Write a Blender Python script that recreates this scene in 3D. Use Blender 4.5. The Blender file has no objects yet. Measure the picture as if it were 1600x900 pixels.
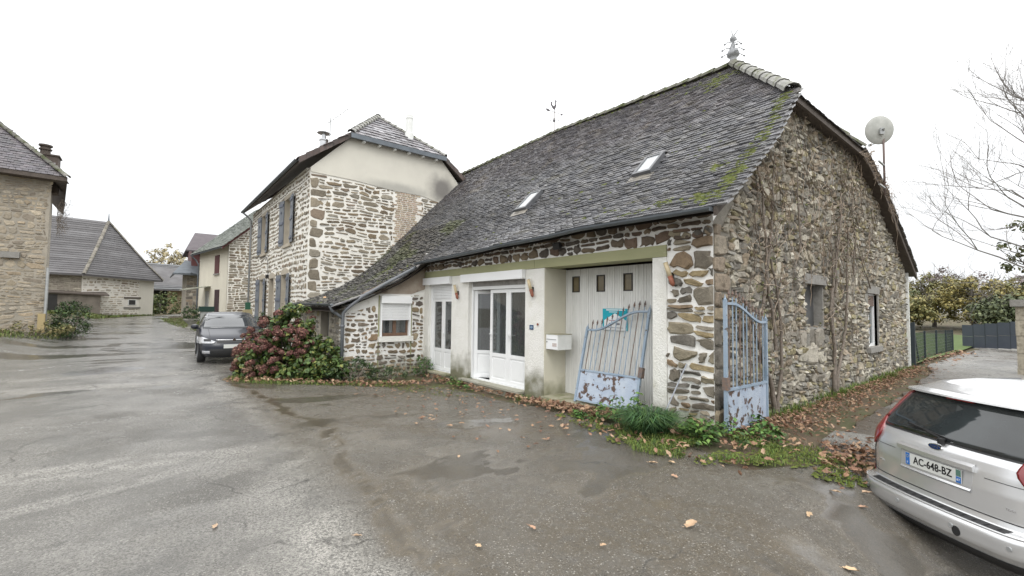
import bpy, math, random
import numpy as np
from mathutils import Matrix, Vector
R = random.Random(7)
NR = np.random.RandomState(5)
sc = bpy.context.scene
COL = sc.collection
# ---------------------------------------------------------------- camera
# world frame: +Y runs along the house front (away), +X along its right-hand gable, corner at 0,0
CAMP = (-6.430, -3.174, 1.68)
YAW, PITCH, ROLL, FPX = 0.6846, 0.0452, 0.0111, 692.75
cd = bpy.data.cameras.new('camera'); cam = bpy.data.objects.new('camera', cd); COL.objects.link(cam)
cd.sensor_width = 36.0; cd.lens = FPX / 1600 * 36; cd.clip_start = 0.05; cd.clip_end = 3000
_f = Vector((math.sin(YAW), math.cos(YAW), 0)); _r = Vector((math.cos(YAW), -math.sin(YAW), 0)); _u = Vector((0, 0, 1))
fw = (_f * math.cos(PITCH) + _u * math.sin(PITCH)); up0 = (_u * math.cos(PITCH) - _f * math.sin(PITCH))
rt = _r * math.cos(ROLL) + up0 * math.sin(ROLL); up = up0 * math.cos(ROLL) - _r * math.sin(ROLL)
M = Matrix((rt, up, -fw)).transposed().to_4x4(); M.translation = CAMP
cam.matrix_world = M
sc.camera = cam
# ---------------------------------------------------------------- sky and light (bright overcast)
sc.view_settings.view_transform = 'Standard'; sc.view_settings.look = 'None'
sc.view_settings.exposure = 0.60; sc.view_settings.gamma = 1.0
w = bpy.data.worlds.new('World'); sc.world = w; w.use_nodes = True
nt = w.node_tree; nt.nodes.clear()
SUN_EL, SUN_ROT = math.radians(52), math.radians(215)
out = nt.nodes.new('ShaderNodeOutputWorld'); bg = nt.nodes.new('ShaderNodeBackground')
sky = nt.nodes.new('ShaderNodeTexSky'); sky.sky_type = 'NISHITA'; sky.sun_disc = False
sky.sun_elevation = SUN_EL; sky.sun_rotation = SUN_ROT
hs = nt.nodes.new('ShaderNodeHueSaturation'); hs.inputs['Saturation'].default_value = 0.12; hs.inputs['Value'].default_value = 0.5
nt.links.new(sky.outputs[0], hs.inputs['Color'])
tc = nt.nodes.new('ShaderNodeTexCoord'); sx = nt.nodes.new('ShaderNodeSeparateXYZ')
nt.links.new(tc.outputs['Generated'], sx.inputs[0])
rp = nt.nodes.new('ShaderNodeValToRGB')
rp.color_ramp.elements[0].position = 0.0; rp.color_ramp.elements[0].color = (0.50, 0.512, 0.525, 1)
rp.color_ramp.elements[1].position = 1.0; rp.color_ramp.elements[1].color = (1, 1, 1, 1)
e = rp.color_ramp.elements.new(0.16); e.color = (0.60, 0.612, 0.625, 1); e = rp.color_ramp.elements.new(0.42); e.color = (0.90, 0.91, 0.92, 1)
nt.links.new(sx.outputs[2], rp.inputs[0])
nz = nt.nodes.new('ShaderNodeTexNoise'); nz.inputs['Scale'].default_value = 2.2; nz.inputs['Detail'].default_value = 3
nt.links.new(tc.outputs['Generated'], nz.inputs[0])
mr = nt.nodes.new('ShaderNodeMapRange'); mr.inputs[3].default_value = 0.92; mr.inputs[4].default_value = 1.10
nt.links.new(nz.outputs[0], mr.inputs[0])
ml = nt.nodes.new('ShaderNodeMix'); ml.data_type = 'RGBA'; ml.blend_type = 'MULTIPLY'; ml.inputs[0].default_value = 1
nt.links.new(rp.outputs[0], ml.inputs[6]); nt.links.new(mr.outputs[0], ml.inputs[7])
sc13 = nt.nodes.new('ShaderNodeVectorMath'); sc13.operation = 'SCALE'; sc13.inputs['Scale'].default_value = 14.6
nt.links.new(ml.outputs[2], sc13.inputs[0])
ad = nt.nodes.new('ShaderNodeMix'); ad.data_type = 'RGBA'; ad.inputs[0].default_value = 0.85
nt.links.new(hs.outputs[0], ad.inputs[6]); nt.links.new(sc13.outputs[0], ad.inputs[7])
nt.links.new(ad.outputs[2], bg.inputs[0]); bg.inputs[1].default_value = 0.10
nt.links.new(bg.outputs[0], out.inputs[0])
sd = bpy.data.lights.new('sun', 'SUN'); so = bpy.data.objects.new('sun', sd); COL.objects.link(so)
sd.energy = 0.9; sd.angle = math.radians(35); sd.color = (1, 0.98, 0.95)
az = math.radians(215)
dv = Vector((math.sin(az) * math.cos(SUN_EL), math.cos(az) * math.cos(SUN_EL), math.sin(SUN_EL)))
so.rotation_euler = (-dv).to_track_quat('-Z', 'Y').to_euler()
# ---------------------------------------------------------------- helpers
ORG = {}
def sstep(x, a, b):
    t = np.clip((x - a) / (b - a), 0, 1); return t * t * (3 - 2 * t)
def root(name, label, cat, loc=(0, 0, 0), rot=(0, 0, 0), group=None, local=False):
    o = bpy.data.objects.new(name, None); COL.objects.link(o); o.empty_display_size = 0.2
    o.location = loc; o.rotation_euler = rot; o['label'] = label; o['category'] = cat
    if group: o['group'] = group
    ORG[o.name] = np.zeros(3) if local else np.array(loc, float)
    return o
def tag(o, label, cat, group=None):
    o['label'] = label; o['category'] = cat
    if group: o['group'] = group
    return o
def np_obj(name, V, F, mat, parent=None, kind=None, smooth=False, tint=None, rot=None):
    """V (n,3); F list of tuples or int array (m,k)."""
    V = np.asarray(V, float)
    lo, hi = V.min(0), V.max(0); c = (lo + hi) / 2
    if parent is None: c[2] = lo[2]
    me = bpy.data.meshes.new(name)
    if isinstance(F, np.ndarray):
        m, k = F.shape
        me.vertices.add(len(V)); me.vertices.foreach_set('co', (V - c).astype(np.float32).ravel())
        me.loops.add(m * k); me.loops.foreach_set('vertex_index', F.astype(np.int32).ravel())
        me.polygons.add(m); me.polygons.foreach_set('loop_start', np.arange(0, m * k, k, dtype=np.int32))
        me.update(calc_edges=True)
    else:
        me.from_pydata((V - c).tolist(), [], [tuple(int(i) for i in f) for f in F]); me.update()
    if tint is None: tint = np.ones(3)
    if True:
        t = np.asarray(tint, np.float32)
        if t.ndim == 1: t = np.tile(t, (len(me.polygons), 1))
        a = me.attributes.new('tint', 'FLOAT_COLOR', 'FACE')
        a.data.foreach_set('color', np.c_[t, np.ones(len(t), np.float32)].astype(np.float32).ravel())
    if smooth:
        me.polygons.foreach_set('use_smooth', np.ones(len(me.polygons), bool))
    me.materials.append(mat)
    o = bpy.data.objects.new(name, me); COL.objects.link(o)
    if parent is not None:
        o.parent = parent; o.location = c - ORG[parent.name]
    else: o.location = c
    ORG[o.name] = c
    if kind: o['kind'] = kind
    return o
class MB:
    def __init__(s): s.V = []; s.F = []; s.T = []; s.t = (1, 1, 1)
    def add(s, V, F):
        n = len(s.V); s.V += [tuple(v) for v in V]
        for f in F: s.F.append(tuple(i + n for i in f)); s.T.append(s.t)
        return s
    def box(s, x0, x1, y0, y1, z0, z1):
        return s.add([(x0,y0,z0),(x1,y0,z0),(x1,y1,z0),(x0,y1,z0),(x0,y0,z1),(x1,y0,z1),(x1,y1,z1),(x0,y1,z1)],
              [(0,3,2,1),(4,5,6,7),(0,1,5,4),(1,2,6,5),(2,3,7,6),(3,0,4,7)])
    def obox(s, c, ax, ay, az):
        c, ax, ay, az = map(np.array, (c, ax, ay, az)); V = []
        for k in (-1, 1):
            for i, j in ((-1,-1),(1,-1),(1,1),(-1,1)): V.append(c + ax*i + ay*j + az*k)
        return s.add(V, [(0,3,2,1),(4,5,6,7),(0,1,5,4),(1,2,6,5),(2,3,7,6),(3,0,4,7)])
    def tube(s, P, r, n=6, cap=True):
        P = [np.array(p, float) for p in P]; m = len(P)
        rr = r if hasattr(r, '__len__') else [r] * m
        V = []; prev = None
        for i in range(m):
            d = P[min(i+1, m-1)] - P[max(i-1, 0)]; d = d / (np.linalg.norm(d) + 1e-9)
            a = np.array([0, 0, 1.]) if abs(d[2]) < .9 else np.array([1., 0, 0])
            if prev is not None: a = prev
            b = np.cross(d, a); b /= np.linalg.norm(b) + 1e-9; a = np.cross(b, d); prev = a
            for k in range(n):
                t = 2 * math.pi * k / n; V.append(P[i] + (a * math.cos(t) + b * math.sin(t)) * rr[i])
        F = []
        for i in range(m - 1):
            for k in range(n):
                k2 = (k + 1) % n; F.append((i*n+k, i*n+k2, (i+1)*n+k2, (i+1)*n+k))
        if cap: F.append(tuple(range(n))[::-1]); F.append(tuple((m-1)*n+k for k in range(n)))
        return s.add(V, F)
    def lathe(s, c, prof, n=16):
        V = []; F = []; m = len(prof)
        for r, z in prof:
            for k in range(n):
                t = 2*math.pi*k/n; V.append((c[0]+r*math.cos(t), c[1]+r*math.sin(t), c[2]+z))
        for i in range(m-1):
            for k in range(n):
                k2 = (k+1) % n; F.append((i*n+k, i*n+k2, (i+1)*n+k2, (i+1)*n+k))
        return s.add(V, F)
    def prism(s, poly, ext):
        """poly: 3-D points; ext: vector."""
        n = len(poly); e = np.array(ext)
        V = [np.array(p, float) for p in poly] + [np.array(p, float) + e for p in poly]
        F = [tuple(range(n))[::-1], tuple(range(n, 2*n))] + [(i, (i+1) % n, (i+1) % n + n, i + n) for i in range(n)]
        return s.add(V, F)
    def grid(s, f, us, vs):
        V = [f(u, v) for v in vs for u in us]; nu = len(us)
        F = [(j*nu+i, j*nu+i+1, (j+1)*nu+i+1, (j+1)*nu+i) for j in range(len(vs)-1) for i in range(nu-1)]
        return s.add(V, F)
    def build(s, name, mat, parent=None, kind=None, smooth=False):
        tt = np.array(s.T); tt = tt if (tt != 1).any() else None
        if tt is None: tt = np.ones((len(s.F), 3))
        return np_obj(name, s.V, s.F, mat, parent, kind, smooth, tt)
def struct(o): o['kind'] = 'structure'; return o
# value noise for baking
_tab = NR.rand(256, 256)
def vnoise(x, y):
    xi = np.floor(x).astype(int); yi = np.floor(y).astype(int); fx = x - xi; fy = y - yi
    fx = fx*fx*(3-2*fx); fy = fy*fy*(3-2*fy)
    g = lambda a, b: _tab[a & 255, b & 255]
    return (g(xi,yi)*(1-fx)+g(xi+1,yi)*fx)*(1-fy)+(g(xi,yi+1)*(1-fx)+g(xi+1,yi+1)*fx)*fy
def fbm(x, y, o=4):
    r = 0; a = .5
    for i in range(o): r = r + a*vnoise(x + 17.3*i, y + 9.1*i); x = x*2.03; y = y*2.03; a *= .5
    return r / (1 - .5**o)
# ---------------------------------------------------------------- materials
MT = {}
def mat(name, c1, c2=None, sc1=3.0, rough=0.8, bump=0.0, bs=20.0, c3=None, sc3=1.0, t3=(.55, .7), metal=0.0, spec=0.5, coat=0.0, stretch=None, rvar=0.0, detail=6, tr=0.0, em=None):
    m = bpy.data.materials.new(name); m.use_nodes = True; n = m.node_tree; L = n.links
    b = n.nodes['Principled BSDF']; b.inputs['Roughness'].default_value = rough; b.inputs['Metallic'].default_value = metal
    b.inputs['Specular IOR Level'].default_value = spec; b.inputs['Coat Weight'].default_value = coat; b.inputs['Coat Roughness'].default_value = 0.05
    if tr: b.inputs['Transmission Weight'].default_value = tr
    g = n.nodes.new('ShaderNodeNewGeometry'); vec = g.outputs['Position']
    if stretch:
        mp = n.nodes.new('ShaderNodeMapping'); mp.inputs['Scale'].default_value = stretch; L.new(vec, mp.inputs[0]); vec = mp.outputs[0]
    def noise(s, d=detail, r=.6):
        q = n.nodes.new('ShaderNodeTexNoise'); q.inputs['Scale'].default_value = s; q.inputs['Detail'].default_value = d; q.inputs['Roughness'].default_value = r
        L.new(vec, q.inputs['Vector']); return q.outputs['Fac']
    def ramp(src, a, z):
        q = n.nodes.new('ShaderNodeMapRange'); q.inputs[1].default_value = a; q.inputs[2].default_value = z; L.new(src, q.inputs[0]); return q.outputs[0]
    def mix(fac, a, z, bt='MIX'):
        q = n.nodes.new('ShaderNodeMix'); q.data_type = 'RGBA'; q.blend_type = bt
        if isinstance(fac, float): q.inputs[0].default_value = fac
        else: L.new(fac, q.inputs[0])
        for s_, i in ((a, 6), (z, 7)):
            if isinstance(s_, tuple): q.inputs[i].default_value = (*s_, 1)
            else: L.new(s_, q.inputs[i])
        return q.outputs[2]
    c = tuple(c1)
    if c2: c = mix(ramp(noise(sc1), .35, .65), tuple(c1), tuple(c2))
    if c3: c = mix(ramp(noise(sc3), *t3), c, tuple(c3))
    at = n.nodes.new('ShaderNodeAttribute'); at.attribute_name = 'tint'
    c = mix(1.0, c, at.outputs['Color'], 'MULTIPLY')
    L.new(c, b.inputs['Base Color'])
    if rvar:
        q = n.nodes.new('ShaderNodeMapRange'); q.inputs[1].default_value = .35; q.inputs[2].default_value = .65; q.inputs[3].default_value = max(.03, rough - rvar); q.inputs[4].default_value = rough + rvar
        L.new(noise(sc1 * 1.7), q.inputs[0]); L.new(q.outputs[0], b.inputs['Roughness'])
    if bump:
        bp = n.nodes.new('ShaderNodeBump'); bp.inputs['Strength'].default_value = bump; bp.inputs['Distance'].default_value = 0.02
        L.new(noise(bs, 5, .65), bp.inputs['Height']); L.new(bp.outputs[0], b.inputs['Normal'])
    if em:
        b.inputs['Emission Color'].default_value = (*em[0], 1); b.inputs['Emission Strength'].default_value = em[1]
    m['n'] = 1; MT[name] = m
    return m
def grime(m, z0, z1, col, sc_=3.0, st=.9):
    n = m.node_tree; L = n.links; b = n.nodes['Principled BSDF']; g = n.nodes.new('ShaderNodeNewGeometry'); s = n.nodes.new('ShaderNodeSeparateXYZ'); L.new(g.outputs['Position'], s.inputs[0])
    q = n.nodes.new('ShaderNodeTexNoise'); q.inputs['Scale'].default_value = sc_; q.inputs['Detail'].default_value = 6; L.new(g.outputs['Position'], q.inputs['Vector'])
    a = n.nodes.new('ShaderNodeMapRange'); a.inputs[1].default_value = z1; a.inputs[2].default_value = z0; a.inputs[3].default_value = 0; a.inputs[4].default_value = 1; L.new(s.outputs[2], a.inputs[0])
    d = n.nodes.new('ShaderNodeMath'); d.operation = 'ADD'; L.new(a.outputs[0], d.inputs[0]); L.new(q.outputs[0], d.inputs[1])
    r = n.nodes.new('ShaderNodeMapRange'); r.inputs[1].default_value = .78; r.inputs[2].default_value = 1.35; r.inputs[3].default_value = 0; r.inputs[4].default_value = st; L.new(d.outputs[0], r.inputs[0])
    src = b.inputs['Base Color'].links[0].from_socket; x = n.nodes.new('ShaderNodeMix'); x.data_type = 'RGBA'; L.new(r.outputs[0], x.inputs[0]); L.new(src, x.inputs[6]); x.inputs[7].default_value = (*col, 1); L.new(x.outputs[2], b.inputs['Base Color'])
def glass(name, tint=(.5, .55, .55), ior=1.5, clear=.75):
    m = bpy.data.materials.new(name); m.use_nodes = True; n = m.node_tree; L = n.links; n.nodes.clear()
    o = n.nodes.new('ShaderNodeOutputMaterial'); mx = n.nodes.new('ShaderNodeMixShader'); fr = n.nodes.new('ShaderNodeFresnel'); fr.inputs[0].default_value = ior
    t = n.nodes.new('ShaderNodeBsdfTransparent'); t.inputs[0].default_value = (*tint, 1); gl = n.nodes.new('ShaderNodeBsdfGlossy'); gl.inputs['Roughness'].default_value = .02
    df = n.nodes.new('ShaderNodeBsdfDiffuse'); df.inputs[0].default_value = (.30, .31, .31, 1); m2 = n.nodes.new('ShaderNodeMixShader'); m2.inputs[0].default_value = .16; L.new(t.outputs[0], m2.inputs[1]); L.new(df.outputs[0], m2.inputs[2])
    gb = n.nodes.new('ShaderNodeNewGeometry'); ng = n.nodes.new('ShaderNodeMath'); ng.operation = 'SUBTRACT'; ng.inputs[0].default_value = 1; L.new(gb.outputs['Backfacing'], ng.inputs[1]); mu = n.nodes.new('ShaderNodeMath'); mu.operation = 'MULTIPLY'; L.new(ng.outputs[0], mu.inputs[0]); L.new(fr.outputs[0], mu.inputs[1])
    L.new(mu.outputs[0], mx.inputs[0]); L.new(m2.outputs[0], mx.inputs[1]); L.new(gl.outputs[0], mx.inputs[2]); L.new(mx.outputs[0], o.inputs[0])
    return m
stoneM = mat('rubble stone', (.80, .76, .70), (1.15, 1.1, 1.02), 9, .85, .9, 28, c3=(.55, .50, .42), sc3=14, t3=(.58, .75), rvar=.1)
gableM = mat('dry gable stone', (.86, .84, .79), (1.20, 1.17, 1.10), 11, .9, 1.0, 30, c3=(.42, .40, .34), sc3=9, t3=(.52, .72), rvar=.08)
mortarW = mat('white painted mortar', (.88, .87, .84), (.82, .81, .77), 2.5, .85, .5, 45, c3=(.62, .60, .52), sc3=5, t3=(.62, .85))
mortarC = mat('cream lime mortar', (.86, .84, .78), (.78, .755, .69), 1.6, .9, .6, 35, c3=(.46, .43, .37), sc3=1.1, t3=(.60, .8))
mortarG = mat('brown earth mortar', (.19, .175, .15), (.27, .25, .21), 6, .95, .8, 40, c3=(.34, .32, .27), sc3=1.3, t3=(.62, .72))
mortarL = mat('pale sandy mortar', (.40, .36, .295), (.33, .30, .25), 1.3, .9, .5, 30, c3=(.22, .20, .165), sc3=.5, t3=(.55, .75))
plasterW = mat('rough white render', (.86, .85, .81), (.78, .77, .71), 2.2, .85, 1.0, 38, c3=(.58, .55, .42), sc3=1.6, t3=(.66, .85))
plasterC = mat('cream render', (.70, .675, .59), (.64, .615, .54), .9, .85, .25, 30, c3=(.52, .50, .45), sc3=.8, t3=(.60, .85))
plasterY = mat('yellow cream render', (.72, .68, .57), (.64, .60, .50), .7, .85, .2, 20)
soot = mat('soot stained render', (.60, .565, .475), (.30, .29, .25), .9, .9, .2, 30)
revealM = mat('ivory smooth render', (.68, .65, .53), (.60, .57, .47), 1.2, .8, .15, 30)
beamM = mat('olive painted beam', (.36, .355, .20), (.30, .305, .17), 3, .75, .3, 25, c3=(.42, .39, .27), sc3=7, t3=(.62, .75), stretch=(1, .3, 1))
whitePVC = mat('white plastic', (.86, .87, .87), (.82, .83, .83), 2, .35, 0, 1)
shutterM = mat('white roller slats', (.82, .83, .83), (.76, .77, .77), 2, .45)
garageM = mat('weathered white boards', (.80, .80, .775), (.68, .68, .655), 2.2, .7, .25, 25, c3=(.36, .35, .32), sc3=3.0, t3=(.60, .80), stretch=(1, 4.5, .45))
tileM = mat('wet slate tile', (.80, .80, .84), (.98, .97, .99), 5, .27, .25, 40, c3=(.62, .62, .56), sc3=3.5, t3=(.55, .75), rvar=.1, spec=.8)
ridgeM = mat('mossy ridge tile', (.24, .23, .21), (.16, .155, .13), 6, .8, .8, 25, c3=(.09, .105, .04), sc3=4, t3=(.45, .62))
ridgeL = mat('pale ridge tile', (.36, .355, .33), (.27, .268, .25), 6, .8, .6, 25, c3=(.12, .13, .06), sc3=5, t3=(.52, .68))
zincM = mat('grey zinc', (.16, .18, .20), (.12, .135, .15), 3, .45, .05, 20, metal=.5)
darkWood = mat('dark old timber', (.075, .06, .05), (.11, .09, .075), 8, .8, .5, 30, stretch=(1, 1, 1))
brownWood = mat('brown window timber', (.17, .10, .065), (.12, .07, .045), 12, .6, .2, 30)
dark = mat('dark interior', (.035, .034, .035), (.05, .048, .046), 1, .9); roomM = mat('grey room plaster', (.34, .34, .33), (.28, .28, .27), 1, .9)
curtainM = mat('navy curtain', (.022, .024, .045), (.035, .037, .06), 5, .9)
gateB = mat('flaked blue paint', (.23, .31, .40), (.32, .39, .47), 4, .5, .3, 60, c3=(.085, .06, .05), sc3=11, t3=(.63, .66))
gatePanel = mat('flaked pale blue sheet', (.36, .43, .54), (.47, .53, .61), 5, .55, .5, 50, c3=(.10, .062, .045), sc3=6.5, t3=(.545, .585), detail=5)
rustM = mat('rusty grey iron', (.13, .12, .12), (.22, .14, .10), 18, .75, .4, 50)
terraM = mat('terracotta', (.30, .105, .06), (.22, .08, .05), 10, .6, .2, 30)
lampGlass = mat('frosted lamp glass', (.62, .52, .34), (.55, .45, .28), 10, .3)
blackM = mat('black plastic', (.015, .015, .016), None, 1, .5)
greyM = mat('grey sheet metal', (.45, .46, .46), (.38, .39, .39), 4, .4, 0, 1, metal=.4)
whitePaint = mat('white paint', (.80, .81, .79), (.72, .73, .70), 5, .5)
concreteM = mat('mossy concrete', (.40, .37, .28), (.30, .29, .20), 4, .85, .6, 30, c3=(.15, .16, .07), sc3=3, t3=(.5, .7))
graniteM = mat('granite lintel', (.30, .29, .27), (.23, .22, .20), 10, .85, .6, 35)
barkM = mat('dry vine bark', (.25, .21, .175), (.16, .135, .11), 18, .9, .8, 40)
barkT = mat('grey bark', (.13, .115, .10), (.19, .17, .15), 12, .9, .6, 30)
leafM = mat('green leaf', (.85, .85, .85), (1.15, 1.15, 1.15), 4, .5, spec=.4)
litterM = mat('dead oak leaf', (.85, .85, .85), (1.2, 1.2, 1.2), 15, .6)
grassM = mat('grass blade', (.85, .85, .85), (1.2, 1.2, 1.2), 5, .6)
shutterB = mat('blue grey shutter paint', (.15, .165, .19), (.19, .205, .225), 4, .6)
redWood = mat('red brown boards', (.12, .04, .038), (.09, .03, .03), 4, .7)
blindM = mat('grey lace curtain', (.30, .30, .29), (.22, .22, .215), 6, .9)
paneM = glass('window glass', (.62, .66, .66), 2.1)
grime(plasterW, -.25, .75, (.13, .125, .06), 3.0, .92); grime(mortarW, -.2, .55, (.20, .19, .12), 4.0, .8); grime(revealM, -.2, .35, (.16, .16, .08), 3.5, .8)
carGlass = glass('tinted car glass', (.30, .33, .34), 1.7)
# ---------------------------------------------------------------- ground
def G(X, Y):
    X = np.asarray(X, float); Y = np.asarray(Y, float)
    z = -.1 + .10*sstep(Y, 9.5, 13.5) + .28*sstep(Y, 15, 26) + .36*sstep(Y, 26, 45) + .25*sstep(Y, 45, 75)
    z = z - .18*sstep(Y, .5, 5)*(1 - sstep(Y, 9, 12.5))*sstep(X, -4.5, -1)*(1 - sstep(X, 6, 12))
    z = z + .04*sstep(X, -2.5, -.6)*sstep(-Y, -.9, .2)*(1-sstep(-Y, .4, 1.6))*(1-sstep(X, 1, 3))
    z = z + .42*sstep(-X, 8.8, 10.8)*sstep(Y, 12, 21)
    z = z - .60*sstep(-Y, 1.3, 3.0)*sstep(X, -4.0, -1.6)*(1 - sstep(X, 2, 9))
    z = z - .16*sstep(X, 15, 27) + 1.2*sstep(X, 40, 90)
    z = z + .10*(1-sstep(X, 3, 12))*0
    return z
def GZ(x, y): return float(G(x, y))
def nonuni(segs):
    r = []
    for a, b, d in segs:
        n = max(1, int(round((b-a)/d))); r += list(np.linspace(a, b, n, endpoint=False))
    return np.array(r + [segs[-1][1]])
def sheet(name, Xg, Yg, Zg, mt, cols, parent=None):
    ny, nx = Xg.shape
    V = np.c_[Xg.ravel(), Yg.ravel(), Zg.ravel()]
    i = np.arange(ny-1)[:, None]*nx + np.arange(nx-1)[None]
    F = np.stack([i, i+1, i+nx+1, i+nx], -1).reshape(-1, 4)
    o = np_obj(name, V, F, mt, parent, smooth=True)
    if cols is not None:
        a = o.data.attributes.new('wear', 'FLOAT_COLOR', 'POINT')
        a.data.foreach_set('color', np.concatenate([cols.reshape(-1, 3), np.ones((V.shape[0], 1))], 1).astype(np.float32).ravel())
    return o
earthM = mat('wild grass ground', (.075, .085, .035), (.105, .10, .05), 3, .95, .8, 25, c3=(.12, .088, .058), sc3=2.5, t3=(.42, .58))
gx = nonuni([(-900, -120, 60), (-120, -30, 6), (-30, -9, .7), (-9, 6, .3), (6, 40, .7), (40, 160, 8), (160, 900, 60)])
gy = nonuni([(-500, -60, 50), (-60, -14, 5), (-14, -6, .7), (-6, 4, .3), (4, 70, .7), (70, 200, 8), (200, 1200, 80)])
Xg, Yg = np.meshgrid(gx, gy)
struct(sheet('ground', Xg, Yg, G(Xg, Yg) - .055 + .02*fbm(Xg*1.3, Yg*1.3), earthM, None))
# asphalt: one material reading baked wear (R dirt, G pale worn chippings, B standing water)
def asphalt(name, base, pale, dirt, rough, gain=1.0):
    m = bpy.data.materials.new(name); m.use_nodes = True; n = m.node_tree; L = n.links; b = n.nodes['Principled BSDF']
    g = n.nodes.new('ShaderNodeNewGeometry'); at = n.nodes.new('ShaderNodeAttribute'); at.attribute_name = 'wear'
    sp = n.nodes.new('ShaderNodeSeparateColor'); L.new(at.outputs['Color'], sp.inputs[0])
    def noise(s, d=4, r=.6):
        q = n.nodes.new('ShaderNodeTexNoise'); q.inputs['Scale'].default_value = s; q.inputs['Detail'].default_value = d; q.inputs['Roughness'].default_value = r
        L.new(g.outputs['Position'], q.inputs['Vector']); return q.outputs['Fac']
    def mr(src, a, z, c=0., d=1.):
        q = n.nodes.new('ShaderNodeMapRange'); q.inputs[1].default_value = a; q.inputs[2].default_value = z; q.inputs[3].default_value = c; q.inputs[4].default_value = d; L.new(src, q.inputs[0]); return q.outputs[0]
    def mix(f, a, z, bt='MIX'):
        q = n.nodes.new('ShaderNodeMix'); q.data_type = 'RGBA'; q.blend_type = bt
        if isinstance(f, float): q.inputs[0].default_value = f
        else: L.new(f, q.inputs[0])
        for s_, i in ((a, 6), (z, 7)):
            if isinstance(s_, tuple): q.inputs[i].default_value = (*s_, 1)
            else: L.new(s_, q.inputs[i])
        return q.outputs[2]
    def mth(op, a, z):
        q = n.nodes.new('ShaderNodeMath'); q.operation = op; q.use_clamp = True
        for s_, i in ((a, 0), (z, 1)):
            if isinstance(s_, float): q.inputs[i].default_value = s_
            else: L.new(s_, q.inputs[i])
        return q.outputs[0]
    c = mix(mr(noise(1.1), .38, .62), base, tuple(x*1.25 for x in base))
    fine = noise(55, 3, .7)
    c = mix(mth('MULTIPLY', sp.outputs[1], mr(fine, .40, .56)), c, pale)
    c = mix(mth('MULTIPLY', sp.outputs[0], mr(noise(9), .30, .55, .55, 1.)), c, dirt)
    # loose pale and dark chippings
    v = n.nodes.new('ShaderNodeTexVoronoi'); v.inputs['Scale'].default_value = 120; L.new(g.outputs['Position'], v.inputs['Vector'])
    vs = n.nodes.new('ShaderNodeSeparateColor'); L.new(v.outputs['Color'], vs.inputs[0])
    grit = mr(vs.outputs[0], .93, .995)
    gw = n.nodes.new('ShaderNodeMath'); gw.operation = 'SUBTRACT'; gw.inputs[0].default_value = 1; L.new(sp.outputs[2], gw.inputs[1])
    c = mix(mth('MULTIPLY', mth('MULTIPLY', grit, gw.outputs[0]), .45), c, tuple(min(1, x*2.0) for x in pale))
    c = mix(mth('MULTIPLY', mr(vs.outputs[1], .65, .9), .45), c, tuple(x*.45 for x in base))
    c = mix(mth('MULTIPLY', mr(sp.outputs[2], .55, .95), .6), c, tuple(x*.30 for x in base))
    wn = n.nodes.new('ShaderNodeTexNoise'); wn.inputs['Scale'].default_value = 3.0; wn.inputs['Detail'].default_value = 4; L.new(g.outputs['Position'], wn.inputs['Vector'])
    va = n.nodes.new('ShaderNodeVectorMath'); va.operation = 'MULTIPLY_ADD'; L.new(wn.outputs['Color'], va.inputs[0]); va.inputs[1].default_value = (.5, .5, 0); L.new(g.outputs['Position'], va.inputs[2])
    ve = n.nodes.new('ShaderNodeTexVoronoi'); ve.feature = 'DISTANCE_TO_EDGE'; ve.inputs['Scale'].default_value = .55; L.new(va.outputs[0], ve.inputs['Vector'])
    ck = mth('MULTIPLY', mr(ve.outputs['Distance'], .0, .012, 1., 0.), mr(noise(.9), .50, .58))
    c = mix(mth('MULTIPLY', ck, .65), c, tuple(x*.35 for x in base))
    c = mix(mth('MULTIPLY', mr(noise(.35, 5, .7), .52, .60), .22), c, tuple(x*.6 for x in base))
    L.new(c, b.inputs['Base Color'])
    wet = mth('MULTIPLY', sp.outputs[2], mr(noise(2.3), .35, .5, .75, 1.))
    rr = mr(noise(4.0), .3, .7, rough-.10, rough+.14)
    q = n.nodes.new('ShaderNodeMix'); q.data_type = 'FLOAT'; L.new(wet, q.inputs[0]); L.new(rr, q.inputs[2]); q.inputs[3].default_value = .06
    L.new(q.outputs[0], b.inputs['Roughness'])
    bp = n.nodes.new('ShaderNodeBump'); bp.inputs['Distance'].default_value = .012
    st = mr(wet, 0, .8, .85, .06); L.new(st, bp.inputs['Strength'])
    h = n.nodes.new('ShaderNodeMath'); h.operation = 'ADD'; L.new(fine, h.inputs[0]); L.new(v.outputs['Distance'], h.inputs[1]); L.new(h.outputs[0], bp.inputs['Height'])
    L.new(bp.outputs[0], b.inputs['Normal'])
    return m
roadM = asphalt('wet worn asphalt', (.130, .125, .115), (.46, .442, .40), (.128, .104, .070), .25)
driveM = asphalt('wet concrete drive', (.15, .143, .130), (.36, .35, .32), (.105, .082, .058), .30)
def pdist(X, Y, P):
    d = np.full(X.shape, 1e9)
    for (x0, y0), (x1, y1) in zip(P[:-1], P[1:]):
        dx, dy = x1-x0, y1-y0; t = np.clip(((X-x0)*dx+(Y-y0)*dy)/(dx*dx+dy*dy), 0, 1)
        d = np.minimum(d, np.hypot(X-x0-t*dx, Y-y0-t*dy))
    return d
XR = [(-14,7),(-3.2,4.5),(-2.5,1.6),(-2.1,.9),(-1.75,.3),(-1.5,.2),(-1.25,-.3),(-.9,-.95),(.0,-.75),(.8,-.55),(1.6,-.5),(3.6,-.34),(6.4,-.45),(7.0,-1.0),(7.5,-2.4),(8.0,-3.9),(8.7,-4.75),(9.8,-4.95),(11,-4.3),(13,-3.3),(18,-3.1),(24,-3.4),(28,-4.4),(33,-5.0),(38,-5.5),(44,-5.0),(48,-3.4),(52,-1.5),(58,2),(66,6)]
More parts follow.
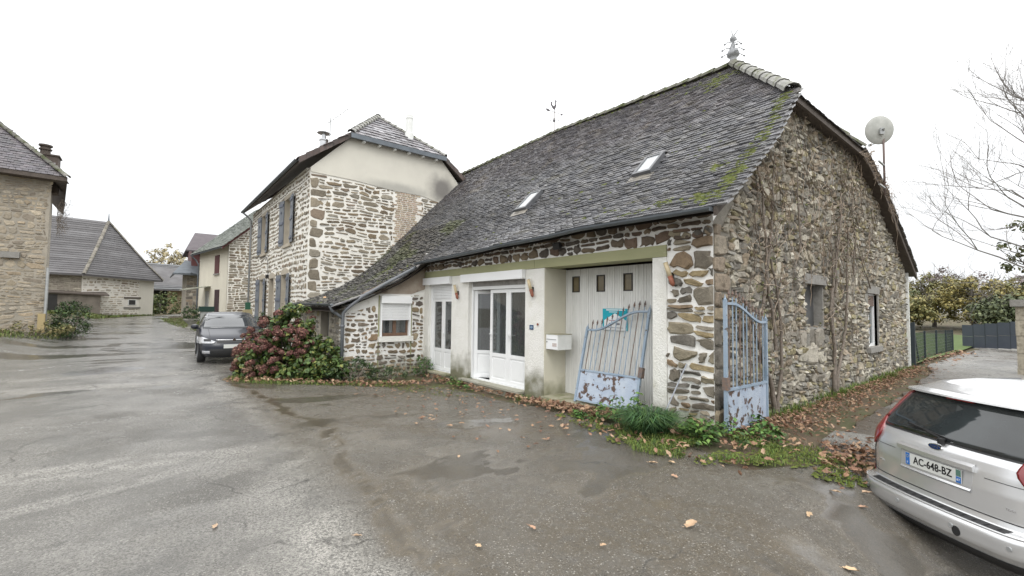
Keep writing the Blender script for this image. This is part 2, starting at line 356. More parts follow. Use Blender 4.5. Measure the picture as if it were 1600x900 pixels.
XL = [(-14,-30),(8,-22),(14,-13.5),(18,-10.8),(22,-10.2),(32,-10.4),(36,-10.1),(39,-9.4),(42,-8.4),(45,-7.0),(48,-5.7),(52,-4.6),(58,-3),(66,1)]
ys = nonuni([(-14, -3.4, .5), (-3.4, 9.5, .05), (9.5, 18, .12), (18, 66, .35)])
us = np.linspace(0, 1, 220)
xr = np.interp(ys, [a for a, _ in XR], [b for _, b in XR]) + .22*(fbm(ys*2.1, ys*0+3.3)-.5) + .08*(vnoise(ys*9, ys*0+1)-.5)
xl = np.interp(ys, [a for a, _ in XL], [b for _, b in XL]) + .35*(fbm(ys*1.1, ys*0+7.7)-.5)
uu = 1 - (1-us)**1.6
Xr = xl[:, None] + (xr-xl)[:, None]*uu[None]; Yr = np.repeat(ys[:, None], len(us), 1)
def road_wear(X, Y):
    n1 = fbm(X*.7+3, Y*.7); n2 = fbm(X*1.9, Y*1.9+5); n3 = fbm(X*6, Y*6, 3)
    # dirt gully running from the flower bed towards the viewer, with a fork
    wob = .30*(n2-.5)+.10*(n3-.5)
    gul = pdist(X+wob, Y+wob, [(-4.9,9.6),(-4.75,7.6),(-4.55,5.4),(-4.35,3.6),(-4.6,2.2),(-4.75,1.0),(-4.85,.1),(-4.8,-.5)])
    gul2 = pdist(X+wob, Y+wob, [(-4.35,4.3),(-3.9,2.7),(-3.6,1.4),(-3.2,.2),(-2.8,-.9)])
    D = 1.0*(1-sstep(gul, .05, .14+.16*n2))*sstep(n3, .22, .36)
    D = np.maximum(D, (.45+.35*n1)*sstep(X + .25*n2, -5.1, -4.6)*(1-sstep(Y, 10, 14)))
    D = np.maximum(D, .55*(1-sstep(gul2, .1, .55))*sstep(n2, .35, .6))
    D = np.maximum(D, .62*sstep(n1, .50, .66)*sstep(X, -5.2, -4.2)*(1-sstep(Y, 9, 12)))
    D = np.maximum(D, .8*(1-sstep(pdist(X, Y, [(-4.4,7.2),(-2.6,6.0),(-1.0,6.4)]), .2, .9))*sstep(n2, .35, .6))
    # pale worn chippings: bands across the road, strip along the gully
    fo = sstep(X, -5.4, -4.4)*(1-sstep(Y, 9, 12)); nb = fbm(X*1.1+40, Y*1.1+7, 5)
    D = np.maximum(D, fo*.85*sstep(nb, .52, .62)); D = np.maximum(D, fo*.6*sstep(fbm(X*2.6+5, Y*2.6, 4), .56, .66))
    P = .10 + (.45-.22*sstep(-X, 5.2, 6.2))*sstep(n2, .36, .60)*(1-.6*fo) + fo*.80*sstep(fbm(X*.9+21, Y*1.4+3, 5), .47, .58)
    P = np.maximum(P, .9*(1-sstep(np.abs(gul-.42), .08, .45))*sstep(n3, .3, .55))
    for a, b, wd, st in (((-11,4.3),(-5.1,3.15),.30,.70), ((-12,10.7),(-5.2,9.4),.42,.75), ((-9.5,1.9),(-5.6,3.0),.15,.5), ((-12,12.2),(-5.2,10.8),.3,.7)):
        d = pdist(X + .12*(n2-.5), Y + .35*(n1-.5), [a, b]); P = np.maximum(P, st*(1-sstep(d, wd*.55, wd*1.2))*sstep(n3, .2, .45))
    P = np.maximum(P, .75*sstep(n1, .52, .62)*sstep(X, -4.4, -3.4)*(1-sstep(Y, 1.5, 7)))
    P = P*(1-.85*sstep(D, .3, .8))
    # dark smooth damp areas in front of the doors
    dk = (1-sstep(pdist(X, Y, [(-.9,4.4),(-1.6,1.6),(-2.2,.2)]), .5, 1.3))*sstep(n2+n1, .7, .95)
    P = P*(1-.9*dk)
    dk2 = fo*sstep(fbm(X*.8+60, Y*1.5+30, 5), .56, .64); P = P*(1-.85*dk2)
    W = .80*dk2
    W = np.maximum(W, .95*sstep(fbm(X*.55+11, Y*1.3+2), .56, .61)*sstep(Y, 6.5, 10)*(1-sstep(X, -4.6, -3.8)))
    W = np.maximum(W, .55*sstep(fbm(X*.4+31, Y*.8+12), .56, .66)*(1-sstep(X, -5.6, -5.0)))
    W = np.maximum(W, .85*(1-sstep(gul, .03, .13+.12*n2))*sstep(n3, .28, .42)); W = np.maximum(W, .62*(1-sstep(gul2, .03, .2))*sstep(n3, .36, .5)); W = np.maximum(W, .50*(1-sstep(X, -5.9, -4.9))*(.5+.5*sstep(n1, .35, .55)))
    W = np.maximum(W, .75*(1-sstep(pdist(X+wob, Y, [(-2.9,-2.1),(-2.3,-1.95)]), .1, .42))*sstep(n2, .35, .55))
    W = np.maximum(W, .45*(1-sstep(pdist(X, Y, [(-2.5,3.2),(-2.3,1.9)]), .05, .6))*sstep(n3+n2, .8, 1.1))
    return np.stack([D, P, W], -1)
rel = lambda X, Y: .018*(fbm(X*.9, Y*.9)-.5)
wv = road_wear(Xr, Yr)
Zr = G(Xr, Yr) + rel(Xr, Yr) - .014*wv[..., 0]
edge = np.minimum(sstep(uu, 0, .02), 1)[None]*np.minimum(sstep(1-uu, 0, .012), 1)[None]
Zr = Zr - .05*(1-edge)
struct(sheet('road', Xr, Yr, Zr, roadM, wv))
# driveway along the gable
xs = nonuni([(.0, 6, .05), (6, 14, .1), (14, 40, .3)])
yn = np.interp(xs, [-1.3, -.6, .2, 2, 6, 12, 13.4, 24, 28, 40], [-1.9, -1.35, -1.15, -1.15, -1.05, -.75, -.45, -.35, -.5, -.5]) + .25*(fbm(xs*1.7, xs*0+4)-.5)
ysf = np.interp(xs, [-1.3, 0, 2, 6, 14, 40], [-2.3, -5.5, -9, -10, -8, -8])
vv = np.linspace(0, 1, 110)
Xd = np.repeat(xs[None], len(vv), 0); Yd = yn[None] + (ysf-yn)[None]*vv[:, None]**1.5; Xd = Xd + .65*np.clip(-Yd-.8, 0, 3)*(1-sstep(Xd, .8, 5))
n1 = fbm(Xd*.8, Yd*.8); n2 = fbm(Xd*2.5, Yd*2.5); n3 = fbm(Xd*6, Yd*6, 3)
strip = sstep(Xd, 1.0, 1.25)*0
Dd = .72*sstep(n2, .3, .55)*(1-sstep(Xd, 8, 11)) + .8*sstep(n2, .38, .6)*sstep(Xd, 16.5, 18.5) + .85*sstep(Yd, -2.4, -1.0)*sstep(n2, .25, .5)*(1-sstep(Xd, 11, 16)) + .5*sstep(n1, .5, .62)*(1-sstep(Xd, 9, 14))
band = (1-sstep(np.abs(Xd - .85 - .62*(-Yd-.8)+.15*(n1-.5)), .30, .44))
Pd = np.clip(.35 + .5*sstep(n2, .4, .6) + .6*sstep(Xd, 9, 15), 0, 1)
Pd = np.where(band > .3, .95*band, Pd); Dd = Dd*(1-band)
Wd = .6*sstep(fbm(Xd*.5+8, Yd*1.2), .54, .62)*sstep(Xd, 6, 9)
Zd = G(Xd, Yd) + rel(Xd, Yd) + .012 + .035*band
ed = np.minimum(sstep(vv, 0, .012)[:, None], sstep(xs, .0, .12)[None]); Zd = Zd - .05*(1-ed)
struct(sheet('driveway', Xd[::-1], Yd[::-1], Zd[::-1], driveM, np.stack([Dd, Pd, Wd], -1)[::-1]))
# ---------------------------------------------------------------- stone and tile builders
BR = [(.235,.19,.135),(.20,.165,.125),(.275,.235,.175),(.165,.14,.115),(.22,.20,.175),(.30,.25,.17),(.14,.125,.115),(.25,.185,.125),(.19,.18,.165)]
WARM = [(.40,.33,.235),(.35,.29,.215),(.31,.27,.215),(.27,.24,.20),(.46,.36,.21),(.36,.33,.28),(.24,.21,.17),(.41,.36,.28)]
GREYB = [(.36,.34,.30),(.30,.28,.25),(.25,.235,.21),(.43,.41,.36),(.32,.27,.215),(.27,.265,.25),(.20,.19,.175),(.37,.335,.275),(.49,.47,.42),(.32,.29,.19)]
SCALE0 = np.array([1, 1, 1.])
def cells(u0, u1, v0, v1, h, asp, split=.25, rng=R):
    out = []; v = v0
    while v < v1 - .3*h:
        hh = h*rng.uniform(.62, 1.45); hh = min(hh, v1-v)
        if v1-v-hh < .4*h: hh = v1-v
        u = u0
        while u < u1 - 1e-3:
            ww = h*asp*rng.uniform(.5, 1.65); ww = min(ww, u1-u)
            if u1-u-ww < .35*h: ww = u1-u
            if hh > .9*h and rng.random() < split:
                k = rng.uniform(.38, .62); out.append((u, u+ww, v, v+hh*k))
                if ww > 1.2*h and rng.random() < .5:
                    m = rng.uniform(.35, .65); out += [(u, u+ww*m, v+hh*k, v+hh), (u+ww*m, u+ww, v+hh*k, v+hh)]
                else: out.append((u, u+ww, v+hh*k, v+hh))
            else: out.append((u, u+ww, v, v+hh))
            u += ww
        v += hh
    return out
def clip_rect(r, holes):
    for (a, b, c, d) in holes:
        u0, u1, v0, v1 = r
        if u1 <= a or u0 >= b or v1 <= c or v0 >= d: continue
        cand = [(u0, min(u1, a), v0, v1), (max(u0, b), u1, v0, v1), (u0, u1, v0, min(v1, c)), (u0, u1, max(v0, d), v1)]
        cand = [q for q in cand if q[1]-q[0] > .03 and q[3]-q[2] > .03]
        if not cand: return None
        r = max(cand, key=lambda q: (q[1]-q[0])*(q[3]-q[2]))
    return r
def inpoly(p, poly):
    c = False; n = len(poly)
    for i in range(n):
        (x0, y0), (x1, y1) = poly[i], poly[i-1]
        if (y0 > p[1]) != (y1 > p[1]) and p[0] < (x1-x0)*(p[1]-y0)/(y1-y0)+x0: c = not c
    return c
def hclip(poly, outline):
    """clip polygon to a convex counter-clockwise outline"""
    for i in range(len(outline)):
        a, b = outline[i], outline[(i+1) % len(outline)]
        def sd_(p): return (b[0]-a[0])*(p[1]-a[1])-(b[1]-a[1])*(p[0]-a[0])
        o = []
        for j in range(len(poly)):
            p, q = poly[j], poly[(j+1) % len(poly)]; sp_, sq = sd_(p), sd_(q)
            if sp_ >= 0: o.append(p)
            if (sp_ >= 0) != (sq >= 0):
                t = sp_/(sp_-sq); o.append((p[0]+(q[0]-p[0])*t, p[1]+(q[1]-p[1])*t))
        poly = o
        if len(poly) < 3: return None
    return poly
def stone_poly(r, gap, rng, warp, jit=.08, rnd=.22, seed=0., fine=False):
    u0, u1, v0, v1 = r; w_, h_ = u1-u0-gap, v1-v0-gap
    if w_ < .02 or h_ < .015: return None
    cu, cv = (u0+u1)/2, (v0+v1)/2; m = min(w_, h_)
    P = []
    for sx_, sy_ in ((-1,-1),(1,-1),(1,1),(-1,1)):
        a = rng.uniform(.4, 1.7)*rnd*m; b = rng.uniform(.4, 1.7)*rnd*m*(1 if w_ < 1.8*h_ else 1.5)
        c = (cu+sx_*w_/2, cv+sy_*h_/2)
        pa = (c[0]-sx_*b, c[1]); pb = (c[0], c[1]-sy_*a)
        P += [pb, pa] if (sx_, sy_) in ((-1,-1),(1,1)) else [pa, pb]
    if fine and m > .05:
        Q = []
        for i_ in range(len(P)):
            a_, b_ = P[i_], P[(i_+1) % len(P)]; Q.append(a_); l_ = math.hypot(a_[0]-b_[0], a_[1]-b_[1])
            if l_ > .42*max(w_, h_) or (l_ > .09 and l_ > .3*max(w_, h_)): t_ = rng.uniform(.35, .65); s__ = rng.uniform(-.12, .10)*m; Q.append((a_[0]+(b_[0]-a_[0])*t_+(b_[1]-a_[1])/l_*s__, a_[1]+(b_[1]-a_[1])*t_-(b_[0]-a_[0])/l_*s__))
        P = Q
    elif w_ > 2*h_:
        P.insert(2, ((P[1][0]+P[2][0])/2, P[1][1]))
    P = [(x+rng.uniform(-jit, jit)*m, y+rng.uniform(-jit, jit)*m) for x, y in P]
    if warp:
        s, a = warp; q = np.array(P)
        du = a*(fbm(q[:, 0]*s+seed, q[:, 1]*s, 2)-.5)*2; dv = a*(fbm(q[:, 0]*s*.6+50+seed, q[:, 1]*s+20, 2)-.5)*2
        P = list(zip(q[:, 0]+du, q[:, 1]+dv))
    return P
CAMV = np.array(CAMP)
def stonework(parent, rects, frame, pal, mt, gap=.03, depth=(.012, .03), warp=(1.2, .05), rnd=.22, jit=.08, name='stone', holes=(), outline=None, maxn=300, minpx=9.0, stuffname='small_stone', tilt=.5, tintvar=.18, keep=None, seed=0., fine=False):
    """frame = (origin, u axis, outward normal); v axis is up."""
    O_, U_, N_ = [np.array(a, float) for a in frame]; Vv = np.array([0, 0, 1.])
    S = []
    for r in rects:
        r = clip_rect(r, holes)
        if r is None: continue
        P = stone_poly(r, gap, R, warp, jit, rnd, seed, fine)
        if not P: continue
        if outline is not None:
            P = hclip(P, outline)
            if not P or len(P) < 4: continue
        P = np.array(P); c = P.mean(0)
        if keep and not keep(c): continue
        n = len(P); d = R.uniform(*depth); sz = P.max(0)-P.min(0)
        if min(sz) < .015: continue
        ta, tb = R.uniform(-tilt, tilt)*d, R.uniform(-tilt, tilt)*d
        rel_ = (P-c)/(sz/2+1e-6)
        fr_d = d*(1+0*rel_[:, 0]) + ta*rel_[:, 0] + tb*rel_[:, 1] + np.array([R.uniform(-.12, .12)*d for _ in range(n)])
        inner = c+(P-c)*R.uniform(.74, .88)
        mid = fr_d*.45
        w3 = lambda q, k: O_ + np.outer(q[:, 0], U_) + np.outer(q[:, 1], Vv) + np.outer(k, N_)
        V = np.concatenate([w3(P, np.full(n, -.012)), w3(P, mid), w3(inner, fr_d)])
        F = []
        for i in range(n):
            j = (i+1) % n; F += [(i, j, j+n, i+n), (i+n, j+n, j+2*n, i+2*n)]
        F.append(tuple(range(2*n, 3*n)))
        ctr = V.mean(0); dist = np.linalg.norm(ctr-CAMV); px = max(abs(sz[0]*np.dot(np.cross(U_, (ctr-CAMV)/dist), Vv)), 0)*693/dist
        col = np.array(R.choice(pal))*(1+R.uniform(-tintvar, tintvar))
        S.append((px*max(sz[1]*693/dist, 1), px, V, F, col))
    # make windings face outward
    flip = np.dot(np.cross(U_, Vv), N_) < 0
    if flip:
        S = [(a, b, V, [f[::-1] for f in F], c) for a, b, V, F, c in S]
    S.sort(key=lambda q: -q[0]); mb = MB()
    for i, (a, px, V, F, col) in enumerate(S):
        if i < maxn and px >= minpx:
            np_obj(name, V, F, mt, parent, tint=np.tile(col, (len(F), 1)))
        else:
            mb.t = tuple(col); mb.add(V, F)
    if mb.V: mb.build(stuffname, mt, parent, kind='stuff')
    return len(S)
def tiles(parent, A, Uax, Vax, nrm, rows, ucount, gauge, width, length, thick, mt, name='roof_tile', stuffname='roof_tiling', poly=None, fn=None, maxn=300, minpx=9., pal=((.11,.105,.115),), var=.3, mess=1.0, lift=.014, tone=None, skip=None):
    """rows of tiles; position = A + u*Uax + v*Vax unless fn(u, v) -> (point, vdir, normal)."""
    A, Uax = np.array(A, float), np.array(Uax, float)
    S = []
    for r in range(rows):
        off = (r % 2)*.5*width + R.uniform(-.06, .06)*width
        for k in range(-1, ucount+1):
            u = k*width+off; v = r*gauge
            if poly is not None and not inpoly((u+width/2, v+gauge*.5), poly): continue
            if skip and skip(u+width/2, v): continue
            if fn: p, vd, nm = fn(u+width/2, v)
            else: p = A+Uax*(u+width/2)+np.array(Vax)*v; vd = np.array(Vax, float); nm = np.array(nrm, float)
            j = mess
            p = p + nm*(R.uniform(0, .006)*j) + vd*(R.uniform(-.008, .008)*j)
            rotz = R.gauss(0, .02)*j; ud = Uax*math.cos(rotz)+vd*math.sin(rotz); vv_ = vd*math.cos(rotz)-Uax*math.sin(rotz)
            L_ = length*R.uniform(.97, 1.03); W_ = width*R.uniform(.93, .985)/2
            lf = lift*R.uniform(.8, 1.5); tw = R.uniform(-.004, .004)*j
            a0 = p-ud*W_+nm*(lf+tw); a1 = p+ud*W_+nm*(lf-tw); b1 = p+ud*W_+vv_*L_+nm*.002; b0 = p-ud*W_+vv_*L_+nm*.002
            dn = nm*thick
            V = [a0, a1, b1, b0, a0-dn, a1-dn, b1-dn, b0-dn]
            F = [(0, 1, 2, 3), (4, 5, 1, 0), (5, 6, 2, 1), (7, 4, 0, 3)]
            col = np.array(R.choice(pal))*(1+R.uniform(-var, var))
            if tone is not None: col = col*np.array(tone(u+width/2, v))
            dist = np.linalg.norm(p-CAMV); S.append((dist, V, F, col, 2*W_*693/dist))
    S.sort(key=lambda q: q[0]); mb = MB()
    for i, (d, V, F, col, px) in enumerate(S):
        if i < maxn and px > minpx: np_obj(name, V, F, mt, parent, tint=np.tile(col, (4, 1)))
        else: mb.t = tuple(col); mb.add(V, F)
    if mb.V: mb.build(stuffname, mt, parent, kind='stuff')
# ================================================================ main stone house
house = root('stone_house', 'long low stone farmhouse under a huge dark tiled roof, with white doors and garage bay', 'house', (0, 0, -.1))
WT = 2.73
# structural walls (mortar faces), pieces butted
mb = MB(); mb.box(0, .45, .004, .76, -.5, WT)                                    # corner pier, stone part
mb.box(0, .42, .004, 8.86, WT+.0, 3.30)                                           # band over the beam
mb.build('front_wall', mortarW, house)
mb = MB(); 
for a_ in ((.62, .765, 1.02), (.40, 6.47, 7.30), (.40, 8.60, 8.855)): MB().box(-.012, a_[0], a_[1], a_[2], -.5, 2.535).build('render_pier', plasterW, house)
mb = MB(); mb.box(-.012, .70, 3.62, 4.22, -.5, 2.535); mb.build('render_pier', plasterW, house)
mb = MB(); mb.box(.0, .64, 3.606, 3.6195, -.5, 2.533); mb.build('render_return', revealM, house)
for a, b in ((.762, 3.905), (3.915, 6.93), (6.94, 8.855)):
    MB().box(-.028, .40, a, b, 2.538, WT-.003).build('lintel_beam', beamM, house)
# stones of the front corner pier, hand-proportioned rows, then the band above the beam
rc = [r for r in cells(-.10, .76, -.12, 2.95, .175, 1.75, .45) if not (r[0] > .40 and R.random() < .14)]
v = 9; rows_ = [.20,.26,.10,.14,.17,.12,.24,.17,.20,.16,.24,.12,.22,.18,.20,.12]
for k, hh in enumerate(rows_):
    if v > 2.9: break
    if hh > .21: rc += [(.0, .42+R.uniform(-.06,.08), v, v+hh), (.50, .74, v+.02, v+hh-.02)]
    elif k % 3 == 0: rc += [(.02, .30, v, v+hh), (.33, .55, v+.01, v+hh*.55), (.36, .53, v+hh*.6, v+hh), (.60, .76, v, v+hh*.8)]
    elif k % 3 == 1: rc += [(.0, .22, v, v+hh), (.24, .66, v+.01, v+hh)]
    else: rc += [(.05, .55, v, v+hh), (.60, .75, v, v+hh)]
    v += hh+.012
stonework(house, rc, ((0,0,0), (0,1,0), (-1,0,0)), [(.27,.245,.19),(.21,.195,.165),(.31,.28,.225),(.14,.135,.125),(.25,.19,.13),(.32,.265,.165),(.18,.165,.14)], stoneM, outline=[(.008,-.3),(.755,-.3),(.755,3.0),(.008,3.0)], gap=.036, depth=(.025,.06), warp=(4.5,.08), jit=.16, rnd=.30, maxn=60, minpx=6, seed=3, fine=True)
rc = cells(.0, 8.85, WT+.015, 3.20, .15, 1.5, .30)
stonework(house, rc, ((0,0,0), (0,1,0), (-1,0,0)), [(.13,.105,.085),(.17,.14,.11),(.11,.10,.09),(.20,.165,.12),(.15,.11,.085)], stoneM, gap=.032, depth=(.025,.055), warp=(2.5,.06), jit=.15, rnd=.3, maxn=130, minpx=7, seed=9, fine=True)
# gable wall: earth mortar sheet with two deep window openings
GL = 13.1
prof = [(0, 3.0), (1.42, 4.30), (2.62, 5.70), (7.18, 5.70), (9.3, 5.02), (GL, 3.12)]
H1 = (3.70, 4.86, 1.36, 2.24); H2 = (8.35, 9.40, .74, 2.18)
mb = MB()
def wallpiece(mb, x0, x1, z0, ztop, y0=0.0, y1=.45):
    """vertical strip with sloping top given by function ztop"""
    n = max(1, int((x1-x0)/.6)); xs_ = np.linspace(x0, x1, n+1)
    for a, b in zip(xs_[:-1], xs_[1:]):
        mb.prism([(a,y0,z0),(b,y0,z0),(b,y0,ztop(b)),(a,y0,ztop(a))], (0, y1-y0, 0))
zt = lambda x: float(np.interp(x, [p[0] for p in prof], [p[1] for p in prof]))
XS = [.004, 1.42, 2.62, H1[0]]
for a, b in zip(XS[:-1], XS[1:]): wallpiece(mb, a, b, -.6, zt)
wallpiece(mb, H1[0], H1[1], -.6, lambda x: H1[2]); wallpiece(mb, H1[0], H1[1], H1[3], zt)
for a, b in ((H1[1], 7.18), (7.18, H2[0])): wallpiece(mb, a, b, -.6, zt)
wallpiece(mb, H2[0], H2[1], -.6, lambda x: H2[2]); wallpiece(mb, H2[0], 9.3, H2[3], zt); wallpiece(mb, 9.3, H2[1], H2[3], zt)
wallpiece(mb, H2[1], GL, -.6, zt)
mb.build('gable_wall', mortarG, house)
mb = MB(); mb.box(GL-.45, GL, .45, 15.9, -.6, 3.1); mb.box(.45, GL-.45, 15.5, 15.9, -.6, 6); mb.build('rear_wall', mortarG, house)
out_g = [(.0, -.45), (GL, -.45)] + prof[::-1]
# big squared quoins at the front corner, then rubble
q = []; v = -.12; k = 0
while v < 2.95:
    hh = R.uniform(.20, .38); w_ = R.uniform(.30, .52) if k % 2 else R.uniform(.18, .34); q.append((0, w_, v, min(v+hh, 3.0))); v += hh; k += 1
stonework(house, q, ((0,0,0), (1,0,0), (0,-1,0)), [(.27,.24,.20),(.24,.20,.16),(.31,.26,.19),(.20,.185,.165)], gableM, gap=.018, depth=(.03,.05), warp=(3,.03), jit=.07, rnd=.16, name='quoin_stone', maxn=40, minpx=6)
qh = [(a, b, c, d) for a, b, c, d in q]
rc = cells(0, 3.3, -.45, 4.7, .135, 1.45, .45) + cells(3.3, GL, -.45, 6.0, .150, 1.35, .5)
rc += cells(1.6, 3.3, 4.7, 6.0, .13, 1.3, .5)
big = [(3.55, 4.4, .62, .98), (4.42, 5.0, .60, .86), (3.3, 3.66, .95, 1.30), (3.75, 4.25, 1.0, 1.34), (4.28, 4.85, .92, 1.34)]
holes = [H1, H2, (H1[0]-.1, H1[1]+.12, H1[3], H1[3]+.22), (H2[0]-.1, H2[1]+.15, H2[3], H2[3]+.26), (H2[0]-.12, H2[1]+.12, H2[2]-.16, H2[2])] + big + qh
stonework(house, rc, ((0,0,0), (1,0,0), (0,-1,0)), GREYB, gableM, gap=.014, depth=(.02,.055), warp=(1.6,.13), jit=.17, rnd=.30, name='rubble_stone', stuffname='rubble_fill', outline=out_g, holes=holes, maxn=290, minpx=7, tilt=.9, tintvar=.28, seed=21)
stonework(house, big, ((0,0,0), (1,0,0), (0,-1,0)), GREYB[:4], gableM, gap=.03, depth=(.02,.05), warp=(1.6,.05), name='rubble_stone', maxn=10, minpx=6)
# small chinking chips between the larger stones
rc = [r for r in cells(0, GL, -.4, 6.0, .075, 1.6, .1) if R.random() < .33]
stonework(house, rc, ((0,-.008,0), (1,0,0), (0,-1,0)), GREYB, gableM, gap=.015, depth=(.015,.03), warp=(1.6,.13), jit=.2, rnd=.3, stuffname='chinking_stone', outline=out_g, holes=[H1, H2]+qh, maxn=0, tintvar=.3, seed=21)
# gable windows
def gwin(H, deep):
    mb = MB(); mb.box(H[0]-.09, H[1]+.11, -.05, .40, H[3]+.002, H[3]+.20); mb.build('window_lintel', graniteM, house)
gwin(H1, 1)
MB().box(H1[0]+.002, H1[0]+.05, .0, .30, H1[2], H1[3]).build('window_reveal', revealM, house); MB().box(H1[1]-.05, H1[1]-.002, .0, .30, H1[2], H1[3]).build('window_reveal', graniteM, house)
MB().box(H1[0]+.05, H1[1]-.05, .17, .21, H1[2]+.002, H1[3]).build('window_board', mat('dusty grey board', (.10,.103,.105), (.05,.05,.05), 2, .4), house)
MB().box(H1[0]-.03, H1[1]+.05, -.03, .3, H1[2]-.05, H1[2]-.002).build('window_sill', graniteM, house)
gwin(H2, 0)
wf = MB(); a, b, c, d = H2
wf.box(a, a+.07, .06, .16, c, d); wf.box(b-.07, b, .06, .16, c, d); wf.box(a+.07, b-.07, .06, .16, c, c+.07); wf.box(a+.07, b-.07, .06, .16, d-.05, d); wf.box((a+b)/2-.03, (a+b)/2+.03, .07, .15, c+.07, d-.33)
w2_ = wf.build('window_frame', whitePVC, house)
MB().box(a+.07, b-.07, .10, .11, c+.07, d-.33).build('window_pane', paneM, w2_)
sl = MB()
for k in range(7): sl.box(a+.07, b-.07, .05, .08, d-.33+k*.042, d-.296+k*.042)
sl.build('roller_blind', mat('brown roller slats', (.20,.14,.11), (.16,.11,.09), 6, .6), w2_)
MB().box(a+.08, b-.08, .24, .26, c, d-.3).build('curtain', blindM, w2_)
MB().box(a-.10, a-.0, -.03, .10, c, d).build('window_surround', graniteM, house); MB().box(b+.0, b+.12, -.03, .10, c, d).build('window_surround', graniteM, house)
MB().box(a-.12, b+.14, -.10, .12, c-.14, c-.003).build('window_sill', graniteM, house)
# --- white glazed doors
def leaf(x, y0, y1, z0, z1, zp, hside=0, parent=house, ang=0, name='door_leaf'):
    """door leaf in a plane X=x, from y0 (right) to y1 (left), glazed above zp. ang opens it inward about y1."""
    pts = MB(); t = .055; s = .085
    def tr(V):
        if not ang: return V
        c_, s_ = math.cos(ang), math.sin(ang)
        return [(x+(vx-x)*c_ + (y1-vy)*s_, y1-((y1-vy)*c_ - (vx-x)*s_), vz) for vx, vy, vz in V]
    def bx(m_, *a):
        n0 = len(m_.V); m_.box(*a); m_.V[n0:] = tr(m_.V[n0:])
    bx(pts, x, x+t, y0, y0+s, z0, z1); bx(pts, x, x+t, y1-s, y1, z0, z1); bx(pts, x, x+t, y0+s, y1-s, z1-s, z1); bx(pts, x, x+t, y0+s, y1-s, zp, zp+s); bx(pts, x, x+t, y0+s, y1-s, z0, z0+s)
    o = pts.build(name, whitePVC, parent)
    g_ = MB(); bx(g_, x+.022, x+.03, y0+s, y1-s, zp+s, z1-s); g_.build('glass_pane', paneM, o)
    p_ = MB(); bx(p_, x+.018, x+.04, y0+s, y1-s, z0+s, zp); bx(p_, x+.008, x+.018, y0+s+.05, y1-s-.05, z0+s+.05, zp-.05); p_.build('door_panel', whitePVC, o)
    if hside:
        hy = y0+s*.5 if hside < 0 else y1-s*.5
        h_ = MB(); zc = (z0+z1)*.5+.0; bx(h_, x-.02, x, hy-.015, hy+.015, zc-.10, zc+.10); bx(h_, x-.05, x-.035, hy-(.0 if hside<0 else .11), hy+(.11 if hside<0 else .0), zc+.02, zc+.045); bx(h_, x-.05, x-.0, hy-.012, hy+.012, zc+.02, zc+.045)
        h_.build('door_handle', whitePVC, o)
    return o
ZD0, ZD1 = -.11, 2.13
fr = MB(); x = .11
fr.box(x-.02, x+.10, 6.40, 6.47, ZD0-.03, 2.32); fr.box(x-.02, x+.10, 4.222, 4.29, ZD0-.03, 2.32); fr.box(x-.02, x+.10, 4.29, 6.40, ZD1+.01, 2.22); fr.box(x+.005, x+.10, 4.29, 6.40, 2.22, 2.31); fr.box(x-.02, x+.10, 4.29, 6.40, ZD0-.06, ZD0-.005)
fr.build('door_frame', whitePVC, house)
leaf(.13, 4.30, 4.985, ZD0, ZD1, .50, 1)
leaf(.13, 4.99, 5.70, ZD0, ZD1, .50, 1)
leaf(.135, 5.71, 6.39, ZD0, ZD1, .50, 0, ang=math.radians(38))
MB().box(-.115, .06, 4.225, 6.72, 2.335, 2.536).build('roller_box', whitePVC, house)
sl = MB(); sl.box(.07, .10, 4.29, 6.40, 2.222, 2.34); sl.build('roller_slats', mat('dark roller gap', (.20,.19,.18), (.30,.29,.27), 6, .6), house)
# dark room with a navy curtain
rm = MB(); rm.box(.42, 3.4, 4.1, 7.9, -.32, -.28); rm.box(3.4, 3.44, 4.1, 8.6, -.3, 2.6); rm.box(.72, 3.4, 4.06, 4.10, -.3, 2.6); rm.box(.42, 3.4, 8.7, 8.74, -.3, 2.6); rm.box(.42, 3.4, 4.1, 8.7, 2.56, 2.60); rm.build('room_shell', roomM, house)
cu = MB(); cu.grid(lambda u, v: (.62+.05*math.sin(u*26), 5.15+u*1.25, v), np.linspace(0, 1, 60), [-.2, 2.1]); cu.build('curtain', curtainM, house, smooth=True)
cu = MB(); cu.grid(lambda u, v: (.50+.03*math.sin(u*24), 7.50+u*.5, v), np.linspace(0, 1, 40), [-.1, 2.1]); cu.build('curtain', blindM, house, smooth=True)
# door to the left of it
fr = MB(); fr.box(.07, .19, 8.53, 8.60, ZD0-.06, 2.33); fr.box(.07, .19, 7.302, 7.37, ZD0-.06, 2.33); fr.box(.07, .19, 7.37, 8.53, ZD0-.08, ZD0-.012); fr.build('door_frame', whitePVC, house)
leaf(.11, 7.375, 7.93, ZD0, 1.93, .42, 1)
leaf(.11, 7.935, 8.525, ZD0, 1.93, .42, 0)
sl = MB()
for k in range(9): sl.box(.085+.006*(k%2), .12, 7.37, 8.53, 1.93+k*.046, 1.93+k*.046+.040)
sl.build('roller_slats', shutterM, house)
MB().box(-.09, .06, 7.304, 8.845, 2.335, 2.536).build('roller_box', whitePVC, house)
for a, b in ((4.235, 6.66), (7.32, 8.5)):
    mb = MB(); mb.box(-.17, .12, a, b, -.155-.03, -.14+.0); mb.build('door_sill', concreteM if a > 7 else mortarW, house)
    mb = MB(); mb.box(-.12, .10, a+.03, b-.03, -.45, -.187); mb.build('door_step', mortarW, house)
